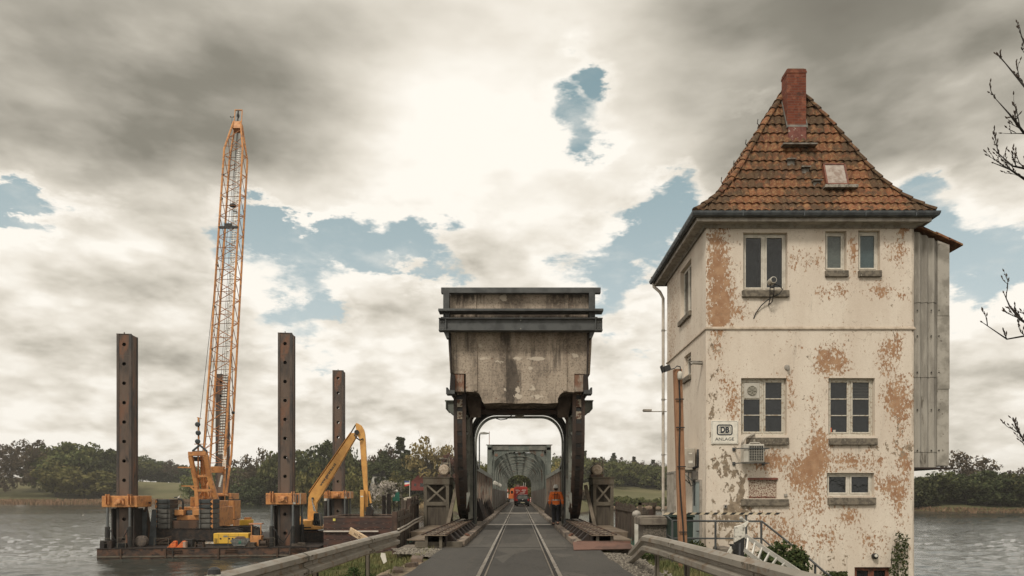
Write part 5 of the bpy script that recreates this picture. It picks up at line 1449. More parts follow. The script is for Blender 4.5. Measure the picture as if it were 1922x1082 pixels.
tag(b.build('abutment', M['concrete']), 'dark abutment slab below the roller tracks', kind='structure')
b = MB(); b.box(-4.6, 4.6, 27, 33.0, -5.5, -.32); tag(b.build('pier', M['concrete']), 'concrete pier under the rolling segments', kind='structure')
b = MB(); b.box(-3.2, 3.2, 52.6, 55.4, -5.5, -.5); tag(b.build('pier', M['concrete']), 'concrete pier where the fixed truss begins', kind='structure')
b = MB(); b.box(-1.62, 1.62, 19.2, 118.5, -.35, -.01); b.box(-2.3, 2.3, 33.6, 118.5, -.7, -.35); tag(b.build('deck', SB), 'dark deck girders under the bridge road', kind='structure')
for yy in (86,): 
    b = MB(); b.box(-2.6, 2.6, yy-1, yy+1, -5.5, -.72); tag(b.build('pier', M['concrete']), 'middle pier under the fixed truss', kind='structure')
# ---------------------------------------------------------------- machinery towers
def tower(sx):
    side = 'left' if sx < 0 else 'right'
    xi, xo_ = (2.90, 3.95) if sx < 0 else (3.06, 3.90)
    y0, y1, z0, z1 = 28.2, 29.9, .12, 2.20
    t = thing('machinery_tower', (sx*(xi+xo_)/2, (y0+y1)/2, z0), f'drab riveted steel cabinet with crossed bracing on the {side} of the bascule', 'machinery tower', 'machinery towers')
    b = MB(); b.box(sx*(xi+.05), sx*(xo_-.05), y0+.06, y1, z0, 1.10); b.box(sx*(xi+.05), sx*(xo_-.05), y0+.5, y1, 1.10, z1-.1); b.build('body', mat('tower_sheet', (.085,.07,.052), .85, col2=(.055,.045,.035), scale=3, stretch=(3,3,.4)), t)
    b = MB(); zm = 1.08
    for (xa, xb) in ((xi, xi+.13), (xo_-.13, xo_)): b.box(sx*xa, sx*xb, y0, y0+.13, z0, z1-.30); b.cut(); b.box(sx*xa, sx*xb, y1-.13, y1, z0, z1-.30); b.cut()
    b.box(sx*(xi+.13), sx*(xo_-.13), y0, y0+.12, zm-.05, zm+.10)
    b.build('frame', SD, t)
    b = MB(); b.box(sx*(xi-.02), sx*(xo_+.02), y0-.03, y1, z1-.30, z1-.02); b.box(sx*(xi-.06), sx*(xo_+.06), y0-.06, y1+.05, z1-.02, z1+.01)
    b.build('top_plate', SD, t)
    b = MB(); za, zb_ = zm+.10, z1-.30
    b.bar((sx*(xi+.12), y0+.03, za), (sx*(xo_-.12), y0+.03, zb_), .03, .075, up=(0,0,1)); b.bar((sx*(xi+.12), y0+.065, zb_), (sx*(xo_-.12), y0+.065, za), .03, .075, up=(0,0,1))
    for (a, c) in ((xi+.12, za), (xo_-.12, za), (xi+.12, zb_), (xo_-.12, zb_)):
        s1 = .11 if a < (xi+xo_)/2 else -.11; s2 = .11 if c < 1.5 else -.11
        b.prism([(sx*a, c), (sx*(a+s1), c), (sx*a, c+s2)], 'y', y0+.005, y0+.03)
    b.build('cross_brace', mat('brace_steel', (.19,.165,.125), .75, col2=(.12,.10,.075), scale=5), t)
    b = MB()
    for zz_ in (z1-.26, z1-.08): rivets(b, (sx*(xi+.02), y0-.03, zz_), (sx*(xo_-.02), y0-.03, zz_), .1, .018)
    for xx in (xi+.05, xo_-.05): rivets(b, (sx*xx, y0, z0+.1), (sx*xx, y0, z1-.35), .12, .018)
    b.build('rivet', SD, t)
    # timber leaning beside it
    b = MB(); b.bar((sx*(xi+.02), 27.6, .1), (sx*(xi-.28), 28.6, 1.85), .14, .16, up=(0,1,0))
    tag(b.build('timber_prop', mat('grey_brown_timber', (.165,.135,.10), .9, col2=(.10,.08,.06), scale=3, bump=.4)), f'timber prop leaning on the {side} machinery tower', 'timber', 'timber props')
    # drive unit on top
    cx_ = sx*(xi+.18) if sx > 0 else sx*(xi+.22); cz_ = z1+.36
    d = thing('drive_unit', (cx_, y0+.4, z1), f'old electric drive with pale ribbed end cover on the {side} tower', 'drive unit', 'drive units')
    b = MB(); b.lathe((cx_, y0+.1, cz_-.05), [(.05,-.03),(.17,-.01),(.20,.03),(.225,.05),(.225,.09)], 20, 'y')
    for k in range(16):
        a = k*math.pi/8; b.obox((cx_+.18*math.cos(a)-.012, y0+.075, cz_-.05+.18*math.sin(a)-.012), (.024,0,0), (0,.05,0), (0,0,.024))
    b.build('end_cover', mat('pale_cover', (.50,.42,.33), .7, col2=(.33,.25,.18), scale=12), d)
    b = MB(); b.lathe((cx_, y0+.19, cz_-.05), [(.24,0),(.25,.1),(.25,.55),(.2,.62)], 16, 'y'); b.box(cx_-.26, cx_+.26, y0+.15, y0+.9, z1+.01, z1+.13); b.build('motor_body', mat('motor_dark', (.055,.04,.032), .7, col2=(.10,.06,.04), scale=6), d)
    b = MB()
    b.box(cx_-.06, cx_+.17, y0+.2, y0+.5, cz_+.18, cz_+.26); b.tube([(cx_-.12, y0+.3, cz_+.14), (cx_-.1, y0+.3, cz_+.4), (cx_+.12, y0+.3, cz_+.42), (cx_+.14, y0+.3, cz_+.1)], .03, 6)
    b.tube([(cx_+.2, y0+.2, cz_+.5), (cx_+.24, y0+.2, cz_+.2), (cx_+.27, y0+.2, z1)], .035, 6)
    b.box(cx_-.2, cx_-.02, y0+.2, y0+.4, cz_+.40, cz_+.47)
    b.build('pipework', mat('brake_parts', (.14,.13,.11), .55, .3, col2=(.30,.26,.2), scale=9), d)
for sx in (-1, 1): tower(sx)
# ---------------------------------------------------------------- fixed truss spans
tr = thing('truss_bridge', (0, 54, 0), 'grey-green steel truss bridge whose arched portals recede behind the bascule', 'truss bridge')
BAY = 5.85; NB = 12; T0 = 54.0
b = MB(); arch_ring(b, sup(2.10, 4.88, 3.4, 2.05, 1.42, ex=2.1), sup(2.13, 4.93, 3.4, 2.06, 1.45, ex=2.1), T0-.06, T0+.24)
inn = sup(2.13, 4.93, 3.4, 2.06, 1.45, ex=2.1); k = len(inn)
# spandrel: plate between the arch and the square frame
n = len(b.v); outr = [(-2.14, z) if i < 2 else None for i, (x, z) in enumerate(inn)]
outp = []
for i, (x, z) in enumerate(inn):
    if abs(x) > 2.0: outp.append((math.copysign(2.16, x), z))
    else: outp.append((x, 4.97))
b.v += [(x, T0+.05, z) for x, z in inn] + [(x, T0+.05, z) for x, z in outp]
for i in range(k-1): b._f(n+i, n+i+1, n+k+i+1, n+k+i)
pf = b.build('portal_arch', STR, tr, label='first portal with solid riveted corner plates')
b = MB()
for sx in (-1, 1): b.lathe((sx*1.82, T0+.03, 4.6), [(.01, 0), (.13, 0), (.14, .02)], 16, 'y'); b.cut()
b.build('round_plate', mat('rust_disc', (.17,.10,.07), .8, col2=(.13,.12,.10), scale=8), pf)
b = MB()
for i in range(1, k-2): 
    (xa, za), (xb, zb_) = inn[i], inn[i+1]
    rivets(b, (xa*1.02, T0+.04, za+.06), (xb*1.02, T0+.04, zb_+.06), .12, .022)
b.build('rivet', STR, pf)
# top beam of the first portal, in lengths with cover plates
b = MB(); b.box(-2.52, 2.52, T0-.02, T0+.25, 4.97, 5.38); b.build('top_beam', STR, tr)
b = MB(); b.box(-2.1, -.85, T0-.05, T0-.022, 5.0, 5.3); b.cut(); b.box(.8, 2.1, T0-.05, T0-.022, 5.0, 5.3); b.build('cover_plate', mat('pale_plate', (.17,.165,.14), .65, col2=(.11,.11,.095), scale=2, rust=(.12,.06,.04), rlo=.6, rhi=.7), tr)
b = MB(); b.box(-2.62, 2.62, T0-.1, T0+.35, 5.38, 5.42); b.build('top_flange', SR, tr)
for i in range(NB):
    y = T0+BAY*i
    if i > 0:
        b = MB()
        arch_ring(b, sup(2.06, 4.82, 3.2, 2.0, 1.6, ex=2.1, n=9), sup(2.12, 4.88, 3.2, 2.02, 1.62, ex=2.1, n=9), y-.14, y+.14)
        b.build('arch_flange', mat('highlit_truss_steel', (.23,.235,.205), .6, .0, col2=(.15,.16,.135), scale=2, rust=(.11,.07,.05), rlo=.58, rhi=.68), tr); b = MB()  # flange paler than the rib plates: bright highlights put into the colour
        arch_ring(b, sup(2.11, 4.87, 3.2, 2.0, 1.6, ex=2.1, n=9), sup(2.2, 5.12, 3.2, 1.7, 1.3, ex=2.6, n=9), y-.02, y+.02)
        b.box(-2.2, 2.2, y-.14, y+.14, 5.15, 5.22)
        b.build('portal_arch', STR, tr)
    b = MB()
    for sx in (-1, 1):
        b.box(sx*2.16, sx*2.50, y-.02, y+.02, .1, 5.2); b.box(sx*2.14, sx*2.18, y-.13, y+.13, .1, 5.2); b.box(sx*2.48, sx*2.52, y-.13, y+.13, .1, 5.2); b.cut()
    if i == 0:
        for sx in (-1, 1): b.box(sx*2.16, sx*2.50, y-.10, y-.07, .1, 5.0); b.cut()
    b.build('post', STR, tr)
    if i < NB-1:
        b = MB()
        for sx in (-1, 1):
            up = i % 2 == 0
            b.bar((sx*2.3, y, .4 if up else 5.1), (sx*2.3, y+BAY, 5.1 if up else .4), .22, .05, up=(1,0,0)); b.cut()
            b.box(sx*2.26, sx*2.34, y+BAY/2-.06, y+BAY/2+.06, .4, 5.1); b.cut()
        b.build('diagonal', STR, tr)
        b = MB(); b.bar((-2.2, y, 5.24), (2.2, y+BAY, 5.24), .24, .04); b.cut(); b.bar((2.2, y, 5.29), (-2.2, y+BAY, 5.29), .24, .04); b.cut(); b.box(-2.14, 2.14, y+BAY/2-.12, y+BAY/2+.12, 5.12, 5.2)
        for xx in (-1.25, -.42, .42, 1.25): b.cut(); b.box(xx-.09, xx+.09, y+.15, y+BAY/2-.13, 5.14, 5.2); b.box(xx-.09, xx+.09, y+BAY/2+.13, y+BAY-.15, 5.14, 5.2)
        b.build('top_brace', STR, tr)
        b = MB()
        for sx in (-1, 1): b.box(sx*2.07, sx*2.09, y+.18, y+BAY-.18, .28, 1.95); b.cut()
        b.build('side_screen', mat('mesh_screen', (.13,.105,.085), .8, col2=(.085,.07,.055), scale=2, stretch=(1,6,.3)), tr)
TE = T0+BAY*(NB-1)
b = MB()
for sx in (-1, 1): b.box(sx*2.14, sx*2.52, T0-.1, TE+.1, 5.2, 5.4); b.cut()
b.build('top_chord', STR, tr)
b = MB()
for sx in (-1, 1): b.box(sx*2.14, sx*2.52, T0-.1, TE+.1, -.1, .42); b.cut()
b.build('bottom_chord', SB, tr)
b = MB()
for i in range(7):
    y = 55.5+i*2.6; c = (-2.0, y, 2.42)
    b.tube([(-2.0, y+.0+.15*math.cos(a*math.pi/5), 2.42+.15*math.sin(a*math.pi/5)) for a in range(11)], .03, 5)
    b.tube([(-1.98+.13*math.cos(a*math.pi/5), y, 2.42+.13*math.sin(a*math.pi/5)) for a in range(11)], .035, 5); b.cut()
b.build('white_ring', M['white'], tr)
# street lamp and thin mast beyond the arch
L = thing('street_lamp', (-3.12, 53.5, -1), 'grey street lamp with curved arm seen through the bascule arch', 'street lamp')
b = MB(); b.tube([(-3.12, 53.5, -2.5), (-3.12, 53.5, 6.0)], .055, 8); b.tube([(-3.12, 53.5, 6.0), (-3.08, 53.5, 6.22), (-2.95, 53.5, 6.3)], .05, 8); b.build('pole', M['steel_grey'], L)
b = MB(); b.prism([(-3.1, 6.2), (-3.05, 6.33), (-2.75, 6.38), (-2.35, 6.30), (-2.3, 6.26), (-2.6, 6.19)], 'y', 53.38, 53.62); b.build('lamp_head', mat('lamp_shell', (.30,.29,.26), .4), L, bevel=.02)
b = MB(); b.tube([(-2.35, 53.6, 5.4), (-2.35, 53.6, 6.35)], .025, 6); b.lathe((-2.35, 53.6, 6.35), [(.03,0),(.03,.06)], 6)
tag(b.build('mast', mat('orange_mast', (.30,.11,.05), .7)), 'thin rusty mast standing on the first truss portal', 'mast')
# ---------------------------------------------------------------- barge and its machines
BO = Vector((-30.5, 49.3, -2.42)); BA = R(5.7); cB, sB = math.cos(BA), math.sin(BA)
def uv(px, D):
    x, y = (px-CX)*D/F - BO.x, D - BO.y
    return (x*cB + y*sB, -x*sB + y*cB)
def dz(py, D): return HC+(CY-py)*D/F - BO.z
def bt(name, u, v, label, cat, group=None):
    return thing(name, (BO.x + u*cB - v*sB, BO.y + u*sB + v*cB, BO.z), label, cat, group, BA)
hullm = mat('barge_hull', (.055,.038,.03), .85, .05, col2=(.12,.062,.038), scale=1.2, bump=.4, stretch=(1,1,1.5), spots=(.022,.018,.016), slo=.52, shi=.62, sscale=2.2)
BWD, BLN = 15.6, 21.5
bg = bt('work_barge', 0, 0, 'rusty flat work barge carrying crane, excavator and four spud legs', 'barge')
b = MB(); b.box(0, BWD, 0, BLN, -2.2, -.05); b.build('hull', hullm, bg, local=True)
b = MB(); b.box(-.04, BWD+.04, -.04, BLN+.04, -.05, .0); b.build('deck', M['steel_dark'], bg, local=True)
b = MB()
for u in (1.6, 4.7, 5.2, 8.4, 12.6, 13.5, 15.0): b.box(u, u+.12, -.1, 0, -.8, -.06); b.cut()
for (u0, u1) in ((4.9, 5.9), (8.9, 9.8), (13.7, 14.6)):
    for z in (-.16, -.3): b.box(u0, u1, -.09, -.02, z-.04, z)
    b.cut()
b.build('hull_rib', M['steel_rust'], bg, local=True)
b = MB(); b.box(0, BWD, -.05, 0, -.66, -.56); b.build('rub_rail', M['steel_drab'], bg, local=True)
b = MB()
for (u, w_) in ((.15, .3), (.65, .3)): b.box(u, u+w_, .1, .5, 0, .45); b.cut()
b.box(.15, .95, .12, .48, .45, .52); b.build('bollard', M['steel_dark'], bg, local=True)
b = MB()
for us in ((.2, .85, .72), (1.35, 1.9, .75), (3.9, 4.9, .7), (9.1, 10.3, .8), (11.6, 12.4, .7)):
    u0, u1, h = us
    for u in (u0, u1): b.tube([(u, .12, 0), (u, .12, h)], .018, 5)
    b.tube([(u0, .12, h), (u1, .12, h)], .016, 5); b.tube([(u0, .12, h*.5), (u1, .12, h*.5)], .014, 5); b.cut()
b.build('handrail', M['steel_drab'], bg, local=True)

W = 1.03
def spud(px, D, top_py, first_hole, label, lab2, collar_py=(931,952), mark=False):
    u, v = uv(px, D); t = bt('spud_leg', u, v, label, 'spud leg', 'spud legs of the work barge')
    ztop = dz(top_py, D); h = W/2; step = 1.45; b = MB()
    zs_holes = []; z = ztop - first_hole
    while z > .6: zs_holes.append(z); z -= step
    def plate(yf, sgn):
        bounds = [ztop]
        for i, zh in enumerate(zs_holes):
            bounds.append(zh-.35 if True else 0); 
        last = ztop
        for zh in zs_holes:
            a, c = zh+.35, zh-.35
            b.quad((-h, yf, a), (h, yf, a), (h, yf, last), (-h, yf, last)); last = c
            n = len(b.v); oc = [(.14*math.cos(R(45*k+22.5)), .14*math.sin(R(45*k+22.5))) for k in range(8)]
            sq = [(h, .14), (.14, .35), (-.14, .35), (-h, .14), (-h, -.14), (-.14, -.35), (.14, -.35), (h, -.14)]
            b.v += [(x, yf, zh+z_) for x, z_ in oc] + [(x, yf, zh+z_) for x, z_ in sq]
            for k in range(8):
                l = (k+1) % 8; b._f(n+k, n+l, n+8+l, n+8+k)
            for (c0, c1, c2) in (((h, yf, zh+.35), 8, 9), ((-h, yf, zh+.35), 10, 11), ((-h, yf, zh-.35), 12, 13), ((h, yf, zh-.35), 14, 15)):
                m_ = len(b.v); b.v.append(c0); b._f(m_, n+c1, n+c2)
        b.quad((-h, yf, -6), (h, yf, -6), (h, yf, last), (-h, yf, last))
    plate(-h, -1); plate(h, 1)
    for x in (-h, h): b.quad((x, -h, -6), (x, h, -6), (x, h, ztop), (x, -h, ztop))
    b.quad((-h, -h, ztop-.3), (h, -h, ztop-.3), (h, h, ztop-.3), (-h, h, ztop-.3))
    b.build('tube', mat('spud_steel', (.135,.095,.072), .8, .1, col2=(.070,.056,.048), scale=1.0, bump=.3, stretch=(1,1,.25), rust=(.18,.09,.055), rlo=.5, rhi=.62, rscale=.9, spots=(.03,.026,.024), slo=.60, shi=.68, sscale=2), t, local=True)
    b = MB()
    for x in (-h-.012, h-.16): b.box(x, x+.17, -h-.03, -h-.002, -5, ztop)
    for y in (-h-.005, h-.16): b.box(h+.002, h+.03, y, y+.17, -5, ztop)
    b.box(-h-.02, h+.02, -h-.03, -h+.02, ztop, ztop+.05); b.box(-.02, .02, -h-.02, -h+.1, ztop+.05, ztop+.16)
    b.build('edge_strip', mat('spud_edge', (.050,.046,.044), .75, .1, col2=(.095,.07,.056), scale=1.4, stretch=(1,1,.3)), t, local=True)
    b = MB()
    for zz_ in (ztop-1.6, ztop-4.9, ztop-8.2): b.box(-h-.004, h+.004, -h-.006, -h+.01, zz_, zz_+.03)
    b.build('weld_seam', M['steel_drab'], t, local=True)
    # collar
    z0, z1 = dz(collar_py[1], D), dz(collar_py[0], D); hw = 1.24
    c = MB()
    c.box(-hw, hw, -hw, -h-.04, z0, z1); c.box(-hw, hw, h+.04, hw, z0, z1); c.box(-hw, -h-.04, -h-.04, h+.04, z0, z1); c.box(h+.06, hw, -h-.04, h+.04, z0, z1)
    co = c.build('jacking_collar', M['orange'], t, local=True, bevel=.03)
    c = MB()
    for u_ in (-.78, .78):
        for s_ in (-.09, .09): c.prism([(u_+s_-.025, z0+.2), (u_+s_+.025, z0+.2), (u_+s_+.025, z1+.12), (u_+s_-.025, z1+.12)], 'y', -hw-.22, -hw-.002)
    c.lathe((0, -hw-.25, (z0+z1)/2), [(.06, 0), (.17, .02), (.2, .1), (.2, .25)], 10, 'y'); c.box(-.34, .34, -hw-.1, -hw-.002, (z0+z1)/2-.22, (z0+z1)/2+.22)
    c.build('pin_lug', mat('worn_orange', (.62,.30,.12), .6, col2=(.40,.15,.05), scale=6, rust=(.10,.05,.03), rlo=.55, rhi=.65), co, local=True)
    if mark:
        c = MB(); c.box(hw-.50, hw-.30, -hw-.008, -hw-.002, z0+.03, z1-.03); c.box(hw+.002, hw+.008, -hw+.05, -hw+.35, z0+.03, z1-.03); c.build('white_stripe', M['white'], co, local=True)
        c = MB(); c.box(hw-.20, hw-.09, -hw-.008, -hw-.002, z0+.12, z1-.12); c.build('blue_mark', M['steel_grey'], co, local=True)
    r_ = MB(); q = MB()
    for (x, y) in ((-.78, -hw-.1), (.78, -hw-.1), (.95, hw-.3), (-.95, hw-.3)):
        q.lathe((x, y, 0), [(.10, 1.3), (.085, 1.35), (.085, z0-.02)], 10); q.cut()
        r_.lathe((x, y, 0), [(.17, 0), (.17, 1.5), (.12, 1.55)], 10); r_.cut()
    q.build('jack_rod', mat('jack_grey', (.16,.17,.17), .4, .5), t, local=True); r_.build('jack_barrel', M['dark'], t, local=True)
    g = MB()
    for x in (-h-.35, h+.1): g.box(x, x+.25, -h-.3, h+.3, 0, .55); g.cut()
    for x in (-h-.3, h+.2): g.box(x, x+.1, -h-.2, h+.3, .55, z0-.1); g.cut()
    g.build('guide', M['steel_dark'], t, local=True)
    g = MB(); g.tube([(-.7, -hw-.2, 1.4), (-.4, -hw-.35, 1.2), (-.2, -hw-.3, .6), (.1, -hw-.2, .3), (.5, -hw-.3, .9), (.7, -hw-.2, 1.4)], .035, 6)
    g.build('hydraulic_hose', M['rubber'], t, local=True)
    return t
spud(239, 51.5, 631, .75, 'front left spud leg, broad rusty steel tube with plain orange collar', '', (931,952))
spud(538, 52.7, 629, .78, 'tall rusty spud leg beside the excavator with white-striped orange collar', '', (926,947), True)
spud(636, 67.5, 698, .72, 'shorter-looking rear spud leg behind the excavator boom', '', (923,936), True)
spud(418, 69.5, 705, .72, 'rear spud leg seen through the lattice of the crane boom', '', (926,938))
# leaning plates and drum beside the first spud
u, v = uv(275, 52.2)
t = bt('steel_plate', u, v, 'two slate-grey steel plates standing in a V beside the front left spud leg', 'steel plates')
b = MB(); b.prism([(-.55, 0), (-.1, 0), (.05, 2.7), (-.45, 2.75)], 'y', 0, .06); b.cut(); b.prism([(.1, 0), (.65, .0), (.66, 2.75), (.35, 2.75)], 'y', .1, .16)
b.build('plate', mat('slate_plate', (.07,.08,.085), .6, .1, col2=(.05,.055,.055), scale=2), t, local=True)
b = MB(); b.prism([(-.75, 0), (.25, 0), (.12, 1.6), (-.15, 3.1), (-.35, 2.2)], 'y', .3, .5); b.tube([(-.15, -.02, 2.6), (.05, -.1, 2.9), (.0, .1, 3.3), (.25, .1, 3.25)], .09, 6)
b.build('prop', M['steel_rust'], t, local=True)
u, v = uv(263, 50.6)
b = MB(); b.lathe((0, 0, .42), [(.02,-.02),(.30,0),(.42,.05),(.42,.5),(.30,.55)], 14, 'y')
o = b.build('rope_drum', mat('drum_brown', (.085,.07,.06), .85, col2=(.14,.11,.085), scale=6), local=True); o.location = (BO.x+u*cB-v*sB, BO.y+u*sB+v*cB, BO.z); o.rotation_euler.z = BA
tag(o, 'round brown rope drum lying at the foot of the front left spud leg', 'drum')

# crawler crane -------------------------------------------------------------
CD = 56.0; cu_, cv_ = uv(383, CD)
cr = bt('crawler_crane', cu_, cv_, 'tall orange crawler crane with steep lattice boom on the barge', 'crane')
OR = M['orange']
b = MB()
def track(b, v0, v1, u0, u1, h):
    pr = [(u0+.55, 0), (u1-.55, 0), (u1-.12, .25), (u1, .62), (u1-.2, 1.0), (u1-.6, h), (u0+.7, h), (u0+.22, h-.12), (u0, .66), (u0+.1, .3)]
    b.prism(pr, 'y', v0, v1)
for (v0, v1) in ((-2.9, -2.1), (2.1, 2.9)): track(b, v0, v1, -3.9, 3.9, 1.18); b.cut()
tro = b.build('track', mat('track_dark', (.016,.014,.013), .85, col2=(.045,.03,.022), scale=4, bump=.4), cr, local=True)
b = MB()
for i in range(26):
    x = -3.2+i*.25; b.box(x, x+.17, -2.95, -2.05, 1.18, 1.24)
for i in range(5): 
    a = R(90+i*36); b.obox((-3.25+.68*math.cos(a)-.05, -2.95, .62+.62*math.sin(a)-.03), (.12,0,0), (0,.9,0), (0,0,.12))
    a = R(-90+i*36); b.obox((3.25+.68*math.cos(a)-.05, -2.95, .62+.62*math.sin(a)-.03), (.12,0,0), (0,.9,0), (0,0,.12))
b.build('track_shoe', M['steel_dark'], tro, local=True)
b = MB(); b.box(-2.2, 2.2, -2.1, 2.1, .35, 1.1); b.lathe((0, 0, 1.1), [(1.4, 0), (1.4, .2)], 20); b.build('undercarriage', M['dark'], cr, local=True)
# ballast: two stacks facing the road
zb0, zb1 = dz(992, 53.6), dz(937, 53.6); nb = 6
for (ua, ub, side) in ((-2.62, -1.52, 'left'), (.58, 1.68, 'right')):
    for i in range(nb):
        z0 = zb0+(zb1-zb0)*i/nb; z1 = zb0+(zb1-zb0)*(i+1)/nb-.03
        b = MB(); b.box(ua+.02, ub-.02, -2.9, -1.3, z0, z1); b.box(ua+.1, ub-.1, -2.94, -2.9, z0+.06, z1-.06)
        b.build('ballast_slab', M['slab_grey'] if i in (1, 2, 3) or (i == 0) else M['slab_dark'], cr, local=True, bevel=.03)
    b = MB()
    zed = (ua, -1) if side == 'left' else (ub, 1)
    for i in range(nb):
        z0 = zb0+(zb1-zb0)*i/nb; hgt = (zb1-zb0)/nb
        xx = zed[0]; s_ = -zed[1]*.2
        b.prism([(xx, z0+.02), (xx, z0+hgt-.02), (xx+s_, z0+hgt/2)], 'y', -2.97, -2.945)
    b.build('hazard_mark', OR, cr, local=True)
    b = MB(); 
    for xx in (ua+.18, ub-.2): b.tube([(xx, -2.98, zb0), (xx, -2.98, zb1)], .025, 5)
    b.build('tie_rod', M['black'], cr, local=True)
b = MB(); b.box(-1.5, .56, -2.6, -1.3, zb0-.02, zb0+.6); b.build('ballast_tray', M['steel_rust'], cr, local=True, bevel=.03)
b = MB(); b.box(-1.45, -.75, -2.3, -1.2, zb0+1.0, zb0+1.45); b.box(-.1, .5, -2.3, -1.2, zb0+1.0, zb0+1.45); b.box(-1.4, .5, -2.0, -1.2, zb0+.62, zb0+1.0)
b.build('rear_housing', OR, cr, local=True, bevel=.04)
b = MB(); b.box(-1.5, 1.5, -1.3, 2.6, 1.3, 2.9); b.box(-1.4, -.3, .8, 2.8, 2.9, 3.7); b.box(.3, 1.4, -.8, 1.8, 2.9, 3.4)
b.build('machine_house', OR, cr, local=True, bevel=.04)
b = MB(); b.box(.35, 1.05, 1.9, 2.9, 2.2, 3.9); b.build('cab', OR, cr, local=True, bevel=.05)
b = MB(); b.box(.4, 1.0, 1.88, 1.895, 2.9, 3.75); b.box(1.055, 1.07, 2.0, 2.8, 2.9, 3.75); b.build('window', M['glass'], cr, local=True)
b = MB(); b.tube([(-.95, -1.9, 2.6), (-.95, -1.9, 3.35), (-1.05, -1.9, 3.5), (-1.3, -1.9, 3.55)], .09, 8); b.build('exhaust', M['dark'], cr, local=True)
b = MB()
for i in range(9): b.lathe((-.55+.0*i, -1.55+.18*i, 1.9+.05*i), [(.35, 0), (.35, .12)], 12, 'x')
b.lathe((-.9, -1.5, 2.25), [(.4, 0), (.4, .9)], 14, 'x'); b.lathe((-.9, -.4, 2.5), [(.4, 0), (.4, .9)], 14, 'x'); b.build('winch', M['dark'], cr, local=True)
# A-frame
def cp(px, py, D):
    """a point given by its direction and distance, in the crane's own frame"""
    u, v = uv(px, D); return Vector((u-cu_, v-cv_, dz(py, D)))
a = MB()
Lp = [cp(357.5, 856, 54.5), cp(369, 912, 54.9), cp(372.5, 982, 55)]
Rp = [cp(386.5, 855, 54.5), cp(394, 899, 54.9), cp(406, 937, 55.2), cp(409, 958, 55.4)]
def path(b, P, w_, h_):
    for p, q in zip(P, P[1:]): b.bar(p, q, w_, h_, up=(0, 1, 0))
path(a, Lp, .30, .34); path(a, Rp, .34, .34)
a.bar(cp(355, 852.5, 54.5), cp(388.5, 852, 54.5), .42, .34, up=(0,0,1))
a.bar(cp(369, 895, 54.9), cp(394, 893, 54.9), .2, .2); a.bar(cp(371, 921, 54.9), cp(400, 921, 55), .26, .22)
a.build('gantry_frame', OR, cr, local=True, bevel=.02)
a = MB()
path(a, [cp(378, 856, 55), cp(381, 930, 57), cp(382, 980, 57)], .16, .16); path(a, [cp(372, 830, 54.6), cp(372, 920, 55.2)], .1, .1); path(a, [cp(383, 862, 55), cp(389, 980, 58)], .14, .14)
a.bar(cp(372, 895, 55), cp(392, 935, 56), .1, .1); a.bar(cp(392, 895, 55), cp(374, 935, 56), .1, .1)
for (p, q) in (((334,877.5,54.5),(360,878,54.5)), ((341,912.5,54.8),(365,913,54.8)), ((358,914,54.8),(366,921,54.8))): a.bar(cp(*p), cp(*q), .10, .10)
a.build('brace', OR, cr, local=True)
a = MB()
path(a, [cp(361.5, 847, 54.4), cp(375, 836, 54.4), cp(388, 847, 54.4)], .13, .13); a.bar(cp(361.5, 848, 54.4), cp(388, 848, 54.4), .16, .12)
for (x, y) in ((371, 797), (372, 813), (371, 829)):
    c = cp(x, y, 54.4); a.lathe(tuple(c), [(.12, -.08), (.20, -.05), (.20, .05), (.12, .08)], 12, 'y')
a.build('sheave_block', mat('sheave_dark', (.04,.047,.05), .5, .3), cr, local=True)
a = MB(); a.bar(cp(373, 836, 54.5), cp(372.5, 784, 54.5), .11, .11); a.bar(cp(370, 784, 54.5), cp(378, 786, 54.5), .06, .06); a.bar(cp(365, 834, 54.5), cp(388, 834, 54.5), .08, .06)
a.build('mast', OR, cr, local=True)
a = MB(); a.box(-.8, .1, -.9, -.4, 6.6, 6.95); a.build('pulley_pack', M['dark'], cr, local=True)
# lattice boom
BF, BT = cp(404, 932, 59.0), cp(446.5, 232, 71.0)
ax = (BT-BF).normalized(); sidev = Vector((0, 1, 0)).cross(ax); sidev = Vector((ax.z, 0, -ax.x)).normalized(); dep = ax.cross(sidev).normalized()
LB = (BT-BF).length
def bw(l):
    f = l/LB
    if f < .10: return .80+ (.9-.80)*f/.1
    if f > .90: return .90*(1-(f-.90)/.10*.62)
    return .90
def bd(l):
    f = l/LB
    if f < .10: return .25+.55*f/.1
    if f > .90: return .80*(1-(f-.90)/.10*.7)
    return .80
def bp(l, i, j): return BF + ax*l + sidev*bw(l)*i + dep*bd(l)*j
ch_ = MB(); lens_ = [0, LB*.1, LB*.5, LB*.9, LB]
for i in (-1, 1):
    for j in (-1, 1):
        ch_.tube([bp(l, i, j) for l in lens_], .10, 6); ch_.cut()
ch_.build('boom_chord', OR, cr, local=True)
lc = MB(); l = LB*.07; st = 1.22; k = 0
while l+st < LB*.985:
    s = 1 if k % 2 else -1
    for j in (-1, 1): lc.tube([bp(l, -s, j), bp(l+st, s, j)], .032, 4, caps=False)
    for i in (-1, 1): lc.tube([bp(l, i, -s), bp(l+st, i, s)], .032, 4, caps=False)
    if k % 2 == 0:
        for j in (-1, 1): lc.tube([bp(l, -1, j), bp(l, 1, j)], .030, 4, caps=False)
    l += st; k += 1
lc.build('boom_lacing', mat('lacing_orange', (.42,.165,.05), .6, col2=(.28,.115,.04), scale=2), cr, local=True)
w_ = MB(); l = LB*.10
while l < LB*.93:
    c = BF + ax*l + sidev*(-.12) + dep*.45; w_.obox(c, sidev*.42, ax*.16, dep*.03); l += .27
w_.build('boom_walkway', M['grating'], cr, local=True)
w_ = MB()
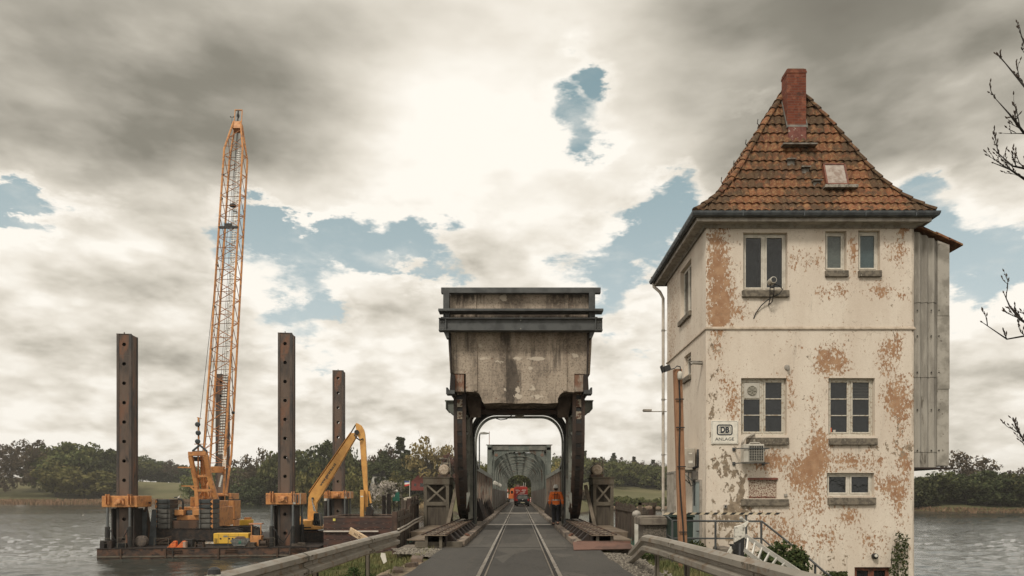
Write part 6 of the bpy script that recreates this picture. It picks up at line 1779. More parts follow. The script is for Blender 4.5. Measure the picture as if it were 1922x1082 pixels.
for (s0, s1) in ((-.1, -.05), (.15, .0), (.3, .1)): w_.tube([BF+ax*LB*.08+sidev*s0-dep*.1, BF+ax*LB*.97+sidev*s1], .018, 4, caps=False)
w_.tube([cp(374, 800, 54.5), cp(403, 540, 62.5), bp(LB*.62, -1, -1)], .02, 4, caps=False)
w_.tube([cp(380, 850, 54.6), bp(LB*.97, -.4, -1)], .02, 4, caps=False); w_.tube([cp(384, 850, 54.6), bp(LB*.97, .4, -1)], .02, 4, caps=False)
w_.tube([bp(LB*.34, 1.05, -1), cp(437.5, 772, 61)], .03, 4, caps=False); w_.tube([cp(437.5, 778, 61), cp(437, 815, 61)], .025, 4, caps=False)
w_.build('rope', M['steel_dark'], cr, local=True)
w_ = MB(); p = bp(LB*.665, -1.0, -1.1); q = bp(LB*.665, 1.0, -1.1); w_.bar(p, q, .14, .22); w_.bar(p.lerp(q, .3)+ax*.2, p.lerp(q, .7)+ax*.2, .2, .4)
for f in (.34, .45, .56, .75, .82): w_.cut(); w_.bar(bp(LB*f, -1.1, -1), bp(LB*f, -.8, -1), .12, .18)
w_.cut(); c = cp(437.5, 775, 61); w_.lathe(tuple(c), [(.1, -.12), (.16, 0), (.1, .12)], 8)
w_.cut(); c = bp(LB*.68, 0, 0); w_.sphere(tuple(c+ax*2.7), .22, 8, 6, (1.6, 1, 1))
w_.build('boom_fitting', M['dark'], cr, local=True)
# foot beam, head and its frame
w_ = MB(); w_.bar(cp(384, 882, 59.0), cp(421, 882, 59.0), .5, .55); w_.build('foot_beam', OR, cr, local=True, bevel=.02)
w_ = MB(); h0 = BF+ax*LB
w_.obox(h0 - sidev*.42 - dep*.3 - ax*.9, sidev*.84, dep*.7, ax*.9)
for s_ in (-.36, .36):
    w_.bar(h0+sidev*s_, h0+sidev*s_+ax*1.75, .09, .09)
w_.bar(h0-sidev*.4+ax*1.75, h0+sidev*.4+ax*1.75, .12, .12)
w_.build('boom_head', OR, cr, local=True, bevel=.02)
w_ = MB()
for s_ in (-.2, 0, .2): c = h0+sidev*s_-ax*.1; w_.lathe(tuple(c), [(.25, -.04), (.3, 0), (.25, .04)], 12, 'x')
w_.tube([h0-sidev*.05+ax*.1, h0-sidev*.05+ax*1.7], .09, 5); w_.sphere(tuple(h0-sidev*.03+ax*1.0), .16, 8, 6, (1,1,1.8))
p = h0-sidev*.62; w_.tube([p-ax*.1, p+ax*.9], .02, 4); w_.tube([p+ax*.8-sidev*.15, p+ax*.8+sidev*.15], .02, 4); w_.sphere(tuple(p+ax*.85-sidev*.15), .07, 6, 4); w_.sphere(tuple(p+ax*.85+sidev*.15), .07, 6, 4)
w_.build('head_sheave', M['dark'], cr, local=True)
w_ = MB(); w_.tube([cp(412, 915, 57.5), cp(417, 893, 57.8)], .10, 8); w_.build('cylinder_rod', M['chrome'], cr, local=True)
w_ = MB(); w_.prism([(0,0),(1,0),(1,1),(0,1)], 'y', 0, .01)
# lettering up the boom foot
Ol = bp(LB*.056, 1, -1.12); Ol = BF + ax*LB*.075 + sidev*bw(LB*.075)*1.0 - dep*(bd(LB*.075)*1.0+.10)
w_ = MB(); w_.obox(Ol - sidev*.14 - ax*1.3, sidev*.28, ax*2.6, -dep*.01); w_.build('name_strip', OR, cr, local=True)
text_mesh('LIEBHERR', 'lettering', M['white'], cr, .42, Ol - dep*.02, ax, -sidev if (ax.cross(-sidev)).y < 0 else sidev, .002, .01, local=True)

# orange containers behind the crane
u, v = uv(434, 63.5)
for i, (z0, z1, lab) in enumerate(((0.0, 1.55, 'lower orange equipment container behind the crane ballast, doors with white placards'), (1.62, 3.35, 'upper orange container stacked behind the crane, rails on its roof'))):
    c = bt('equipment_container', u, v, lab, 'container', 'orange containers behind the crane'); c.location.z = BO.z + z0
    z1 -= z0; z0 = 0; s_ = .56
    b = MB(); b.box(-s_-.02, s_+.02, -.9, .9, 0, z1); b.build('body', OR, c, local=True, bevel=.02)
    b = MB()
    for x in (-.5, -.17, .17, .5): b.box(x-.02, x+.02, -.93, -.905, .05, z1-.05)
    b.build('corrugation', mat('dull_orange', (.42,.18,.06), .6), c, local=True)
    b = MB()
    if i == 0:
        for x in (-.35, .32): b.box(x-.12, x+.12, -.945, -.932, z1-.5, z1-.2)
        b.build('placard', M['white'], c, local=True)
    else:
        b.box(-.5, .5, -.8, .8, z1, z1+.1); b.tube([(-.4, -.8, z1+.1), (-.4, -.8, z1+.3), (.4, -.8, z1+.3), (.4, -.8, z1+.1)], .03, 5); b.box(-.52, -.3, -.93, -.905, z1-.5, z1-.15)
        b.build('roof_gear', M['dark'], c, local=True)
# yellow generator
u, v = uv(433.5, 51.6)
g = bt('generator', u, v, 'long yellow generator set with black vents in front of the crane', 'generator')
b = MB(); b.box(-1.28, 1.28, 0, .9, .18, .96); b.build('housing', M['gen_yellow'], g, local=True, bevel=.03)
b = MB()
for x in (-.75, -.12, .12): b.box(x-.06, x+.06, -.01, -.002, .5, .62)
for i in range(6): b.box(-1.2, -.98, -.01, -.002, .25+i*.06, .275+i*.06)
for x in (-.9, -.2, .55): b.box(x, x+.012, -.008, -.002, .2, .93)
b.box(-1.25, 1.25, .05, .85, 0, .18); b.build('vent', M['black'], g, local=True)
b = MB(); b.box(-.55, -.25, -.01, -.002, .68, .80); b.build('badge', mat('badge_grey', (.2,.2,.18), .5), g, local=True)
u, v = uv(448, 50.5)
b = MB(); b.prism([(-.62, .48), (-.36, .08), (.45, .08), (.7, .42), (.5, .62), (-.4, .62)], 'y', 0, .8)
sk_ = b.build('skip', mat('skip_grey', (.10,.105,.10), .7, col2=(.17,.165,.15), scale=6), local=True); sk_.location = (BO.x+u*cB-v*sB, BO.y+u*sB+v*cB, BO.z); sk_.rotation_euler.z = BA; tag(sk_, 'small grey metal skip in front of the yellow generator', 'skip')
b = MB(); b.sphere((0, .4, .62), .42, 9, 5, (1, .8, .38)); b.build('load', mat('scrap', (.11,.06,.04), .9, col2=(.05,.04,.035), scale=8), sk_, local=True)
b = MB(); b.prism([(.0,.22),(.16,.26),(.2,.48),(-.02,.46)], 'y', -.01, -.002); b.build('mark', M['net_green'], sk_, local=True)
# orange lifting blocks
for px, lab in ((322, 'left orange wedge-shaped fender on the barge edge'), (339, 'right orange wedge-shaped fender with pale end on the barge edge')):
    u, v = uv(px, 50.0); b = MB(); b.prism([(-.34, 0), (.3, 0), (.3, .46), (.14, .5)], 'y', 0, .4)
    o = b.build('orange_wedge', mat('signal_orange', (.72,.16,.035), .6, col2=(.45,.11,.04), scale=7), local=True, bevel=.02); o.location = (BO.x+u*cB-v*sB, BO.y+u*sB+v*cB, BO.z); o.rotation_euler.z = BA
    tag(o, lab, 'fender')
    if px > 330:
        b = MB(); b.box(.302, .34, 0, .4, 0, .46); b.box(.16, .301, -.01, -.002, .02, .44); b.build('end_plate', mat('pale_orange', (.45,.30,.22), .7), o, local=True)
# ladder stool, pump, orange stand
u, v = uv(373, 50.3); b = MB()
for x in (-.32, .28): b.prism([(x, 0), (x+.08, 0), (x+.08-.04*(1 if x > 0 else -1), .5), (x-.04*(1 if x > 0 else -1), .5)], 'y', 0, .3); b.box(-.3, .34, 0, .3, .42, .5)
b.box(-.3, .34, -.02, .0, .2, .25); o = b.build('step_stool', M['steel_rust'], local=True); o.location = (BO.x+u*cB-v*sB, BO.y+u*sB+v*cB, BO.z); tag(o, 'rusty trestle standing on the barge edge left of the generator', 'trestle')
u, v = uv(480, 51.0)
s_ = bt('power_unit', u, v, 'orange power unit under a small orange canopy beside the tall spud leg', 'power unit')
b = MB(); b.box(-.42, .40, 0, .7, 0, .82); b.build('tank', OR, s_, local=True, bevel=.03)
b = MB()
for x in (-.36, .32): b.box(x, x+.06, .05, .11, .82, 1.66); b.cut()
b.build('post', OR, s_, local=True)
b = MB(); b.box(-.5, .42, 0, .6, 1.66, 1.74); b.build('canopy', mat('faded_orange', (.50,.22,.12), .6), s_, local=True)
b = MB(); b.box(-.2, .2, .2, .5, .82, 1.25); b.tube([(-.1, .3, 1.2), (.1, .25, 1.45), (.25, .3, 1.1)], .05, 6); b.build('valve_block', M['dark'], s_, local=True)
u, v = uv(459, 60.5)
s_ = bt('compressor', u, v, 'low yellow compressor behind the crane track', 'compressor')
b = MB(); b.box(-.45, .5, 0, 1, 1.15, 1.65); b.build('body', M['gen_yellow'], s_, local=True, bevel=.03)
b = MB(); b.box(-.1, .4, .2, .8, 1.65, 1.85); b.build('cap', OR, s_, local=True); b = MB(); b.box(-.45, .5, 0, 1, 0, 1.15); b.build('stand', M['dark'], s_, local=True)
# deck clutter: ropes, chains, small boxes (rusty heap) as a few separate things
rn = random.Random(21)
CL = [('bundle of pale pipes on deck below the ballast', 410, 52.6), ('small rusty winch between the spud leg and the orange unit', 493, 50.4), ('looped mooring rope at the right barge corner', 560, 50.6),
      ('coil of dark hose on the barge deck near the left corner', 228, 50.0), ('dark toolbox on the barge deck below the ballast', 352, 50.6), ('rusty beam offcuts behind the orange fenders', 300, 52.2), ('brown crate on the deck left of the tall spud leg', 503, 51.6), ('stack of dark boards right of the generator', 466, 50.6)]
for i, (lab, px, D) in enumerate(CL):
    u, v = uv(px, D); b = MB()
    i -= 3
    if i == -3:
        for k in range(6): b.tube([(-1.2, .1*k, .1+.08*(k % 2)), (1.0, .1*k, .1+.08*(k % 2))], .05, 6)
    elif i == -2: b.lathe((-.25, .2, .3), [(.3, 0), (.18, .05), (.18, .45), (.3, .5)], 12, 'x'); b.box(-.35, .35, 0, .4, 0, .1); b.box(-.35, -.28, .1, .3, .1, .55); b.box(.28, .35, .1, .3, .1, .55)
    elif i == -1: b.tube([(.5*math.cos(a*.63), .4*math.sin(a*.63), .06+.01*a) for a in range(24)], .04, 5)
    elif i == 0:
        for k in range(4): b.tube([(.35*math.cos(a*.7), .35*math.sin(a*.7), .05+k*.08) for a in range(10)], .04, 5)
    elif i == 2:
        for k in range(5): x = rn.uniform(-.5, .3); b.bar((x, rn.uniform(0, .6), .05+k*.08), (x+rn.uniform(.4, 1.0), rn.uniform(0, .6), .1+k*.14), .1, .12)
    elif i == 4:
        for k in range(4): b.box(-.3+rn.uniform(-.1,.1), .5+rn.uniform(-.1,.1), 0, .5, k*.09, k*.09+.07)
    else: b.box(-.35, .35, 0, .5, 0, .55); b.box(-.37, .37, -.02, .52, .50, .57); b.box(-.1, .1, -.03, -.02, .25, .4)
    o = b.build(['hose_coil','toolbox','beam_offcuts','crate','board_stack','pipe_bundle','winch','mooring_rope'][i], [M['rubber'], M['dark'], M['steel_rust'], M['steel_rust'], M['wood_grey'], M['galv'], M['steel_rust'], M['wood_grey']][i], local=True, bevel=.01)
    o.location = (BO.x+u*cB-v*sB, BO.y+u*sB+v*cB, BO.z); tag(o, lab, ['hose','toolbox','scrap','crate','boards','pipes','winch','rope'][i])
# gull on the ballast and gulls on the water
def gull(x, y, z, lab):
    b = MB(); b.sphere((0, 0, .0), .11, 8, 6, (1.7, .8, .8)); b.sphere((.16, 0, .10), .055, 7, 5); b.tube([(.10, 0, .02), (.15, 0, .08)], .05, 6); b.prism([(-.16, -.02), (-.34, .03), (-.16, .06)], 'y', -.04, .04)
    o = b.build('gull', M['white'], local=True, smooth=True); o.location = (x, y, z+.09)
    c = MB(); c.prism([(-.26, .05), (.06, .09), (.04, .0), (-.2, -.02)], 'y', -.095, -.075); c.prism([(-.26, .05), (.06, .09), (.04, .0), (-.2, -.02)], 'y', .075, .095); c.build('wing', M['steel_grey'], o, local=True)
    c = MB(); c.tube([(.2, 0, .10), (.26, 0, .09)], [.02, .006], 5); c.build('beak', M['gen_yellow'], o, local=True)
    tag(o, lab, 'gull')
x, y, z = at(333, 936, 54.2); gull(x, y, BO.z+zb1, 'white gull perched on the dark crane ballast')
x, y, z = at(155, 968, 150); gull(x, y, ZW, 'lone white gull floating on the water at left')

# excavator -----------------------------------------------------------------
ED = 57.0; eu, ev = uv(583, ED)
ex = bt('excavator', eu, ev, 'yellow long-reach excavator with raised boom reaching into the sheet pile box', 'excavator')
YL = M['yellow']
def ep(px, py, D=ED):
    u, v = uv(px, D); return Vector((u-eu, v-ev, dz(py, D)))
b = MB()
for (v0, v1) in ((-1.5, -.85), (.85, 1.5)):
    b.prism([(-2.0+.3, 0), (1.4, 0), (1.75, .22), (1.85, .5), (1.6, .82), (-1.9, .82), (-2.3, .5), (-2.2, .2)], 'y', v0, v1); b.cut()
tk = b.build('track', MATS['track_dark'], ex, local=True)
b = MB()
for i in range(17): x = -1.9+i*.21; b.box(x, x+.14, -1.54, -.82, .82, .87)
b.build('track_shoe', M['steel_rust'], tk, local=True)
b = MB(); b.box(-1.2, 1.1, -.9, .9, .3, .85); b.lathe((-.1, 0, .85), [(.7, 0), (.7, .15)], 16); b.build('undercarriage', M['dark'], ex, local=True)
pz = lambda py: dz(py, ED)
def exs(px): return (px-583)*ED/F
b = MB(); b.prism([(exs(556), pz(993)), (exs(608), pz(993)), (exs(608), pz(987)), (exs(592), pz(985)), (exs(592), pz(976)), (exs(556), pz(976))], 'y', -1.35, 1.35)
b.build('superstructure', YL, ex, local=True, bevel=.05)
b = MB(); b.box(exs(556)-.01, exs(563), -1.37, -1.352, pz(990), pz(977)); 
for i in range(5): b.box(exs(557), exs(563), -1.38, -1.37, pz(979+i*1.1), pz(978.6+i*1.1))
b.box(exs(573), exs(590), -1.36, -1.352, pz(990.5), pz(988)); b.box(-2.0, -1.4, -1.2, 1.0, pz(976), pz(968)); b.build('engine_vent', M['dark'], ex, local=True)
b = MB(); b.prism([(exs(593), pz(990)), (exs(607), pz(990)), (exs(607.5), pz(977)), (exs(604), pz(963)), (exs(594), pz(963))], 'y', -1.3, -.35); cabo = b.build('cab', M['dark'], ex, local=True, bevel=.04)
b = MB(); b.prism([(exs(595), pz(986)), (exs(601), pz(986)), (exs(601), pz(966)), (exs(595.5), pz(966))], 'y', -1.32, -1.305); b.prism([(exs(602), pz(986)), (exs(606), pz(986)), (exs(605.5), pz(976)), (exs(603), pz(966)), (exs(602), pz(966))], 'y', -1.32, -1.305); b.build('window', M['glass'], cabo, local=True)
b = MB(); b.bar(Vector((exs(607.6), -1.28, pz(990))), Vector((exs(604.6), -1.28, pz(964))), .08, .06); b.build('cab_pillar', M['galv'], cabo, local=True)
b = MB()
for (x0, x1) in ((556, 560), (560, 566), (566, 572)): b.tube([Vector((exs(x0), -1.2, pz(976))), Vector((exs(x0), -1.2, pz(962))), Vector((exs(x1), -1.2, pz(962)))], .025, 5)
b.build('handrail', M['black'], ex, local=True)
b = MB(); b.lathe((exs(570), -1.0, pz(976)), [(.2,0),(.2,.1),(.08,.14),(.06,.3),(.09,.34)], 10); b.build('exhaust', YL, ex, local=True)
# boom as a bent box beam
def profile_beam(b, pts_px, v0, v1):
    P = [((px-583)*ED/F, dz(py, ED)) for px, py in pts_px]
    b.prism(P, 'y', v0, v1)
b = MB(); profile_beam(b, [(577.5,986),(593,986),(592.5,962),(594,945),(605,927),(668,818),(666,812),(658,812.5),(583,923),(579,934),(577.5,960)], -.02, .55)
bo = b.build('boom', YL, ex, local=True, bevel=.03)
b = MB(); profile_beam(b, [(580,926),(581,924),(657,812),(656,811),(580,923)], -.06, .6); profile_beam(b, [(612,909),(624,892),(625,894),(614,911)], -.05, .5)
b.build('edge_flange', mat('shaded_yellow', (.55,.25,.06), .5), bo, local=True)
b = MB(); profile_beam(b, [(665.5,794),(668.5,793.5),(676.5,798),(681,806),(683,814),(684,827),(686.5,873),(688,921),(688.5,962),(684,962),(681,921),(676.5,873),(673,824),(667.5,815),(666.5,806)], .06, .46)
st_ = b.build('stick', YL, ex, local=True, bevel=.02)
b = MB(); profile_beam(b, [(675,920),(682,920),(682,985),(675,985)], -.3, .1); b.build('stick_extension', YL, ex, local=True, bevel=.02)
b = MB(); profile_beam(b, [(676,931),(681,931),(681,933.5),(676,933.5)], -.31, -.302); b.build('plate_mark', M['white'], ex, local=True)
b = MB()
def rod(b, p, q, r, v): b.tube([Vector(((p[0]-583)*ED/F, v, dz(p[1], ED))), Vector(((q[0]-583)*ED/F, v, dz(q[1], ED)))], r, 8)
rod(b, (652,819), (665.5,796), .055, .26); b.build('stick_rod', M['dark'], ex, local=True)
b = MB(); rod(b, (633,846), (653,818), .13, .7); rod(b, (613,876), (634,845), .08, .7); b.build('stick_cylinder', YL, ex, local=True)
b = MB(); rod(b, (586,936), (590,960), .05, -.15); rod(b, (589,948), (593,962), .05, -.2); b.build('boom_rod', M['chrome'], ex, local=True)
b = MB(); rod(b, (590,960), (596,988), .13, -.17); rod(b, (592.5,962), (598,988), .11, .3); b.build('boom_cylinder', YL, ex, local=True)
b = MB(); rod(b, (690,922), (694,945), .09, .2); b.build('bucket_cylinder', YL, ex, local=True)
b = MB(); rod(b, (693,940), (695.5,952), .045, .2); b.build('bucket_rod', M['chrome'], ex, local=True)
b = MB(); b.lathe(tuple(Vector((exs(668), -.1, dz(811, ED)))), [(.2, 0), (.2, .75)], 12, 'y'); b.cut(); b.lathe(tuple(Vector((exs(587), -.12, dz(936, ED)))), [(.1, 0), (.1, .1)], 10, 'y'); b.tube([Vector((exs(664), -.1, dz(816, ED))), Vector((exs(668), -.3, dz(822, ED))), Vector((exs(674), -.1, dz(826, ED))), Vector((exs(680), 0, dz(823, ED)))], .06, 6)
b.build('pivot', M['dark'], ex, local=True)
b = MB(); b.bar(Vector((exs(684), .2, dz(950, ED))), Vector((exs(697), .2, dz(946, ED))), .1, .1); b.prism([(exs(685), dz(968, ED)), (exs(697), dz(968, ED)), (exs(699), dz(958, ED)), (exs(694), dz(951, ED)), (exs(686), dz(952, ED))], 'y', -.2, .6)
b.build('grab', M['steel_dark'], ex, local=True)
d_ = Vector(((623-605), 0, (899-872.0))).normalized()
p = Vector(((614.5-583)*ED/F, -.03, dz(891, ED)))
text_mesh('www.gerardus.nl', 'lettering', MATS['sign_ink'], bo, .33, p, d_, Vector((-d_.z, 0, d_.x)), .002, .008, local=True, sx=.98)

# sheet pile box in the water -----------------------------------------------
BXX0, BXX1, BXY0, BXY1, BZT = -14.9, -9.45, 52.0, 58.6, -.27
bx_ = thing('sheet_pile_box', ((BXX0+BXX1)/2, (BXY0+BXY1)/2, ZW), 'open brown sheet pile box standing in the water beside the barge', 'cofferdam')
pm_ = mat('sheet_pile', (.055,.035,.03), .85, .05, col2=(.095,.045,.032), scale=1.5, bump=.3, rust=(.14,.05,.03), rlo=.6, rhi=.7, stretch=(.6,1,2))
b = MB(); nr = 8
for i in range(nr):
    z0 = -3.6+(BZT+3.6)*i/nr; z1 = z0+(BZT+3.6)/nr-.03
    b.box(BXX0, BXX1, BXY0, BXY0+.1, z0, z1)
    b.box(BXX0, BXX0+.1, BXY0+.1, BXY1-.1, z0, z1); b.box(BXX1-.1, BXX1, BXY0+.1, BXY1-.1, z0, z1); b.box(BXX0, BXX1, BXY1-.1, BXY1, z0, z1)
b.build('wall', pm_, bx_)
b = MB(); b.box(BXX0+.02, BXX1-.02, BXY0+.03, BXY0+.07, -3.6, BZT-.01); b.build('wall_core', M['steel_dark'], bx_)
b = MB(); b.box(BXX0-.03, BXX1+.03, BXY0-.04, BXY0+.14, BZT-.0, BZT+.06); b.box(BXX0-.03, BXX0+.14, BXY0+.14, BXY1, BZT, BZT+.06); b.box(BXX0-.03, BXX1+.03, BXY1-.12, BXY1+.05, BZT+.0, BZT+.06)
b.build('rim', mat('rim_steel', (.21,.15,.115), .8, col2=(.12,.075,.055), scale=3), bx_)
b = MB(); rn = random.Random(9)
for i in range(1, nr):
    z0 = -3.6+(BZT+3.6)*i/nr
    for k in range(9): x = BXX0+.2+k*.6+rn.uniform(-.1,.1); b.box(x, x+rn.uniform(.05,.22), BXY0-.012, BXY0-.002, z0-.03, z0-.012)
b.build('weld_mark', mat('pale_weld', (.26,.20,.165), .8), bx_)
b = MB(); x, y, z = at(607, 998, 51.8); b.tube([(x, 51.85, z), (at(710, 998, 51.8)[0], 51.85, z-.0)], .06, 8); b.build('pipe', M['pipe_white'], bx_)
b = MB(); x, y, z = at(627, 976, 51.9); b.box(x-.09, x+.09, 51.93, 51.96, z-.09, z+.09); b.build('yellow_tag', mat('yellow_tag', (.72,.62,.14), .6), bx_)
# ---------------------------------------------------------------- things on the near bank
# W-beam guard rails
def wbeam(b, P, hgt=.31, side=1):
    """P: list of (point, side direction) giving the beam's centre line; side: which way the hump faces"""
    prof = [(.0, -.155), (.035, -.145), (.08, -.115), (.08, -.055), (.012, -.022), (.012, .022), (.08, .055), (.08, .115), (.035, .145), (.0, .155)]
    rows = []
    for (p, n) in P:
        p = Vector(p); n = Vector(n)
        rows.append([tuple(p + n*o + Vector((0,0,z))) for o, z in prof])
    for i in range(len(rows)-1):
        b.strip(rows[i], rows[i+1])
def rail(name, pts, nside, label, posts, overlaps):
    t = thing(name, (pts[0][0], pts[0][1], 0), label, 'guard rail', 'guard rails')
    P = []
    for i, p in enumerate(pts):
        a = Vector(pts[max(0, i-1)]); c = Vector(pts[min(len(pts)-1, i+1)]); d = (c-a).normalized()
        n = Vector((d.y, -d.x, 0)).normalized()
        if n.x*nside < 0: n = -n
        P.append((p, n))
    b = MB(); wbeam(b, P); o = b.build('beam', M['galv'], t)
    m_ = o.modifiers.new('thick', 'SOLIDIFY'); m_.thickness = .006
    b = MB()
    def on(l):
        tot = 0
        for (p, n), (q, n2) in zip(P, P[1:]):
            p = Vector(p); q = Vector(q); d = (q-p).length
            if tot+d >= l: return p.lerp(q, (l-tot)/d), (q-p).normalized(), n
            tot += d
        return Vector(P[-1][0]), (Vector(P[-1][0])-Vector(P[-2][0])).normalized(), P[-1][1]
    for l in overlaps:
        for (s, r0) in ((0, 0), ):
            p, d, n = on(l); q, d2, n2 = on(l+.05); bb = []
            pr = [(p+n*.006, n), (q+n*.006, n)]; wbeam(b, [(tuple(a_), n_) for a_, n_ in pr])
        for zz_ in (-.1, .1):
            for dl in (-.1, .12, .2): 
                p, d, n = on(l+dl); c = p+n*.085+Vector((0,0,zz_)); b.obox(c-d*.02, d*.04, n*.012, Vector((0,0,.022)))
    if overlaps: b.build('splice', M['steel_drab'], t)
    b = MB()
    for l in posts:
        p, d, n = on(l); c = p - n*.06; zg = land_z(c.x, c.y)-.15
        b.obox((c.x-.03, c.y-.05, zg), (.012, 0, 0), (0, .1, 0), (0, 0, p.z+.1-zg)); b.obox((c.x-.03, c.y-.05, zg), (.06, 0, 0), (0, .012, 0), (0, 0, p.z+.1-zg)); b.obox((c.x-.03, c.y+.038, zg), (.06, 0, 0), (0, .012, 0), (0, 0, p.z+.1-zg)); b.cut()
    b.build('post', M['steel_drab'], t)
    return t
Lr = [at(744, 1010, 14.4), at(680, 1028, 11.6), at(600, 1052, 9.2), at(500, 1081, 7.3), at(415, 1106, 6.15), at(330, 1132, 5.3)]
rail('guard_rail', [(p[0], p[1], p[2]) for p in Lr], 1, 'weathered steel guard rail running along the left road edge', [2.2, 5.2, 7.6], [2.4, 5.9])
# reflector cap at the near end of the left rail
b = MB(); x, y, z = at(402, 1071, 6.0); b.lathe((x, y, z-.06), [(.055, -.5), (.055, .03), (.05, .07), (.02, .09)], 14)
o = b.build('marker_post', M['black'], smooth=False)
b = MB(); b.lathe((x, y, z-.05), [(.057, -.02), (.057, .015)], 14); b.build('band', M['white'], o); tag(o, 'black marker post with white band at the near end of left guard rail', 'marker post')
Rr = [at(1187, 1046, 15.2), at(1200, 1034, 13.7), at(1212, 1021, 12.4), at(1217, 1021, 12.0), at(1250, 1029, 10.9), at(1330, 1053, 8.6), at(1400, 1074, 7.3), at(1480, 1098, 6.25), at(1560, 1122, 5.5)]
rail('guard_rail', Rr, -1, 'weathered steel guard rail on the right with its far end bent down to the ground', [3.6, 5.4, 7.4, 9.6], [5.0, 8.2])
# pebble-dashed gate pier
p = thing('stone_pier', (3.72, 19.3, -.2), 'square pebbledash pier with thick coping beside the right guard rail', 'pier')
b = MB(); b.box(3.38, 4.10, 18.6, 19.4, -1.4, .66); b.build('shaft', M['pebble'], p, bevel=.02)
b = MB(); b.box(3.28, 4.20, 18.5, 19.5, .66, .86); b.prism([(3.28, .86), (4.20, .86), (4.12, .90), (3.36, .90)], 'y', 18.55, 19.45); b.build('coping', M['concrete'], p, bevel=.03, seg=2)
b = MB(); b.sphere((3.42, 19.9, .92), .13, 12, 8, (1,1,.85)); tag(b.build('round_stone', M['fascia'], smooth=True), 'pale rounded stone behind the pebbledash pier top', 'stone')
# white board between fence and pier
b = MB(); b.box(3.62, 3.86, 21.4, 21.44, -.35, .78); b.box(3.50, 3.86, 21.3, 21.34, -.85, -.35); o = b.build('white_board', mat('board_white', (.60,.58,.52), .6, col2=(.48,.45,.39), scale=3)); tag(o, 'white board standing between timber fence and pebbledash pier', 'board')
# timber fences at the abutment
def boards(name, x0, y0, x1, y1, n, zb, zt0, zt1, label, seed, gap=.03, cat='fence'):
    t = thing(name, ((x0+x1)/2, (y0+y1)/2, zb), label, cat, 'timber fences')
    rn = random.Random(seed); b = MB(); A = Vector((x0, y0, 0)); B_ = Vector((x1, y1, 0)); d = (B_-A); L = d.length; d.normalize(); nn = Vector((d.y, -d.x, 0))
    for i in range(n):
        l0 = L*i/n+gap*rn.random(); w_ = L/n-gap-rn.random()*gap; zt = zt0+(zt1-zt0)*i/n + rn.uniform(-.07, .08)
        p = A+d*l0+nn*rn.uniform(-.02, .02); lean = rn.uniform(-.02, .02)
        b.obox((p.x, p.y, zb), d*w_, nn*.04, (d.x*lean, d.y*lean, zt-zb))
    b.build('boards', M['wood_grey'], t)
    b = MB()
    for f in (.0, .5, 1.0):
        p = A+d*L*f; b.obox((p.x-.07, p.y-.07, zb-.6), (.14,0,0), (0,.14,0), (0, 0, (zt0+(zt1-zt0)*f)-zb+.65)); b.cut()
    b.build('post', mat('dark_post', (.05,.033,.026), .9, col2=(.09,.055,.04), scale=3), t)
    b = MB(); 
    for z in (zb+.25, zt0-.2): b.bar(A+nn*.06+Vector((0,0,z)), B_+nn*.06+Vector((0,0,z+(zt1-zt0)*.5)), .05, .1)
    b.build('cross_rail', M['wood_grey'], t)
    return t
boards('timber_fence', -3.70, 20.3, -3.95, 24.6, 17, -.55, .93, 1.02, 'old upright-board fence with two pale pipes, left of the left track', 4)
boards('timber_fence', -4.0, 24.8, -4.45, 29.6, 16, -.6, 1.30, 1.38, 'taller board fence stepping up behind the left roller track', 5)
boards('timber_fence', 3.95, 27.5, 4.35, 22.6, 15, -.8, 1.15, .95, 'patchy board fence right of the right machinery tower', 6)
b = MB()
for (dz_, r) in ((0, .035), (.1, .03)): b.tube([(-3.58, 20.2, .36+dz_), (-3.72, 22.6, .38+dz_), (-3.8, 24.8, .46+dz_), (-3.85, 27.2, .5+dz_)], r, 7); b.cut()
t = thing('service_pipe', (-3.6, 20.2, .3), 'two pale pipes strapped along the left timber fence', 'pipes'); b.build('pipe', M['pipe_white'], t, smooth=True)
# small open frame and cabinet on the right
t = thing('timber_trestle', (4.4, 22.2, -.8), 'open dark frame of timber posts at the water beyond the right track', 'frame')
b = MB()
for (x, y) in ((4.0, 21.6), (4.45, 21.6), (4.0, 22.6), (4.5, 22.8)): b.box(x-.05, x+.05, y-.05, y+.05, -1.2, 1.22 if y > 22 else .72); b.cut()
b.build('post', M['wood_grey'], t)
b = MB(); b.box(3.95, 4.5, 21.55, 21.65, .64, .72); b.box(3.95, 4.55, 22.55, 22.65, 1.14, 1.22); b.box(3.95, 4.5, 21.55, 21.65, -.1, -.02); b.box(3.95, 4.5, 22.55, 22.65, .5, .58); b.box(3.9, 4.3, 21.5, 21.54, -.45, -.35); b.build('cross_rail', M['wood_grey'], t)
for (x0, x1, y0, y1, z0, z1, lab) in ((3.72, 3.80, 21.7, 23.5, -.9, .1, 'torn green netting at the foot of the right timber fence'), (-3.62, -3.58, 22.0, 24.6, -.7, .02, 'green netting hanging behind the left timber fence')):
    b = MB(); rn = random.Random(8); n = 14
    A = [(x0+(x1-x0)*rn.random(), y0+(y1-y0)*i/n, z0) for i in range(n+1)]; B_ = [(x0+(x1-x0)*rn.random(), y0+(y1-y0)*i/n, z1-rn.random()*.35) for i in range(n+1)]
    b.strip(A, B_); o = b.build('netting', mat('netting_weave', (.03,.12,.085), .9, col2=(.10,.16,.12), scale=6)); o.modifiers.new('thick', 'SOLIDIFY').thickness = .01; tag(o, lab, 'netting')
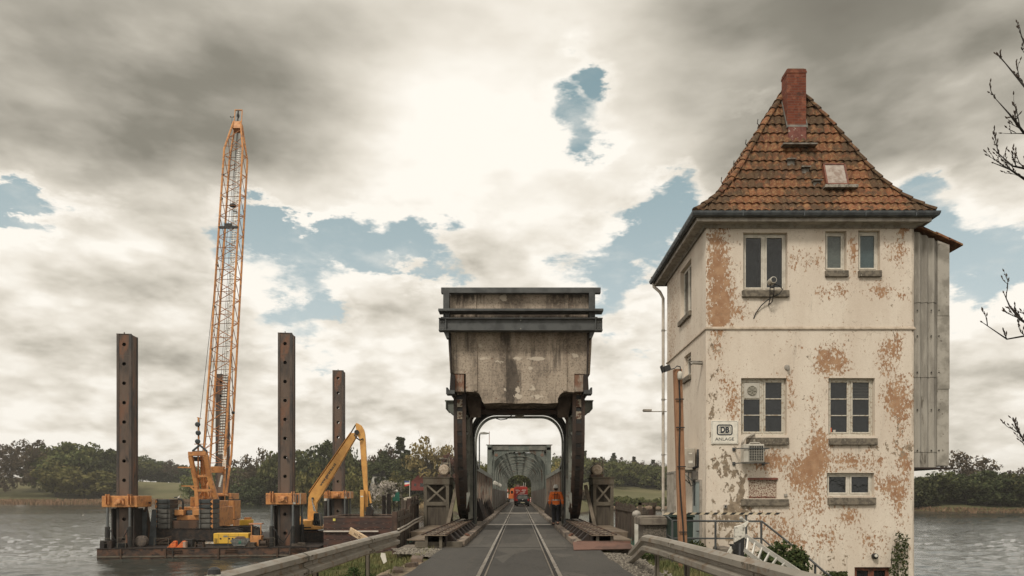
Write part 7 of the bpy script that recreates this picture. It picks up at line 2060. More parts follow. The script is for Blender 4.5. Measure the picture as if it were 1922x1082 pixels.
# the plank poking over the left guard rail
b = MB(); p0 = Vector(at(657, 996, 13.9)); p1 = Vector(at(708, 1026, 13.5)); b.bar(p0, p1, .04, .135, up=(0,0,1)); pl = b.build('plank', mat('chipboard', (.56,.42,.28), .85, col2=(.46,.32,.19), scale=10), bevel=.004)
tag(pl, 'pale board with faded stamp leaning behind the left guard rail', 'board')
d_ = (p1-p0).normalized(); up_ = Vector((0,0,1)); s_ = d_.cross(up_).normalized(); u2 = s_.cross(d_).normalized()
b = MB(); fr = -1 if s_.y > 0 else 1
off_ = s_*fr*.023
for (a, e) in ((.05, .052), (.09, .05), (.13, .052)): 
    q = p0+d_*(.10+a)+off_; b.obox(q-u2*.03, d_*.018, u2*.05, s_*fr*.002)
q = p0+d_*.28+off_; b.obox(q-u2*.045, d_*.09, u2*.012, s_*fr*.002); b.obox(q+u2*.03, d_*.09, u2*.012, s_*fr*.002); b.obox(q-u2*.02, d_*.06, u2*.03, s_*fr*.002)
b.build('stamp', mat('stamp_brown', (.16,.10,.06), .8), pl)
b = MB(); x, y, z = at(720, 1043, 13.2); b.prism([(x-.05, z+.05), (x+.03, z+.04), (x+.06, z-.12), (x-.0, z-.16), (x-.06, z-.02)], 'y', y, y+.02); tag(b.build('rag', M['white']), 'white rag caught on a post under the left guard rail', 'rag')
# piles and small things in the water beyond the left fence
def pile(px, D, w_, top, lab):
    x, y, _ = at(px, 0, D); zt = HC+(CY-top)*D/F
    b = MB(); b.lathe((x, D, 0), [(w_, -5), (w_*.97, zt-.05), (w_*.8, zt)], 10); tag(b.build('mooring_pile', M['wood_grey'] if False else mat('tarred_pile', (.018,.015,.013), .85, col2=(.045,.035,.028), scale=3)), lab, 'pile', 'mooring piles')
pile(720.5, 60, .17, 930, 'left one of the two black piles by the blossoming tree'); pile(730, 60.4, .19, 927, 'right, thicker one of the two black piles by the blossoming tree'); pile(618, 75, .22, 935, 'dark pile seen left of the rear spud leg')
b = MB(); x, y, z = at(611.5, 950, 75); b.lathe((x, y, 0), [(.2, -5), (.2, z-.4), (.14, z+.4), (.16, z+.55)], 10); o = b.build('mooring_pile', MATS['tarred_pile']); b = MB(); b.lathe((x, y, z+.55), [(.17, 0), (.17, .25), (.05, .33)], 10); b.build('cap', M['white'], o); tag(o, 'pile with white cap left of the rear spud leg', 'pile', 'mooring piles')
t = thing('thatched_dolphin', (-6.6, 40, ZW), 'dark timber dolphin with rounded pale heap on top beyond the left fence', 'dolphin')
cx_ = at(770, 0, 40)[0]; b = MB()
for k in range(12): a = k*math.pi/6; b.lathe((cx_+.42*math.cos(a), 40+.42*math.sin(a), 0), [(.11, -5), (.1, 1.18+.05*math.sin(k*3))], 6)
b.build('timbers', M['wood_grey'], t); b = MB(); b.sphere((cx_, 40, 1.16), .46, 14, 8, (1, 1, .42)); b.build('heap', mat('pale_heap', (.34,.30,.24), .95, col2=(.20,.17,.13), scale=14, bump=1), t)
t = thing('marker_sign', (*at(743, 950, 62)[:2], ZW), 'small green marker on a stand right of the black piles', 'marker')
b = MB(); x, y, z = at(743, 938, 62); b.box(x-.3, x+.3, y, y+.3, z-.15, z+.2); b.prism([(x-.15, z+.2), (x+.3, z+.2), (x+.28, z+.7), (x, z+.6)], 'y', y, y+.25); b.build('marker_body', M['net_green'], t); b = MB(); b.tube([(x-.2, y+.1, -5), (x-.2, y+.1, z-.15)], .05, 6); b.cut(); b.tube([(x+.25, y+.1, -5), (x+.25, y+.1, z-.15)], .05, 6); b.build('leg', M['dark'], t); b = MB(); b.sphere((x+.05, y+.1, z+.78), .12, 8, 6); b.build('lamp', M['white'], t)
# ---- yard of the house
PD = 16.0
t = thing('light_pole', (*at(1282, 1070, PD)[:2], -1.2), 'leaning square timber pole with cable, black floodlight and white junction box', 'pole')
top = Vector(at(1271.5, 694, PD)); bot = Vector(at(1283.5, 1100, PD)); b = MB(); b.bar(bot, top, .185, .16, up=(0,1,0)); po_ = b.build('pole', M['wood'], t, bevel=.008)
b = MB(); d_ = top-bot
cpts = [bot+d_*f+Vector((-.02+.03*math.sin(f*9), -.10, 0)) for f in [i/14 for i in range(14)]] + [top+Vector((.0, -.12, -.15))]
b.tube(cpts, .018, 6); b.build('cable', M['rubber'], t)
b = MB()
for f in (.25, .55, .73, .86): c = bot+d_*f; b.box(c.x-.1, c.x+.1, c.y-.13, c.y-.11, c.z-.012, c.z+.012)
b.build('cable_clip', M['dark'], t)
b = MB(); c = top+Vector((.02, -.16, -.13)); b.lathe(tuple(c), [(.035, -.14), (.055, -.1), (.06, .0), (.045, .05), (.02, .06)], 12); b.build('junction_box', mat('box_pale', (.5,.47,.4), .5), t, smooth=True)
b = MB(); c = top+Vector((-.22, -.12, -.02)); b.obox(c+Vector((-.10,-.05,-.06)), (.14,0,.05), (0,.12,0), (-.04,0,.12)); b.obox(c+Vector((-.15,-.07,-.08)), (.03,0,.02), (0,.16,0), (-.05,0,.16)); b.tube([c+Vector((.02,0,0)), c+Vector((.12,0,.02)), c+Vector((.18,0,.08)), c+Vector((.25,-.02,.06)), c+Vector((.26,-.03,-.06))], .014, 6)
b.build('floodlight', M['black'], t)
# striped boom barrier bar
SD_ = 17.2
A = Vector(at(1248, 964.5, SD_)); B_ = Vector(at(1463, 964.5, SD_)); n = 26; b1 = MB(); b2 = MB(); L_ = B_-A
b = MB()
for i in range(n):
    p, q = A+L_*(i/n), A+L_*((i+1)/n); sk = .035
    (b1 if i % 2 else b2).obox(p+Vector((-sk*(1), 0, -.028)), (q-p), (0,.03,0), (2*sk,0,.056))
t = thing('striped_bar', tuple(A), 'black and cream striped bar fixed along the top of the yard railing', 'striped bar'); b1.build('dark_stripe', M['black'], t); b2.build('pale_stripe', mat('cream_stripe', (.56,.47,.33), .6), t)
# railing
t = thing('yard_railing', (6, 17.2, -.6), 'grey pipe railing that turns down beside the steps in front of the house', 'railing')
def rp(px, py, D=17.2): return Vector(at(px, py, D))
b = MB(); b.tube([rp(1250, 968, 18.6), rp(1262, 978, 17.3), rp(1430, 979), rp(1520, 1050, 16.6), rp(1545, 1072, 16.4), rp(1600, 1112, 16.0)], .026, 8)
b.tube([rp(1252, 1004, 18.6), rp(1262, 1011, 17.3), rp(1430, 1011), rp(1500, 1072, 16.7), rp(1560, 1120, 16.3)], .022, 8); b.build('pipe_rail', M['steel_grey'], t, smooth=True)
b = MB()
for (px, py0, py1, D) in ((1252,968,1080,18.6), (1262,978,1080,17.3), (1343,979,1090,17.2), (1400.5,962,1090,17.25), (1429,978,1090,17.2), (1530,1058,1120,16.6)): b.tube([rp(px, py0, D), rp(px, py1, D)], .028, 7); b.cut()
b.build('post', M['steel_grey'], t)
# wheelie bin
t = thing('wheelie_bin', (*at(1278, 0, 18.2)[:2], -.6), 'dark green wheelie bin behind the timber pole by the pale door', 'bin')
b = MB(); x0, x1 = at(1256, 0, 18.2)[0], at(1302, 0, 18.2)[0]; zt_ = HC+(CY-966)*18.2/F
b.prism([(x0+.06, -.75), (x1-.04, -.75), (x1, zt_-.08), (x0, zt_-.08)], 'y', 18.2, 18.8); b.build('body', M['bin_green'], t, bevel=.03, seg=2)
b = MB(); b.prism([(x0-.03, zt_-.08), (x1+.03, zt_-.08), (x1+.02, zt_-.02), (x1-.1, zt_+.03), (x0+.1, zt_+.03), (x0-.02, zt_-.02)], 'y', 18.14, 18.85); b.build('lid', M['bin_green'], t, bevel=.015)
b = MB(); 
for x in (x0+.08, x1-.14): b.lathe((x, 18.75, -.72), [(.1, 0), (.1, .06)], 12, 'x'); b.cut()
b.build('wheel', M['rubber'], t); b = MB(); b.box(x0+.25, x0+.42, 18.185, 18.199, zt_-.38, zt_-.33); b.build('sticker', mat('orange_sticker', (.5,.13,.04), .6), t)
# delineator posts thrown together, ladder
t = thing('delineator_post', (*at(1392, 0, 15.2)[:2], -1.1), 'upright white road delineator post with black slanted band at the top of the ladder', 'delineator')
DD = 15.2
def dp_(px, py, D=DD): x, y, z = at(px, py, D); return (x, z)
b = MB(); b.prism([dp_(1380, 989), dp_(1399, 983.5), dp_(1399, 1008), dp_(1379, 1019)], 'y', DD, DD+.1); b.cut(); b.prism([dp_(1377, 1054), dp_(1397, 1045), dp_(1397, 1085), dp_(1377, 1095)], 'y', DD, DD+.1)
b.build('white_panel', mat('grimy_white', (.62,.59,.52), .6, col2=(.22,.20,.17), scale=11, lo=.5, hi=.62), t, bevel=.01)
b = MB(); b.prism([dp_(1379.3, 1019.3), dp_(1398, 1009), dp_(1397, 1044.7), dp_(1377.3, 1053.5)], 'y', DD+.003, DD+.1); b.build('black_band', M['black'], t)
b = MB(); b.prism([dp_(1386.5, 1021), dp_(1390.5, 1019), dp_(1390, 1042), dp_(1386, 1044)], 'y', DD-.006, DD-.001); b.build('reflector', mat('dark_reflector', (.09,.09,.095), .2), t, bevel=.002)
b = MB(); b.prism([dp_(1394, 985), dp_(1404, 978), dp_(1405, 981), dp_(1399, 990)], 'y', DD-.01, DD+.06); b.build('tip', M['white'], t)
t = thing('delineator_post', (*at(1372, 0, 15.0)[:2], -1.1), 'second delineator post leaning to the left, with black clamp', 'delineator')
b = MB(); b.prism([dp_(1361, 1048, 15), dp_(1366, 1051, 15), dp_(1379, 1027, 15), dp_(1374, 1024, 15)], 'y', 15, 15.08); b.build('white_panel', MATS['grimy_white'], t, bevel=.006)
b = MB(); b.prism([dp_(1372, 1022, 15), dp_(1379, 1022, 15), dp_(1380, 1032, 15), dp_(1374, 1031, 15)], 'y', 14.96, 15.12); b.build('clamp', M['black'], t)
b = MB(); x, y, z = at(1392.5, 973.5, 15.2); b.sphere((x, y+.05, z), .045, 10, 7); b.tube([(x, y+.05, z), (x+.1, y+.06, z-.07)], .03, 6); tag(b.build('lamp_fitting', mat('lamp_pale', (.4,.39,.35), .4)), 'small round lamp fitting above the delineator post', 'lamp')
# aluminium ladder lying down the slope
t = thing('ladder', (*at(1450, 0, 14.5)[:2], -1.2), 'aluminium ladder lying down the slope in front of the house', 'ladder')
b = MB()
u0, u1 = Vector(at(1399, 1007, 15.0)), Vector(at(1530, 1095, 13.2)); l0, l1 = Vector(at(1397, 1033, 14.8)), Vector(at(1500, 1112, 13.1))
for (p, q) in ((u0, u1), (l0, l1)): b.bar(p, q, .03, .075, up=(0,0,1)); b.bar(p+Vector((0,-.03,.05)), q+Vector((0,-.03,.05)), .02, .012); b.cut()
b.build('side_rail', M['aluminium'], t)
b = MB()
for i in range(9): f = (i+.4)/9; b.bar(u0.lerp(u1, f), l0.lerp(l1, f*.98), .035, .035); b.cut()
b.build('rung', M['aluminium'], t)
b = MB(); b.box(*[c for c in (at(1350, 0, 17)[0], at(1374, 0, 17)[0])], 16.9, 17.6, -1.4, HC+(CY-1028)*17/F); tag(b.build('concrete_block', M['concrete'], bevel=.03), 'low concrete block at the foot of the house behind the railing', 'concrete block')
# manhole-like patch: small concrete path steps beside the house
for i in range(5):
    b = MB(); x = 6.9+i*.42; b.box(x, x+.45, 16.5, 17.0, -1.6, -.75-i*.17); o = b.build('step', M['concrete'], bevel=.015)
    tag(o, ['topmost','second','third','fourth','lowest'][i]+' concrete step under the sloping railing', 'step', 'yard steps')
# ---------------------------------------------------------------- vehicles on the bridge
def wheel(parent, x, y, z, r, w_):
    b = MB(); b.lathe((x-w_/2, y, z+0), [(r*.85, 0), (r, .02), (r, w_-.02), (r*.85, w_)], 16, 'x'); wo = b.build('wheel', M['rubber'], parent)
    b = MB(); b.lathe((x-w_/2-.005, y, z), [(r*.55, 0), (r*.55, w_+.01)], 12, 'x'); b.build('rim', M['galv'], wo)
VX, VY = 981, 83.0; vx = (VX-CX)*VY/F; vy = VY
car = thing('parked_car', (vx, vy, 0), 'black hatchback stopped on the bridge behind the red van', 'car')
W2 = .82; z0 = .26
sec = lambda y, w_, pts: [(vx+x*w_, vy+y, z) for x, z in pts]
body = [(-1,.26),(1,.26),(1.0,.6),(.98,.86),(-.98,.86),(-1.0,.6)]
b = MB()
rows = [sec(y, w_, body) for y, w_ in ((0, .74), (.12, .81), (1.2, .84), (3.3, .82), (3.85, .70))]
for i in range(len(rows)-1):
    for k in range(6): l = (k+1) % 6; b.quad(rows[i][k], rows[i][l], rows[i+1][l], rows[i+1][k])
n = len(b.v); b.v += rows[0]; b._f(*range(n, n+6)); n = len(b.v); b.v += rows[-1]; b._f(*range(n, n+6)[::-1])
b.box(vx-.78, vx+.78, vy-.06, vy+.1, .3, .56)
cb = b.build('body', M['car_black'], car, fix=True, smooth=False, bevel=.03)
b = MB(); P0 = [(-.80,.86),(.80,.86),(.60,1.42),(-.60,1.42)]
b.v += [(vx-.80, vy+.08, .85), (vx+.80, vy+.08, .85), (vx+.62, vy+.45, 1.40), (vx-.62, vy+.45, 1.40), (vx-.80, vy+3.0, .85), (vx+.80, vy+3.0, .85), (vx+.60, vy+2.2, 1.43), (vx-.60, vy+2.2, 1.43)]
for q in ((0,1,2,3),(1,5,6,2),(5,4,7,6),(4,0,3,7),(3,2,6,7)): b._f(*q)
cabn = b.build('cabin', M['car_black'], car, bevel=.04, seg=2)
b = MB(); b.v += [(vx-.63, vy+.16, .93), (vx+.63, vy+.16, .93), (vx+.52, vy+.38, 1.30), (vx-.52, vy+.38, 1.30)]; b._f(0,1,2,3); o = b.build('rear_window', mat('car_glass', (.10,.105,.09), .08, bump=0), cabn); o.modifiers.new('thick', 'SOLIDIFY').thickness = -.03
b = MB(); b.quad((vx-.58, vy+.5, 1.437), (vx+.58, vy+.5, 1.437), (vx+.58, vy+2.1, 1.447), (vx-.58, vy+2.1, 1.447)); b.box(vx-.56, vx+.56, vy+.40, vy+.5, 1.40, 1.435); b.build('roof_panel', mat('silver_roof', (.55,.56,.54), .25, .3), cabn)
for s in (-1, 1):
    b = MB(); b.box(vx+s*.60, vx+s*.81, vy-.015, vy+.2, .66, .92); b.build('tail_light', M['red_light'], car, bevel=.02)
    wheel(car, vx+s*.68, vy+.62, .30, .30, .2); wheel(car, vx+s*.68, vy+3.1, .30, .30, .2)
b = MB(); b.box(vx-.24, vx+.24, vy-.075, vy-.062, .44, .54); b.build('number_plate', mat('plate_cream', (.60,.55,.38), .5), car)
b = MB(); b.lathe((vx, vy+.0, .84), [(.01, -.03), (.055, -.03), (.055, 0)], 12, 'y'); b.build('badge', M['white'], car)
# red van
wx, wy = (977.5-CX)*92/F, 92.0
van = thing('rescue_van', (wx, wy, 0), 'tall red van with white markings and roof equipment ahead of the car', 'van')
b = MB(); b.prism([(wx-.93, .45), (wx+.93, .45), (wx+.96, 1.3), (wx+.90, 2.35), (wx+.82, 2.5), (wx-.82, 2.5), (wx-.90, 2.35), (wx-.96, 1.3)], 'y', wy, wy+5.2); b.build('body', M['car_red'], van, bevel=.05, seg=2)
b = MB(); b.box(wx-.8, wx-.04, wy-.02, wy-.005, 1.45, 2.15); b.cut(); b.box(wx+.04, wx+.8, wy-.02, wy-.005, 1.45, 2.15); b.build('rear_door', mat('dull_red', (.34,.03,.022), .45), van, bevel=.01)
b = MB()
for (x0, x1, z0_, z1_) in ((-.7,-.3,2.0,2.06),(-.6,-.1,1.88,1.93),(-.62,-.40,1.62,1.72),(.1,.7,1.95,2.0),(.3,.62,1.84,1.88),(-.05,.6,1.68,1.73),(.2,.7,2.1,2.13),(-.2,.5,1.56,1.60)):
    b.obox((wx+x0, wy-.03, z0_), (x1-x0, 0, .05), (0,.008,0), (0,0,z1_-z0_)); b.cut()
b.build('white_marking', M['white'], van)
b = MB(); b.box(wx-.6, wx-.2, wy+.2, wy+1, 2.5, 2.78); b.cut(); b.box(wx-.1, wx+.5, wy+.2, wy+1.2, 2.5, 2.62); b.build('roof_box', mat('grey_rose', (.32,.20,.17), .6), van, bevel=.02)
b = MB(); b.tube([(wx+.4, wy+.4, 2.6), (wx+.36, wy+.4, 3.1)], .03, 5); b.cut(); b.tube([(wx+.62, wy+.4, 2.5), (wx+.62, wy+.4, 3.05)], .03, 5); b.build('aerial', M['white'], van)
b = MB(); b.box(wx-.9, wx+.9, wy-.12, wy, .42, .6); b.build('bumper', M['dark'], van)
for s in (-1, 1):
    wheel(van, wx+s*.78, wy+.9, .36, .36, .26); wheel(van, wx+s*.78, wy+4.2, .36, .36, .26)
    b = MB(); b.box(wx+s*.82, wx+s*.93, wy-.02, wy+.05, .85, 1.25); b.build('tail_light', M['red_light'], van)
# orange lorry beyond
ox, oy = (963-CX)*121/F, 121.0
lo = thing('orange_lorry', (ox, oy, 0), 'orange works lorry waiting beyond the red van at the far end of the bridge', 'lorry')
b = MB(); b.box(ox-.8, ox+.8, oy, oy+5, .7, 1.45); b.build('load_bed', M['car_orange'], lo, bevel=.03)
b = MB(); b.prism([(ox-.55, 1.45), (ox+.8, 1.45), (ox+.8, 2.5), (ox+.7, 2.6), (ox-.35, 2.55), (ox-.55, 2.2)], 'y', oy+.4, oy+2.4); b.build('cab', M['car_orange'], lo, bevel=.04)
b = MB(); b.box(ox-.4, ox+.0, oy+.38, oy+.395, 1.6, 2.1); b.build('window', M['glass'], lo); b = MB(); b.box(ox+.2, ox+.45, oy+.38, oy+.395, 1.9, 2.7); b.build('pale_stripe', M['white'], lo)
for s in (-1, 1): wheel(lo, ox+s*.78, oy+.9, .4, .4, .28); wheel(lo, ox+s*.78, oy+3.9, .4, .4, .28)
# signs and beacons at the end of the bridge
def endpost(px, D, py0, py1, head, lab, nm='warning_board'):
    x = (px-CX)*D/F; zt = HC+(CY-py0)*D/F; t = thing(nm, (x, D, 0), lab, 'road sign')
    b = MB(); b.tube([(x, D, -.2), (x, D, zt)], .04, 6); b.build('pole', M['galv'], t)
    if head == 'disc':
        b = MB(); b.lathe((x, D-.06, zt), [(.02, 0), (.32, 0), (.32, .03)], 16, 'y'); b.build('disc', mat('sign_red', (.5,.05,.04), .5), t); b = MB(); b.lathe((x, D-.07, zt), [(.02, 0), (.2, 0), (.2, .008)], 16, 'y'); b.build('centre', M['white'], t)
        b = MB(); b.box(x-.28, x+.28, D-.05, D-.02, zt-1.3, zt-.5); b.build('plate', M['white'], t)
    else:
        b = MB(); b.box(x-.16, x+.16, D-.06, D-.03, zt-.95, zt); b.build('board', M['white'], t)
        b = MB()
        for k in range(3): b.prism([(x-.15, zt-.15-k*.3), (x+.15, zt-.05-k*.3), (x+.15, zt-.2-k*.3), (x-.15, zt-.3-k*.3)], 'y', D-.068, D-.061); b.cut()
        b.build('red_band', mat('band_red', (.45,.04,.035), .5), t)
endpost(951, 122, 921, 950, 'disc', 'round red-rimmed sign over white plate left of the far bridge end')
endpost(996.5, 121, 934, 950, 'board', 'red and white striped beacon right of the far bridge end')
# ---------------------------------------------------------------- the worker
def person():
    x, y, z = 1.62*1.0, 29.9, .135
    x = (1043.5-CX)*y/F
    t = thing('person', (x, y, z), 'person in orange high-visibility jacket, dark trousers and white helmet walking away on the footway', 'person')
    # skeleton (x right, y away, z up) -- facing away
    V = {'pel': ((0, 0, .88), (.165, .115)), 'wst': ((0, .01, 1.02), (.145, .105)), 'chs': ((0, .02, 1.24), (.185, .125)), 'shd': ((0, .02, 1.38), (.12, .10)), 'nck': ((0, .03, 1.46), (.055, .055)), 'hd': ((0, .045, 1.55), (.085, .10)), 'tp': ((0, .05, 1.66), (.075, .09)),
         'hL': ((-.09, 0, .82), (.095, .10)), 'kL': ((-.10, .07, .46), (.065, .07)), 'aL': ((-.10, .03, .09), (.045, .05)), 'tL': ((-.11, .17, .035), (.04, .035)),
         'hR': ((.09, 0, .82), (.095, .10)), 'kR': ((.085, .02, .45), (.065, .07)), 'aR': ((.07, -.16, .12), (.045, .05)), 'tR': ((.07, -.05, .035), (.04, .035)),
         'sL': ((-.19, .02, 1.37), (.072, .072)), 'eL': ((-.265, -.01, 1.10), (.052, .052)), 'wL': ((-.27, .08, .88), (.036, .036)), 'mL': ((-.265, .11, .80), (.035, .022)),
         'sR': ((.19, .02, 1.37), (.072, .072)), 'eR': ((.275, -.03, 1.11), (.052, .052)), 'wR': ((.30, .04, .88), (.036, .036)), 'mR': ((.30, .06, .80), (.035, .022))}
    E = [('pel','wst'),('wst','chs'),('chs','shd'),('shd','nck'),('nck','hd'),('hd','tp'),('pel','hL'),('hL','kL'),('kL','aL'),('aL','tL'),('pel','hR'),('hR','kR'),('kR','aR'),('aR','tR'),
         ('shd','sL'),('sL','eL'),('eL','wL'),('wL','mL'),('shd','sR'),('sR','eR'),('eR','wR'),('wR','mR')]
    def skin(name, verts, edges, grow, m, levels=2):
        ks = list(verts); me = bpy.data.meshes.new(name); me.from_pydata([verts[k][0] for k in ks], [(ks.index(a), ks.index(c)) for a, c in edges], [])
        o = bpy.data.objects.new(name, me); C.objects.link(o); o.parent = t
        o.modifiers.new('skin', 'SKIN'); 
        for i, k in enumerate(ks): me.skin_vertices[0].data[i].radius = (verts[k][1][0]+grow, verts[k][1][1]+grow)
        me.skin_vertices[0].data[0].use_root = True
        s = o.modifiers.new('sub', 'SUBSURF'); s.levels = levels; s.render_levels = levels
        me.materials.append(m); 
        return o
    skin('body', V, E, 0, M['skin'])
    J = {k: V[k] for k in ('pel','wst','chs','shd','sL','eL','wL','sR','eR','wR')}; J['col'] = ((0,.025,1.44), (.075,.075)); J['pel'] = ((0, 0, .80), (.185, .135))
    J['wL'] = ((-.27,.07,.90), (.045,.045)); J['wR'] = ((.297,.033,.90), (.045,.045))
    skin('jacket', J, [('pel','wst'),('wst','chs'),('chs','shd'),('shd','col'),('shd','sL'),('sL','eL'),('eL','wL'),('shd','sR'),('sR','eR'),('eR','wR')], .022, M['hivis'])
    T = {k: V[k] for k in ('pel','hL','kL','aL','hR','kR','aR')}
    skin('trousers', T, [('pel','hL'),('hL','kL'),('kL','aL'),('pel','hR'),('hR','kR'),('kR','aR')], .012, M['trousers'])
    for n_, a_, tt in (('boot','aL','tL'), ('boot','aR','tR')):
        skin(n_, {'a': V[a_], 't': V[tt]}, [('a','t')], .024, M['rubber'], 1)
    # reflective bands wrap the jacket
    b = MB()
    def band(z, rx, ry, cy, h=.055):
        n = 24; A = [(rx*math.cos(k*2*math.pi/n), cy+ry*math.sin(k*2*math.pi/n), z) for k in range(n+1)]; B_ = [(p[0], p[1], z+h) for p in A]; b.strip(A, B_)
    band(.80, .178, .142, .0, .07); band(1.06, .166, .138, .012, .06)
    for s in (-1, 1):
        ex_, ey_, ez_ = (V['eL'] if s < 0 else V['eR'])[0]; b.tube([(ex_+s*.004, ey_+.0, ez_-.06), (ex_+s*.006, ey_+.02, ez_-.02)], .07, 12, caps=False)
    o = b.build('reflective_band', M['reflective'], t, local=True)
    b = MB()
    for s in (-1, 1): b.tube([(s*.075, -.125, 1.08), (s*.07, -.128, 1.24), (s*.06, -.10, 1.40)], .014, 6)
    b.tube([(-.15, -.09, 1.30), (0, -.125, 1.33), (.15, -.09, 1.30)], .012, 6); b.tube([(0, -.13, 1.10), (0, -.135, 1.32)], .012, 6)
    b.build('harness_strap', M['trousers'], t, local=True)
    b = MB(); b.lathe((0, .05, 1.60), [(.125, 0), (.122, .015), (.105, .03), (.103, .08), (.085, .125), (.05, .15), (.01, .158)], 18); b.prism([(-.02, .0), (.02, .0), (.02, .02), (-.02, .02)], 'y', 0, 0.001)
    b.build('helmet', M['helmet'], t, local=True, smooth=True)
    b = MB(); b.sphere((0, .0, 1.565), .082, 12, 8, (1, .9, 1)); b.build('hair', mat('brown_hair', (.05,.03,.02), .8), t, local=True)
    # face, ears and hands
    b = MB(); b.sphere((0, .135, 1.55), .016, 6, 5, (1, 1.4, 1.3)); b.build('nose', M['skin'], t, local=True)
    b = MB()
    for s in (-1, 1): b.sphere((s*.09, .045, 1.555), .022, 6, 5, (.5, 1, 1.3)); b.cut()
    b.build('ear', M['skin'], t, local=True)
    b = MB()
    for s in (-1, 1): b.sphere((s*.033, .118, 1.572), .011, 6, 5); b.cut()
    b.build('eye', M['dark'], t, local=True); b = MB(); b.box(-.025, .025, .128, .134, 1.505, 1.512); b.build('mouth', mat('lips', (.35,.14,.11), .6), t, local=True)
    for s, k in ((-1, 'mL'), (1, 'mR')):
        cx_, cy_, cz_ = V[k][0]; b = MB()
        for f in range(4):
            yy = cy_-.027+f*.018; ln = (.062, .07, .074, .06)[f]; b.tube([(cx_, yy, cz_-.01), (cx_, yy+.004, cz_-.01-ln*.45), (cx_-s*.012, yy+.008, cz_-.01-ln*.8), (cx_-s*.028, yy+.008, cz_-.01-ln)], [.0105, .0098, .009, .007], 6)
        b.tube([(cx_, cy_+.03, cz_+.035), (cx_-s*.01, cy_+.055, cz_+.005), (cx_-s*.016, cy_+.058, cz_-.025)], [.012, .011, .008], 6)
        b.build('hand', mat('work_glove', (.30,.20,.15), .8), t, local=True, smooth=True)
    t.scale = (1.02, 1.02, 1.02)
    # the bag carried in the right hand
    bg_ = thing('tool_bag', (x+.34, y+.05, z+.40), 'grey bag hanging from the right hand of the walking person', 'bag')
    b = MB(); b.prism([(-.11, 0), (.12, .02), (.15, .22), (.06, .30), (-.10, .28)], 'y', -.07, .07); b.build('bag_body', mat('bag_grey', (.085,.075,.065), .85), bg_, local=True, bevel=.03)
    b = MB(); b.tube([(-.05, 0, .28), (-.03, 0, .38), (.04, 0, .38), (.06, 0, .29)], .012, 6); b.build('strap', M['rubber'], bg_, local=True)
person()
# ---------------------------------------------------------------- vegetation
def leaf_mat(name, a, b_, c_, trans=.25):
    m = bpy.data.materials.new(name); m.use_nodes = True
    t = NT(m.node_tree); t.n.clear()
    out = t.add('ShaderNodeOutputMaterial')
    at_ = t.add('ShaderNodeAttribute', attribute_name='wear'); sp = t.add('ShaderNodeSeparateColor', i_0=at_.outputs['Color'])
    oi = t.add('ShaderNodeObjectInfo')
    c = t.mix(t.ramp(sp.outputs[0], 0, 1, smooth=False), a, b_); c = t.mix(t.ramp(sp.outputs[1], .55, 1), c, c_)
    hsv = t.add('ShaderNodeHueSaturation', i_Color=c, i_Value=t.ramp(oi.outputs['Random'], 0, 1, .82, 1.2, smooth=False), i_Hue=t.ramp(oi.outputs['Random'], 0, 1, .485, .512, smooth=False))
    p = t.add('ShaderNodeBsdfPrincipled', i_0=hsv.outputs[0]); p.inputs['Roughness'].default_value = .9; p.inputs['Specular IOR Level'].default_value = .15
    tr_ = t.add('ShaderNodeBsdfTranslucent', i_0=hsv.outputs[0]); mx = t.add('ShaderNodeMixShader', i_0=trans)
    t.l.new(p.outputs[0], mx.inputs[1]); t.l.new(tr_.outputs[0], mx.inputs[2]); t.l.new(mx.outputs[0], out.inputs[0])
    MATS[name] = m; return m
LM = dict(
 green=leaf_mat('leaves_green', (.064,.077,.028), (.105,.115,.044), (.154,.147,.054)),
 dark=leaf_mat('leaves_dark', (.038,.049,.023), (.061,.070,.031), (.090,.096,.041)),
 olive=leaf_mat('leaves_olive', (.096,.096,.033), (.147,.134,.046), (.192,.166,.064)),
 gold=leaf_mat('leaves_gold', (.192,.154,.058), (.269,.218,.090), (.333,.282,.128)),
 brown=leaf_mat('twigs_brown', (.070,.055,.041), (.109,.082,.059), (.134,.102,.064)),
 copper=leaf_mat('leaves_copper', (.070,.032,.028), (.109,.045,.038), (.128,.064,.051)),
 blossom=leaf_mat('blossom', (.435,.384,.333), (.640,.576,.512), (.154,.154,.077)),
 bush=leaf_mat('leaves_bush', (.036,.054,.020), (.064,.090,.031), (.128,.141,.058)),
)
def np_mesh(name, V, A, m, parent=None, origin=None):
    """V: (n,4,3) quads, A: (n,3) colours"""
    n = V.shape[0]
    me = bpy.data.meshes.new(name); me.vertices.add(n*4); me.loops.add(n*4); me.polygons.add(n)
    v = V.reshape(-1, 3).astype(np.float32)
    if origin is not None: v = v - np.array(origin, dtype=np.float32)
    me.vertices.foreach_set('co', v.ravel()); me.loops.foreach_set('vertex_index', np.arange(n*4, dtype=np.int32))
    me.polygons.foreach_set('loop_start', np.arange(0, n*4, 4, dtype=np.int32))
    ca = me.color_attributes.new('wear', 'FLOAT_COLOR', 'POINT'); col = np.ones((n*4, 4), dtype=np.float32); col[:, :3] = np.repeat(A, 4, axis=0); ca.data.foreach_set('color', col.ravel())
    me.materials.append(m); me.update(calc_edges=True); me.validate()
    o = bpy.data.objects.new(name, me); C.objects.link(o)
    if parent is not None: o.parent = parent
    elif origin is not None: o.location = origin
    return o
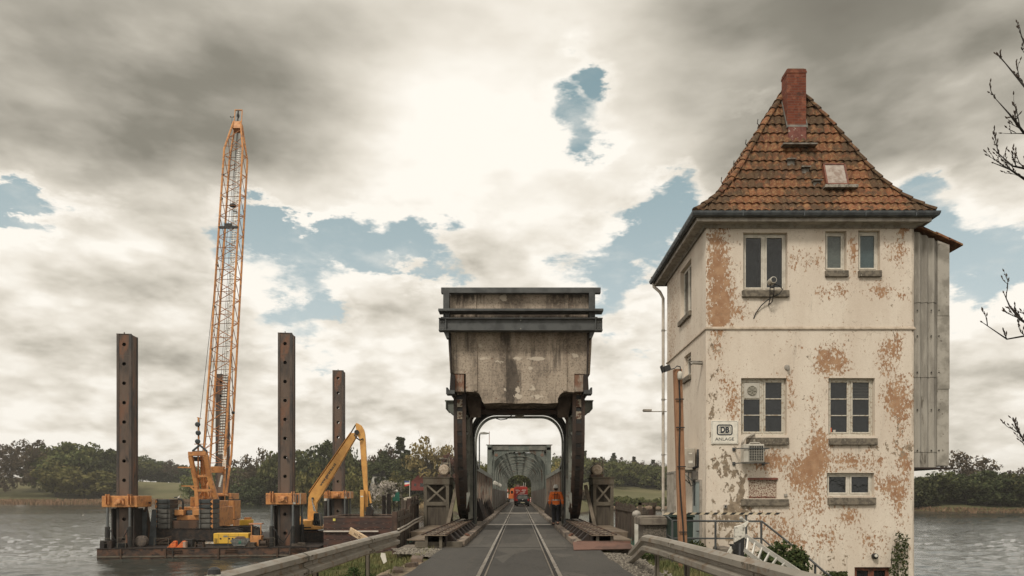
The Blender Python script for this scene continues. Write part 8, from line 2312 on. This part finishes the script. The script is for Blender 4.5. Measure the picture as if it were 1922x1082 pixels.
def cloud(rs, centers, radii, n_per, size, flat=.8):
    k = len(centers); cen = np.repeat(np.array(centers), n_per, axis=0); rad = np.repeat(np.array(radii), n_per, axis=0); N = k*n_per
    d = rs.normal(size=(N, 3)); d /= np.linalg.norm(d, axis=1, keepdims=True)
    r = rs.uniform(.45, 1.05, size=(N, 1))**.6
    P = cen + d*rad*r
    nrm = d + rs.normal(size=(N, 3))*.7; nrm /= np.linalg.norm(nrm, axis=1, keepdims=True)
    u = np.cross(nrm, rs.normal(size=(N, 3))); u /= np.linalg.norm(u, axis=1, keepdims=True)+1e-9; w_ = np.cross(nrm, u)
    s = size*rs.uniform(.55, 1.35, size=(N, 1)); a = u*s; b_ = w_*s*rs.uniform(.45, .9, size=(N, 1))
    Q = np.stack([P-a, P-b_*.8+a*.1, P+a, P+b_], axis=1)
    tint = np.repeat(rs.uniform(0, 1, size=(k, 1)), n_per, axis=0)*.65 + rs.uniform(0, .35, size=(N, 1))
    A = np.concatenate([tint, rs.uniform(0, 1, size=(N, 1)), np.zeros((N, 1))], axis=1)
    return Q, A
def crown_blobs(rs, H, cr, base, shape, nb):
    cs, rr = [], []
    for i in range(nb):
        if shape == 'cone':
            f = rs.uniform(0, 1)**.9; z = base+(H-base)*f; R_ = cr*(1-f)*.85+.1*cr; a = rs.uniform(0, 6.283); q = rs.uniform(.3, 1)
            cs.append((R_*q*math.cos(a), R_*q*math.sin(a), z)); s = max(.05*cr, .36*cr*(1-f*.97)); rr.append((s*1.3, s*1.3, s*1.1))
        else:
            a = rs.uniform(0, 6.283); ph = math.acos(rs.uniform(-.9, 1)); q = rs.uniform(.40, .90)
            hz = (H-base)/2; cz = base+hz; flat = 1.0
            x = cr*q*math.sin(ph)*math.cos(a); y = cr*q*math.sin(ph)*math.sin(a); z = cz+hz*q*math.cos(ph)*1.0
            s = cr*rs.uniform(.16, .36)
            cs.append((x, y, z)); rr.append((s*1.15, s*1.15, s*.85*min(1.3, hz/cr)))
    return cs, rr
def make_tree(name, H, cr, base, shape, nb, n_per, leaf, m, seed, label, group=None, trunk_r=None, limbs=9, cname='crown'):
    rs = np.random.RandomState(seed); rn = random.Random(seed)
    t = thing(name, (0, 0, -500), label, 'tree', group)
    cs, rr = crown_blobs(rs, H, cr, base, shape, nb)
    Q, A = cloud(rs, cs, rr, n_per, leaf)
    np_mesh(cname, Q, A, m, t)
    b = MB(); r0 = trunk_r or H*.022
    b.tube([(0,0,-1.5), (0,0,0), (r0*.5,0,base*.8), (0,r0*.4,base+(H-base)*.45), (0,0,base+(H-base)*.85)], [r0*1.4, r0*1.1, r0*.8, r0*.45, r0*.08], 7)
    for i in range(limbs):
        c = cs[i % len(cs)]; z0 = base*.7+(H-base)*.3*rn.random()
        mid = (c[0]*.45, c[1]*.45, z0+(c[2]-z0)*.35)
        b.tube([(0,0,z0), mid, c], [r0*.4, r0*.26, r0*.06], 5, caps=False)
        for k in range(3):
            e = (c[0]+rn.uniform(-1,1)*cr*.3, c[1]+rn.uniform(-1,1)*cr*.3, c[2]+rn.uniform(-.1,1)*cr*.35)
            b.tube([mid, ((mid[0]+e[0])/2, (mid[1]+e[1])/2, (mid[2]+e[2])/2+.2), e], [r0*.16, r0*.1, r0*.03], 4, caps=False)
    b.build('trunk', M['bark'], t, local=True)
    return t
G1 = 'broadleaf trees on the far shore'
PT = dict(
 a=make_tree('broadleaf_tree', 16, 7.2, .8, 'round', 46, 90, .60, LM['green'], 1, '', G1),
 b=make_tree('broadleaf_tree', 16, 6.6, .3, 'round', 50, 80, .56, LM['dark'], 2, '', G1),
 c=make_tree('broadleaf_tree', 13, 7.0, -.4, 'round', 40, 70, .55, LM['olive'], 3, '', G1),
 d=make_tree('sparse_tree', 15, 6.0, 4.0, 'round', 26, 36, .42, LM['brown'], 4, '', 'thinly leaved trees on the far shore', limbs=14, trunk_r=.25),
 e=make_tree('conifer_tree', 17, 4.2, 2.0, 'cone', 44, 60, .45, LM['dark'], 5, '', 'conifers on the far shore'),
 f=make_tree('oak_tree', 16, 8.6, 3.2, 'round', 36, 60, .46, LM['gold'], 6, '', None, limbs=20, trunk_r=.5),
)
def plant(kind, px, D, top, wpx, label, rz=None, base_py=None, first=[set()]):
    src = PT[kind]; x = (px-CX)*D/F; zg = land_z(x, D)-.2; H0 = {'a':16,'b':16,'c':13,'d':15,'e':17,'f':16}[kind]; r0 = {'a':7.2,'b':6.6,'c':7.0,'d':6.0,'e':4.2,'f':8.6}[kind]
    H = HC+(CY-top)*D/F - zg; rad = wpx*D/F/2
    if kind in first[0]: t = dup(src, (x, D, zg), label)
    else: t = src; t.location = (x, D, zg); t['label'] = label; first[0].add(kind)
    t.rotation_euler.z = rz if rz is not None else (px*.37) % 6.28
    t.scale = (rad/r0*1.12, rad/r0*1.12, H/H0*(1.12 if D > 240 else 1.05))
    return t
TREES = [
 ('a',105,345,838,84,'tall green tree at the left edge of the green wood, next to the brown wood'),
 ('a',150,352,832,88,'tallest green tree in the wood left of the front left spud leg'),
 ('b',197,350,842,80,'dark tree partly hidden by the front left spud leg'),
 ('c',158,334,882,104,'low broad olive tree in front of the left wood by the water'),
 ('c',108,338,872,70,'olive tree between the brown wood and the low broad olive tree'),
 ('a',268,462,864,56,'green tree just right of the front left spud leg'),
 ('b',300,470,869,52,'second tree right of the front left spud leg above the meadow'),
 ('a',331,475,877,50,'third tree above the meadow, left of the crane gantry'),
 ('d',322,450,866,30,'thin brown treetop rising over the wood left of the crane gantry'),
 ('d',452,300,862,60,'thinly leaved tree just right of the crane boom foot'),
 ('a',480,310,880,60,'green tree right of the orange containers'),
 ('d',497,320,850,46,'thinly leaved tree left of the tall spud leg'),
 ('a',517,300,850,58,'green tree touching the left side of the tall spud leg'),
 ('b',468,290,895,60,'low dark tree beyond the orange power unit'),
 ('a',573,270,846,56,'green tree right of the tall spud leg'),
 ('b',604,262,826,92,'largest dark green tree, behind the excavator boom'),
 ('a',655,268,842,60,'green tree behind the tip of the excavator boom'),
 ('c',585,255,878,70,'olive tree low behind the excavator boom'),
 ('d',690,285,862,56,'thinly leaved tree right of the excavator stick'),
 ('c',660,250,885,60,'olive tree below the excavator boom tip'),
 ('b',728,275,846,60,'dark rounded tree left of the dark conifer above the blossoming tree'),
 ('e',752,272,834,74,'dark conifer above the blossoming tree'),
 ('d',722,280,842,56,'thinly leaved tree left of the dark conifer above the blossoming tree'),
 ('b',766,262,858,56,'dark tree filling the gap below the golden oak'),
 ('f',809,235,822,88,'large golden-green oak left of the bascule'),
 ('c',746,248,893,48,'small olive tree right of the blossoming tree'),
 ('c',904,170,868,34,'yellowish tree between the bascule arch and the truss'),
 ('b',938,185,868,70,'dark tree framed by the truss arches on the left'),
 ('a',1006,178,862,66,'green tree framed by the truss arches on the right'),
 ('b',984,250,896,60,'distant dark tree at the end of the bridge road'),
 ('c',955,215,905,30,'small olive bush tree at the end of the bridge on the left'),
 ('f',1049,200,868,50,'golden tree right of the truss and left of the right rolling segment'),
 ('a',1112,330,868,52,'green tree behind the right machinery tower'),
 ('b',1145,350,862,50,'dark tree at the edge of the meadow right of the right machinery tower'),
 ('a',1180,345,875,60,'green tree above the meadow left of the house'),
 ('b',1215,352,872,60,'darker tree above the meadow close to the downpipe of the house'),
 ('a',1245,340,880,60,'green tree whose right side disappears behind the house downpipe'),
 ('e',1152,430,856,34,'small conifer tip on the skyline right of the bascule'),
 ('e',1190,440,862,30,'conifer tip on the skyline midway between bascule and house'),
 ('e',1226,430,867,34,'conifer tip on the skyline nearest the house'),
 ('e',1098,420,854,30,'conifer tip on the skyline just right of the bascule'),
 ('b',1728,182,893,56,'dark tree touching the right side of the house'),
 ('a',1768,186,882,66,'broad green tree right of the corrugated bay'),
 ('d',1802,200,848,62,'tall thin tree rising above the right shore wood'),
 ('d',1838,200,858,64,'second thin tree rising above the right shore wood'),
 ('b',1812,184,886,66,'dark round tree below the two thin trees'),
 ('b',1852,182,878,72,'large dark tree right of the dark round tree on the right shore'),
 ('c',1893,184,894,60,'brownish olive tree near the right edge of the photo'),
 ('d',1910,190,878,50,'bare-looking tree at the far right of the right shore'),
 ('b',1930,180,892,60,'dark tree cut by the right edge of the picture'),
]
for k, px, D, top, wpx, lab in TREES: plant(k, px, D, top, wpx, lab)
# copper tree
t = make_tree('copper_tree', 13, 5, 1.5, 'round', 26, 70, .5, LM['copper'], 12, 'small copper-leaved tree just left of the bascule'); D = 215; x = (846-CX)*D/F; t.location = (x, D, land_z(x, D)-.2); t.scale = (.8, .8, (HC+(CY-848)*D/F-land_z(x, D))/13)
# blossoming tree
t = make_tree('blossoming_tree', 9, 6, .6, 'round', 40, 95, .26, LM['blossom'], 14, 'white blossoming tree in front of the white house'); D = 242; x = (724-CX)*D/F; t.location = (x, D, land_z(x, D)-.3); t.scale = (1.0, 1.0, (HC+(CY-892)*D/F-land_z(x, D))/9)
# woods that read as one mass
def wood(name, spots, m, label, seed, leaf=.7, nb=20, n_per=40, kind='round'):
    rs = np.random.RandomState(seed); Qs, As = [], []
    for (x, y, H, cr) in spots:
        cs, rr = crown_blobs(rs, H, cr, -.5, kind, nb); zg = land_z(x, y)
        cs = [(c[0]+x, c[1]+y, c[2]+zg) for c in cs]; Q, A = cloud(rs, cs, rr, n_per, leaf); A[:, 0] = A[:, 0]*.6+rs.uniform(0, .4); Qs.append(Q); As.append(A)
    Q = np.concatenate(Qs); A = np.concatenate(As)
    return tag(np_mesh(name, Q, A, m, origin=(spots[0][0], spots[0][1], 0)), label, kind='stuff')
rn = random.Random(77)
def spots(px0, px1, D0, D1, n, topf, cr0, cr1, jit=3):
    out = []
    for i in range(n):
        px = px0+(px1-px0)*(i+rn.random())/n; D = rn.uniform(D0, D1); x = (px-CX)*D/F
        top = topf(px)+rn.uniform(0, jit)+ (6 if rn.random() < .2 else 0); zg = land_z(x, D); H = max(3.0, (HC+(CY-top)*D/F - zg)*1.12); out.append((x, D, H, rn.uniform(cr0, cr1)))
    return out
wood('woods', spots(-80, 95, 335, 370, 26, lambda p: 829+max(0, (p-60))*.1, 4, 6.5), LM['brown'], 'brown leafless wood at the left edge', 1, leaf=.45, n_per=60)
wood('woods', spots(60, 240, 350, 400, 40, lambda p: 838 if p < 170 else 838+(p-170)*.2, 5, 8), LM['green'], 'dense green wood on the left shore', 2)
wood('woods', spots(205, 385, 462, 540, 60, lambda p: 850+max(0, p-230)*.22, 6, 9), LM['dark'], 'wood along the top of the left meadow', 3)
wood('woods', spots(366, 570, 315, 390, 50, lambda p: 884-abs(p-500)*.05, 6, 9), LM['green'], 'wood behind the crane and the tall spud leg', 4)
wood('woods', spots(545, 800, 262, 310, 60, lambda p: 870 if p < 700 else 866, 5, 8), LM['dark'], 'wood behind the excavator and the houses', 5)
wood('woods', spots(780, 915, 235, 300, 30, lambda p: 878, 5, 7), LM['green'], 'wood behind the left rolling segment', 6)
wood('woods', spots(915, 1045, 265, 340, 30, lambda p: 898 if abs(p-967) < 14 else 878, 4, 7), LM['dark'], 'dark wood closing the end of the bridge road', 7)
wood('woods', spots(1040, 1275, 325, 470, 150, lambda p: 862+max(0, p-1100)*.10, 5, 8, 8), LM['green'], 'wooded hillside between bascule and house', 8)
wood('woods', spots(1030, 1250, 400, 480, 26, lambda p: 850+max(0, p-1060)*.09, 3, 5, 10), LM['brown'], 'brown treetops along the skyline right of the bascule', 9, leaf=.4, n_per=40)
wood('woods', spots(1700, 2100, 180, 215, 60, lambda p: 893, 3.5, 5.5), LM['dark'], 'dark wood along the right shore', 10, leaf=.45)
wood('hedge', spots(1090, 1300, 204, 212, 44, lambda p: 936, 2.2, 3.2, 3), LM['green'], 'hedge along the shore left of the house', 11, leaf=.32)
wood('shrubs', spots(190, 240, 330, 345, 8, lambda p: 925, 3, 4, 3)+spots(1040, 1100, 190, 200, 8, lambda p: 930, 2, 3, 6), LM['brown'], 'brown scrub at the water edge', 12, leaf=.3)
wood('shrubs', spots(640, 800, 232, 246, 16, lambda p: 926, 2, 3, 6)+spots(940, 952, 128, 136, 4, lambda p: 925, 1.0, 1.5, 2)+spots(990, 1003, 126, 136, 4, lambda p: 922, 1.0, 1.6, 2), LM['olive'], 'green shrubs by the water and at the bridge end', 13, leaf=.25)
# reeds
def reeds(name, n, t0, t1, off0, off1, h0, h1, m, label, seed):
    rs = np.random.RandomState(seed); T = rs.uniform(t0, t1, n); O_ = rs.uniform(off0, off1, n); Q = np.zeros((n, 4, 3))
    for i in range(n):
        D = shore(T[i])+O_[i]; x = T[i]*D; z = max(ZW-.1, land_z(x, D)-.1); h = rs.uniform(h0, h1); wd = rs.uniform(.10, .28); a = rs.uniform(0, 3.14); lx = rs.uniform(-.3, .3)
        dx, dy = wd*math.cos(a), wd*math.sin(a)
        Q[i] = [(x-dx, D-dy, z), (x+dx, D+dy, z), (x+dx*.6+lx, D+dy*.6, z+h), (x-dx*.6+lx, D-dy*.6, z+h)]
    A = np.stack([rs.uniform(0, 1, n), rs.uniform(0, 1, n), np.zeros(n)], axis=1)
    return tag(np_mesh(name, Q, A, m, origin=(0,0,0)), label, kind='stuff')
rm = leaf_mat('reed_straw', (.30,.20,.115), (.40,.28,.17), (.20,.17,.085), .1)
reeds('reeds', 9000, -.80, -.22, -5, 7, .5, 1.5, rm, 'straw-coloured reeds along the left shore', 1)
reeds('reeds', 3500, -.34, -.13, -6, 7, .5, 1.6, rm, 'reeds by the water behind the excavator', 2)
reeds('reeds', 900, .56, .80, -2, 2, .25, .7, leaf_mat('reed_brown', (.16,.10,.065), (.21,.14,.09), (.09,.08,.04), .1), 'brown reed margin of the right shore', 3)
# boulders along the shore left of the house
for i in range(7):
    px = 1150+i*17; D = 200; x, y, z = at(px, 953, D); b = MB(); b.sphere((0,0,0), 1.1+.2*math.sin(i*2.1), 9, 6, (1.2, .9, .7)); o = b.build('shore_boulder', mat('boulder', (.20,.14,.09), .9, col2=(.11,.08,.055), scale=3), local=True, smooth=True); o.location = (x, D, ZW+.5)
    tag(o, 'rounded brown boulder at the foot of the shore hedge left of the house', 'boulder', 'boulders below the shore hedge')
# houses beyond
def far_house(name, px0, px1, D, eave, ridge, base, wm, label, gable=True):
    x0, x1 = (px0-CX)*D/F, (px1-CX)*D/F; ze, zr, zb = (HC+(CY-v)*D/F for v in (eave, ridge, base)); t = thing(name, ((x0+x1)/2, D, zb), label, 'house'); L_ = 10
    return t, x0, x1, ze, zr, zb
t, x0, x1, ze, zr, zb = far_house('farm_house', 693, 724, 262, 897, 884, 925, None, 'white house with dark roof behind the blossoming tree')
b = MB(); b.prism([(x0, zb), (x1, zb), (x1, ze+.6), (x0+1.4, ze+.6), (x0, zb+2.2)], 'y', 262, 270); b.build('wall', M['white_wall'], t)
b = MB(); b.prism([(x0+1.0, ze+.55), (x1+.4, ze+.55), (x1-1.0, zr), (x0+3.0, zr)], 'y', 261.7, 270.3); b.build('roof', M['dark_roof'], t)
b = MB(); b.box(x0+1.9, x0+2.8, 261.94, 261.99, ze-1.6, ze-.2); b.build('window', M['glass'], t)
D = 235; t, x0, x1, ze, zr, zb = far_house('farm_house', 772, 806, D, 893, 872, 921, None, 'red boarded house with dark steep roof left of the machinery tower')
b = MB(); b.prism([(x0, zb), (x1, zb), (x1, ze+1.2), (x0+3.3, ze+1.0), (x0+.0, zb+3.1)], 'y', D, D+8); b.build('wall', M['red_wall'], t)
b = MB(); b.prism([(x0+2.4, ze+.1), (x1+.5, ze+.1), (x1+.3, zr), (x0+4.2, zr)], 'y', D-.5, D+8.3); b.build('roof', mat('grey_roof', (.075,.068,.062), .8, col2=(.045,.04,.038), scale=1), t)
b = MB(); b.box(x0+1.0, x0+1.7, D-.06, D-.01, zb+1.5, zb+2.4); b.cut(); b.box(x0+3.0, x0+4.6, D-.06, D-.01, zb+1.3, zb+2.5); b.build('window', M['glass'], t)
# flag
D = 150; x, y, z = at(769, 932, D); t = thing('flagpole', (x, D, z), 'white pole flying a small blue, white and red flag left of the machinery tower', 'flagpole')
b = MB(); b.tube([(x, D, ZW-1), (x, D, HC+(CY-902)*D/F)], .055, 6); b.build('pole', M['white'], t)
zt = HC+(CY-903.5)*D/F
for k, mm in enumerate((M['paint_blue'], M['white'], M['paint_red'])):
    b = MB(); A = [(x-1.15+1.15*i/6, D+.1*math.sin(i), zt-.30*(k+1)-.12*(1-i/6)*(k+.3)) for i in range(7)]; B_ = [(x-1.15+1.15*i/6, D+.1*math.sin(i), zt-.30*k-.12*(1-i/6)*(k-.7)) for i in range(7)]
    b.strip(A, B_); b.strip([(p[0], p[1]+.02, p[2]) for p in B_], [(p[0], p[1]+.02, p[2]) for p in A]); b.build('flag_stripe', mm, t)
# bushes near the house
def bush(name, cx_, cy_, cz_, rx, ry, rz_, n, leaf, seed, label, m=LM['bush'], nb=26):
    rs = np.random.RandomState(seed); cs, rr = [], []
    for i in range(nb):
        d = rs.normal(size=3); d /= np.linalg.norm(d); q = rs.uniform(.3, .85); cs.append((d[0]*rx*q, d[1]*ry*q, rz_+d[2]*rz_*q)); s = rs.uniform(.22, .42); rr.append((rx*s, ry*s, rz_*s))
    t = thing(name, (cx_, cy_, cz_), label, 'bush')
    Q, A = cloud(rs, cs, rr, n//nb, leaf); np_mesh('foliage', Q, A, m, t)
    b = MB(); rn = random.Random(seed)
    for i in range(9): c = cs[i]; b.tube([(rn.uniform(-.1,.1), rn.uniform(-.1,.1), 0), (c[0]*.5, c[1]*.5, c[2]*.55), c], [.018, .012, .004], 5)
    b.build('stem', M['bark'], t, local=True); return t
x, y, z = at(1318, 1050, 16.6); bush('shrub', x, 16.6, z-.35, .42, .4, .44, 1700, .04, 1, 'dark green shrub behind the railing at the corner of the house')
x, y, z = at(1480, 1080, 15.8); bush('shrub', x, 15.9, z-.25, .80, .5, .50, 3600, .045, 2, 'big dark green shrub behind the ladder')
x, y, z = at(1385, 1075, 15.9); bush('shrub', x, 16.0, z-.2, .45, .3, .35, 1800, .035, 3, 'low shrub behind the delineator posts')
x, y, z = at(1570, 1085, 18.6); bush('shrub', x, 18.7, z-.1, .5, .25, .14, 900, .035, 4, 'weeds at the foot of the front wall', nb=14)
x, y, z = at(1690, 1085, 19.1); t = thing('ivy', (x, 19.25, z), 'ivy climbing the right corner of the front wall', 'ivy')
rs = np.random.RandomState(8); cs = []; rr = []
for i in range(26): f = i/26; cs.append((.17*math.sin(i*1.7)*(1.2-f*.6)+.12*f, -.03+rs.uniform(-.05,.03), f*1.25)); rr.append((.10, .05, .09))
Q, A = cloud(rs, cs, rr, 26, .035); np_mesh('foliage', Q, A, LM['bush'], t)
b = MB(); b.tube([(0, .0, -.3), (.05, .05, .3), (-.05, .08, .7), (.1, .1, 1.25)], [.015, .012, .01, .004], 5); b.tube([(.02, 0, .0), (-.15, .05, .4), (-.1, .08, .9)], [.012, .01, .004], 5); b.build('stem', M['bark'], t, local=True)
x, y, z = at(700, 1060, 11.6); bush('weed_clump', -2.95, 12.4, -.25, .35, .5, .22, 900, .03, 6, 'clump of dark weeds at the end of the left guard rail', nb=12)
bush('weed_clump', 3.1, 16.8, -.25, .5, .8, .22, 1400, .03, 7, 'green weeds between gravel and the pebbledash pier', nb=14)
# bare branches reaching in from the right
t = thing('bare_tree', (8.4, 9.4, -1.2), 'leafless tree whose budding twigs reach into the right side of the sky', 'tree')
b = MB(); TD = 9.2; rn = random.Random(31)
b.tube([(8.5, 9.4, -3), (8.4, 9.3, 1), (8.3, 9.3, 4), (8.45, 9.2, 7), (8.3, 9.3, 9.5)], [.24, .18, .14, .09, .03], 9)
buds = MB()
def bud(p, d, s=.014):
    p = Vector(p); d = Vector(d).normalized(); buds.tube([p-d*s*.4, p+d*s*.9, p+d*s*2.6], [s*.35, s*.62, s*.12], 5)
def twig(p, d, L_, r, lvl):
    p = Vector(p); d = Vector(d).normalized(); pts = [p]; n = 5
    for i in range(n):
        d = (d + Vector((rn.uniform(-.22,.22), rn.uniform(-.22,.22), rn.uniform(-.08,.24)))).normalized(); pts.append(pts[-1]+d*L_/n)
    b.tube(pts, [r*(1-.75*i/n) for i in range(n+1)], 5, caps=False); bud(pts[-1], d, .016)
    for i in range(1, n):
        if rn.random() < .6: bud(pts[i], d+Vector((rn.uniform(-1,1), rn.uniform(-1,1), rn.uniform(-.2,1)))*.8, .011)
    if lvl > 0:
        for i in range(1, n):
            if rn.random() < .72:
                s = Vector((rn.uniform(-.9,.35), rn.uniform(-.8,.8), rn.uniform(.0,1.1))); twig(pts[i], d*.75+s*.8, L_*rn.uniform(.3,.55), r*.55, lvl-1)
LB_ = [[(2050,900),(1990,660),(1940,628),(1890,637),(1843,605)], [(2045,470),(1970,350),(1930,318),(1900,312),(1867,282)], [(2040,300),(1960,215),(1925,165),(1900,135),(1873,102)],
       [(2040,330),(1960,350),(1925,338),(1895,318),(1864,306)], [(2040,330),(1960,262),(1922,250),(1895,215),(1868,185)], [(1990,660),(1945,618),(1915,600),(1895,575),(1884,550)], [(2050,960),(1970,880),(1935,850),(1918,820),(1901,798)],
       [(2040,250),(1970,150),(1935,120),(1922,80),(1915,62)]]
for i, P in enumerate(LB_):
    pts = [Vector(at(px, py, TD+.25*math.sin(i*2+k))) for k, (px, py) in enumerate(P)]
    b.tube([(8.38, 9.3, pts[0].z-.3)]+pts, [.05, .04, .022, .016, .010, .004], 6, caps=False); bud(pts[-1], pts[-1]-pts[-2], .017)
    for k in range(1, len(pts)):
        for q in range(2 if k < 4 else 1):
            f = rn.random(); p = pts[k-1].lerp(pts[k], f); d = (pts[k]-pts[k-1]).normalized()
            twig(p, d*.6+Vector((rn.uniform(-.6,.1), rn.uniform(-.5,.5), rn.uniform(.1,.9))), rn.uniform(.14,.34), .0075, 1)
b.build('branches', M['twig'], t); buds.build('buds', mat('bud_brown', (.05,.032,.022), .8), t)['kind'] = 'stuff'
# ---------------------------------------------------------------- haze over the water and the far banks
hb = MB(); hb.box(-1600, 1600, -60, 1500, -7.0, 45.0)
hz = hb.build('haze', None, origin=(0,0,0)); hz.data.materials.clear()
hm = bpy.data.materials.new('thin_haze'); hm.use_nodes = True; t_ = NT(hm.node_tree); t_.n.clear()
o_ = t_.add('ShaderNodeOutputMaterial'); pv = t_.add('ShaderNodeVolumePrincipled'); pv.inputs['Color'].default_value = (.82, .80, .75, 1); pv.inputs['Density'].default_value = .00026
t_.l.new(pv.outputs[0], o_.inputs['Volume']); hz.data.materials.append(hm); tag(hz, 'thin pale haze in the air over the estuary', kind='stuff')
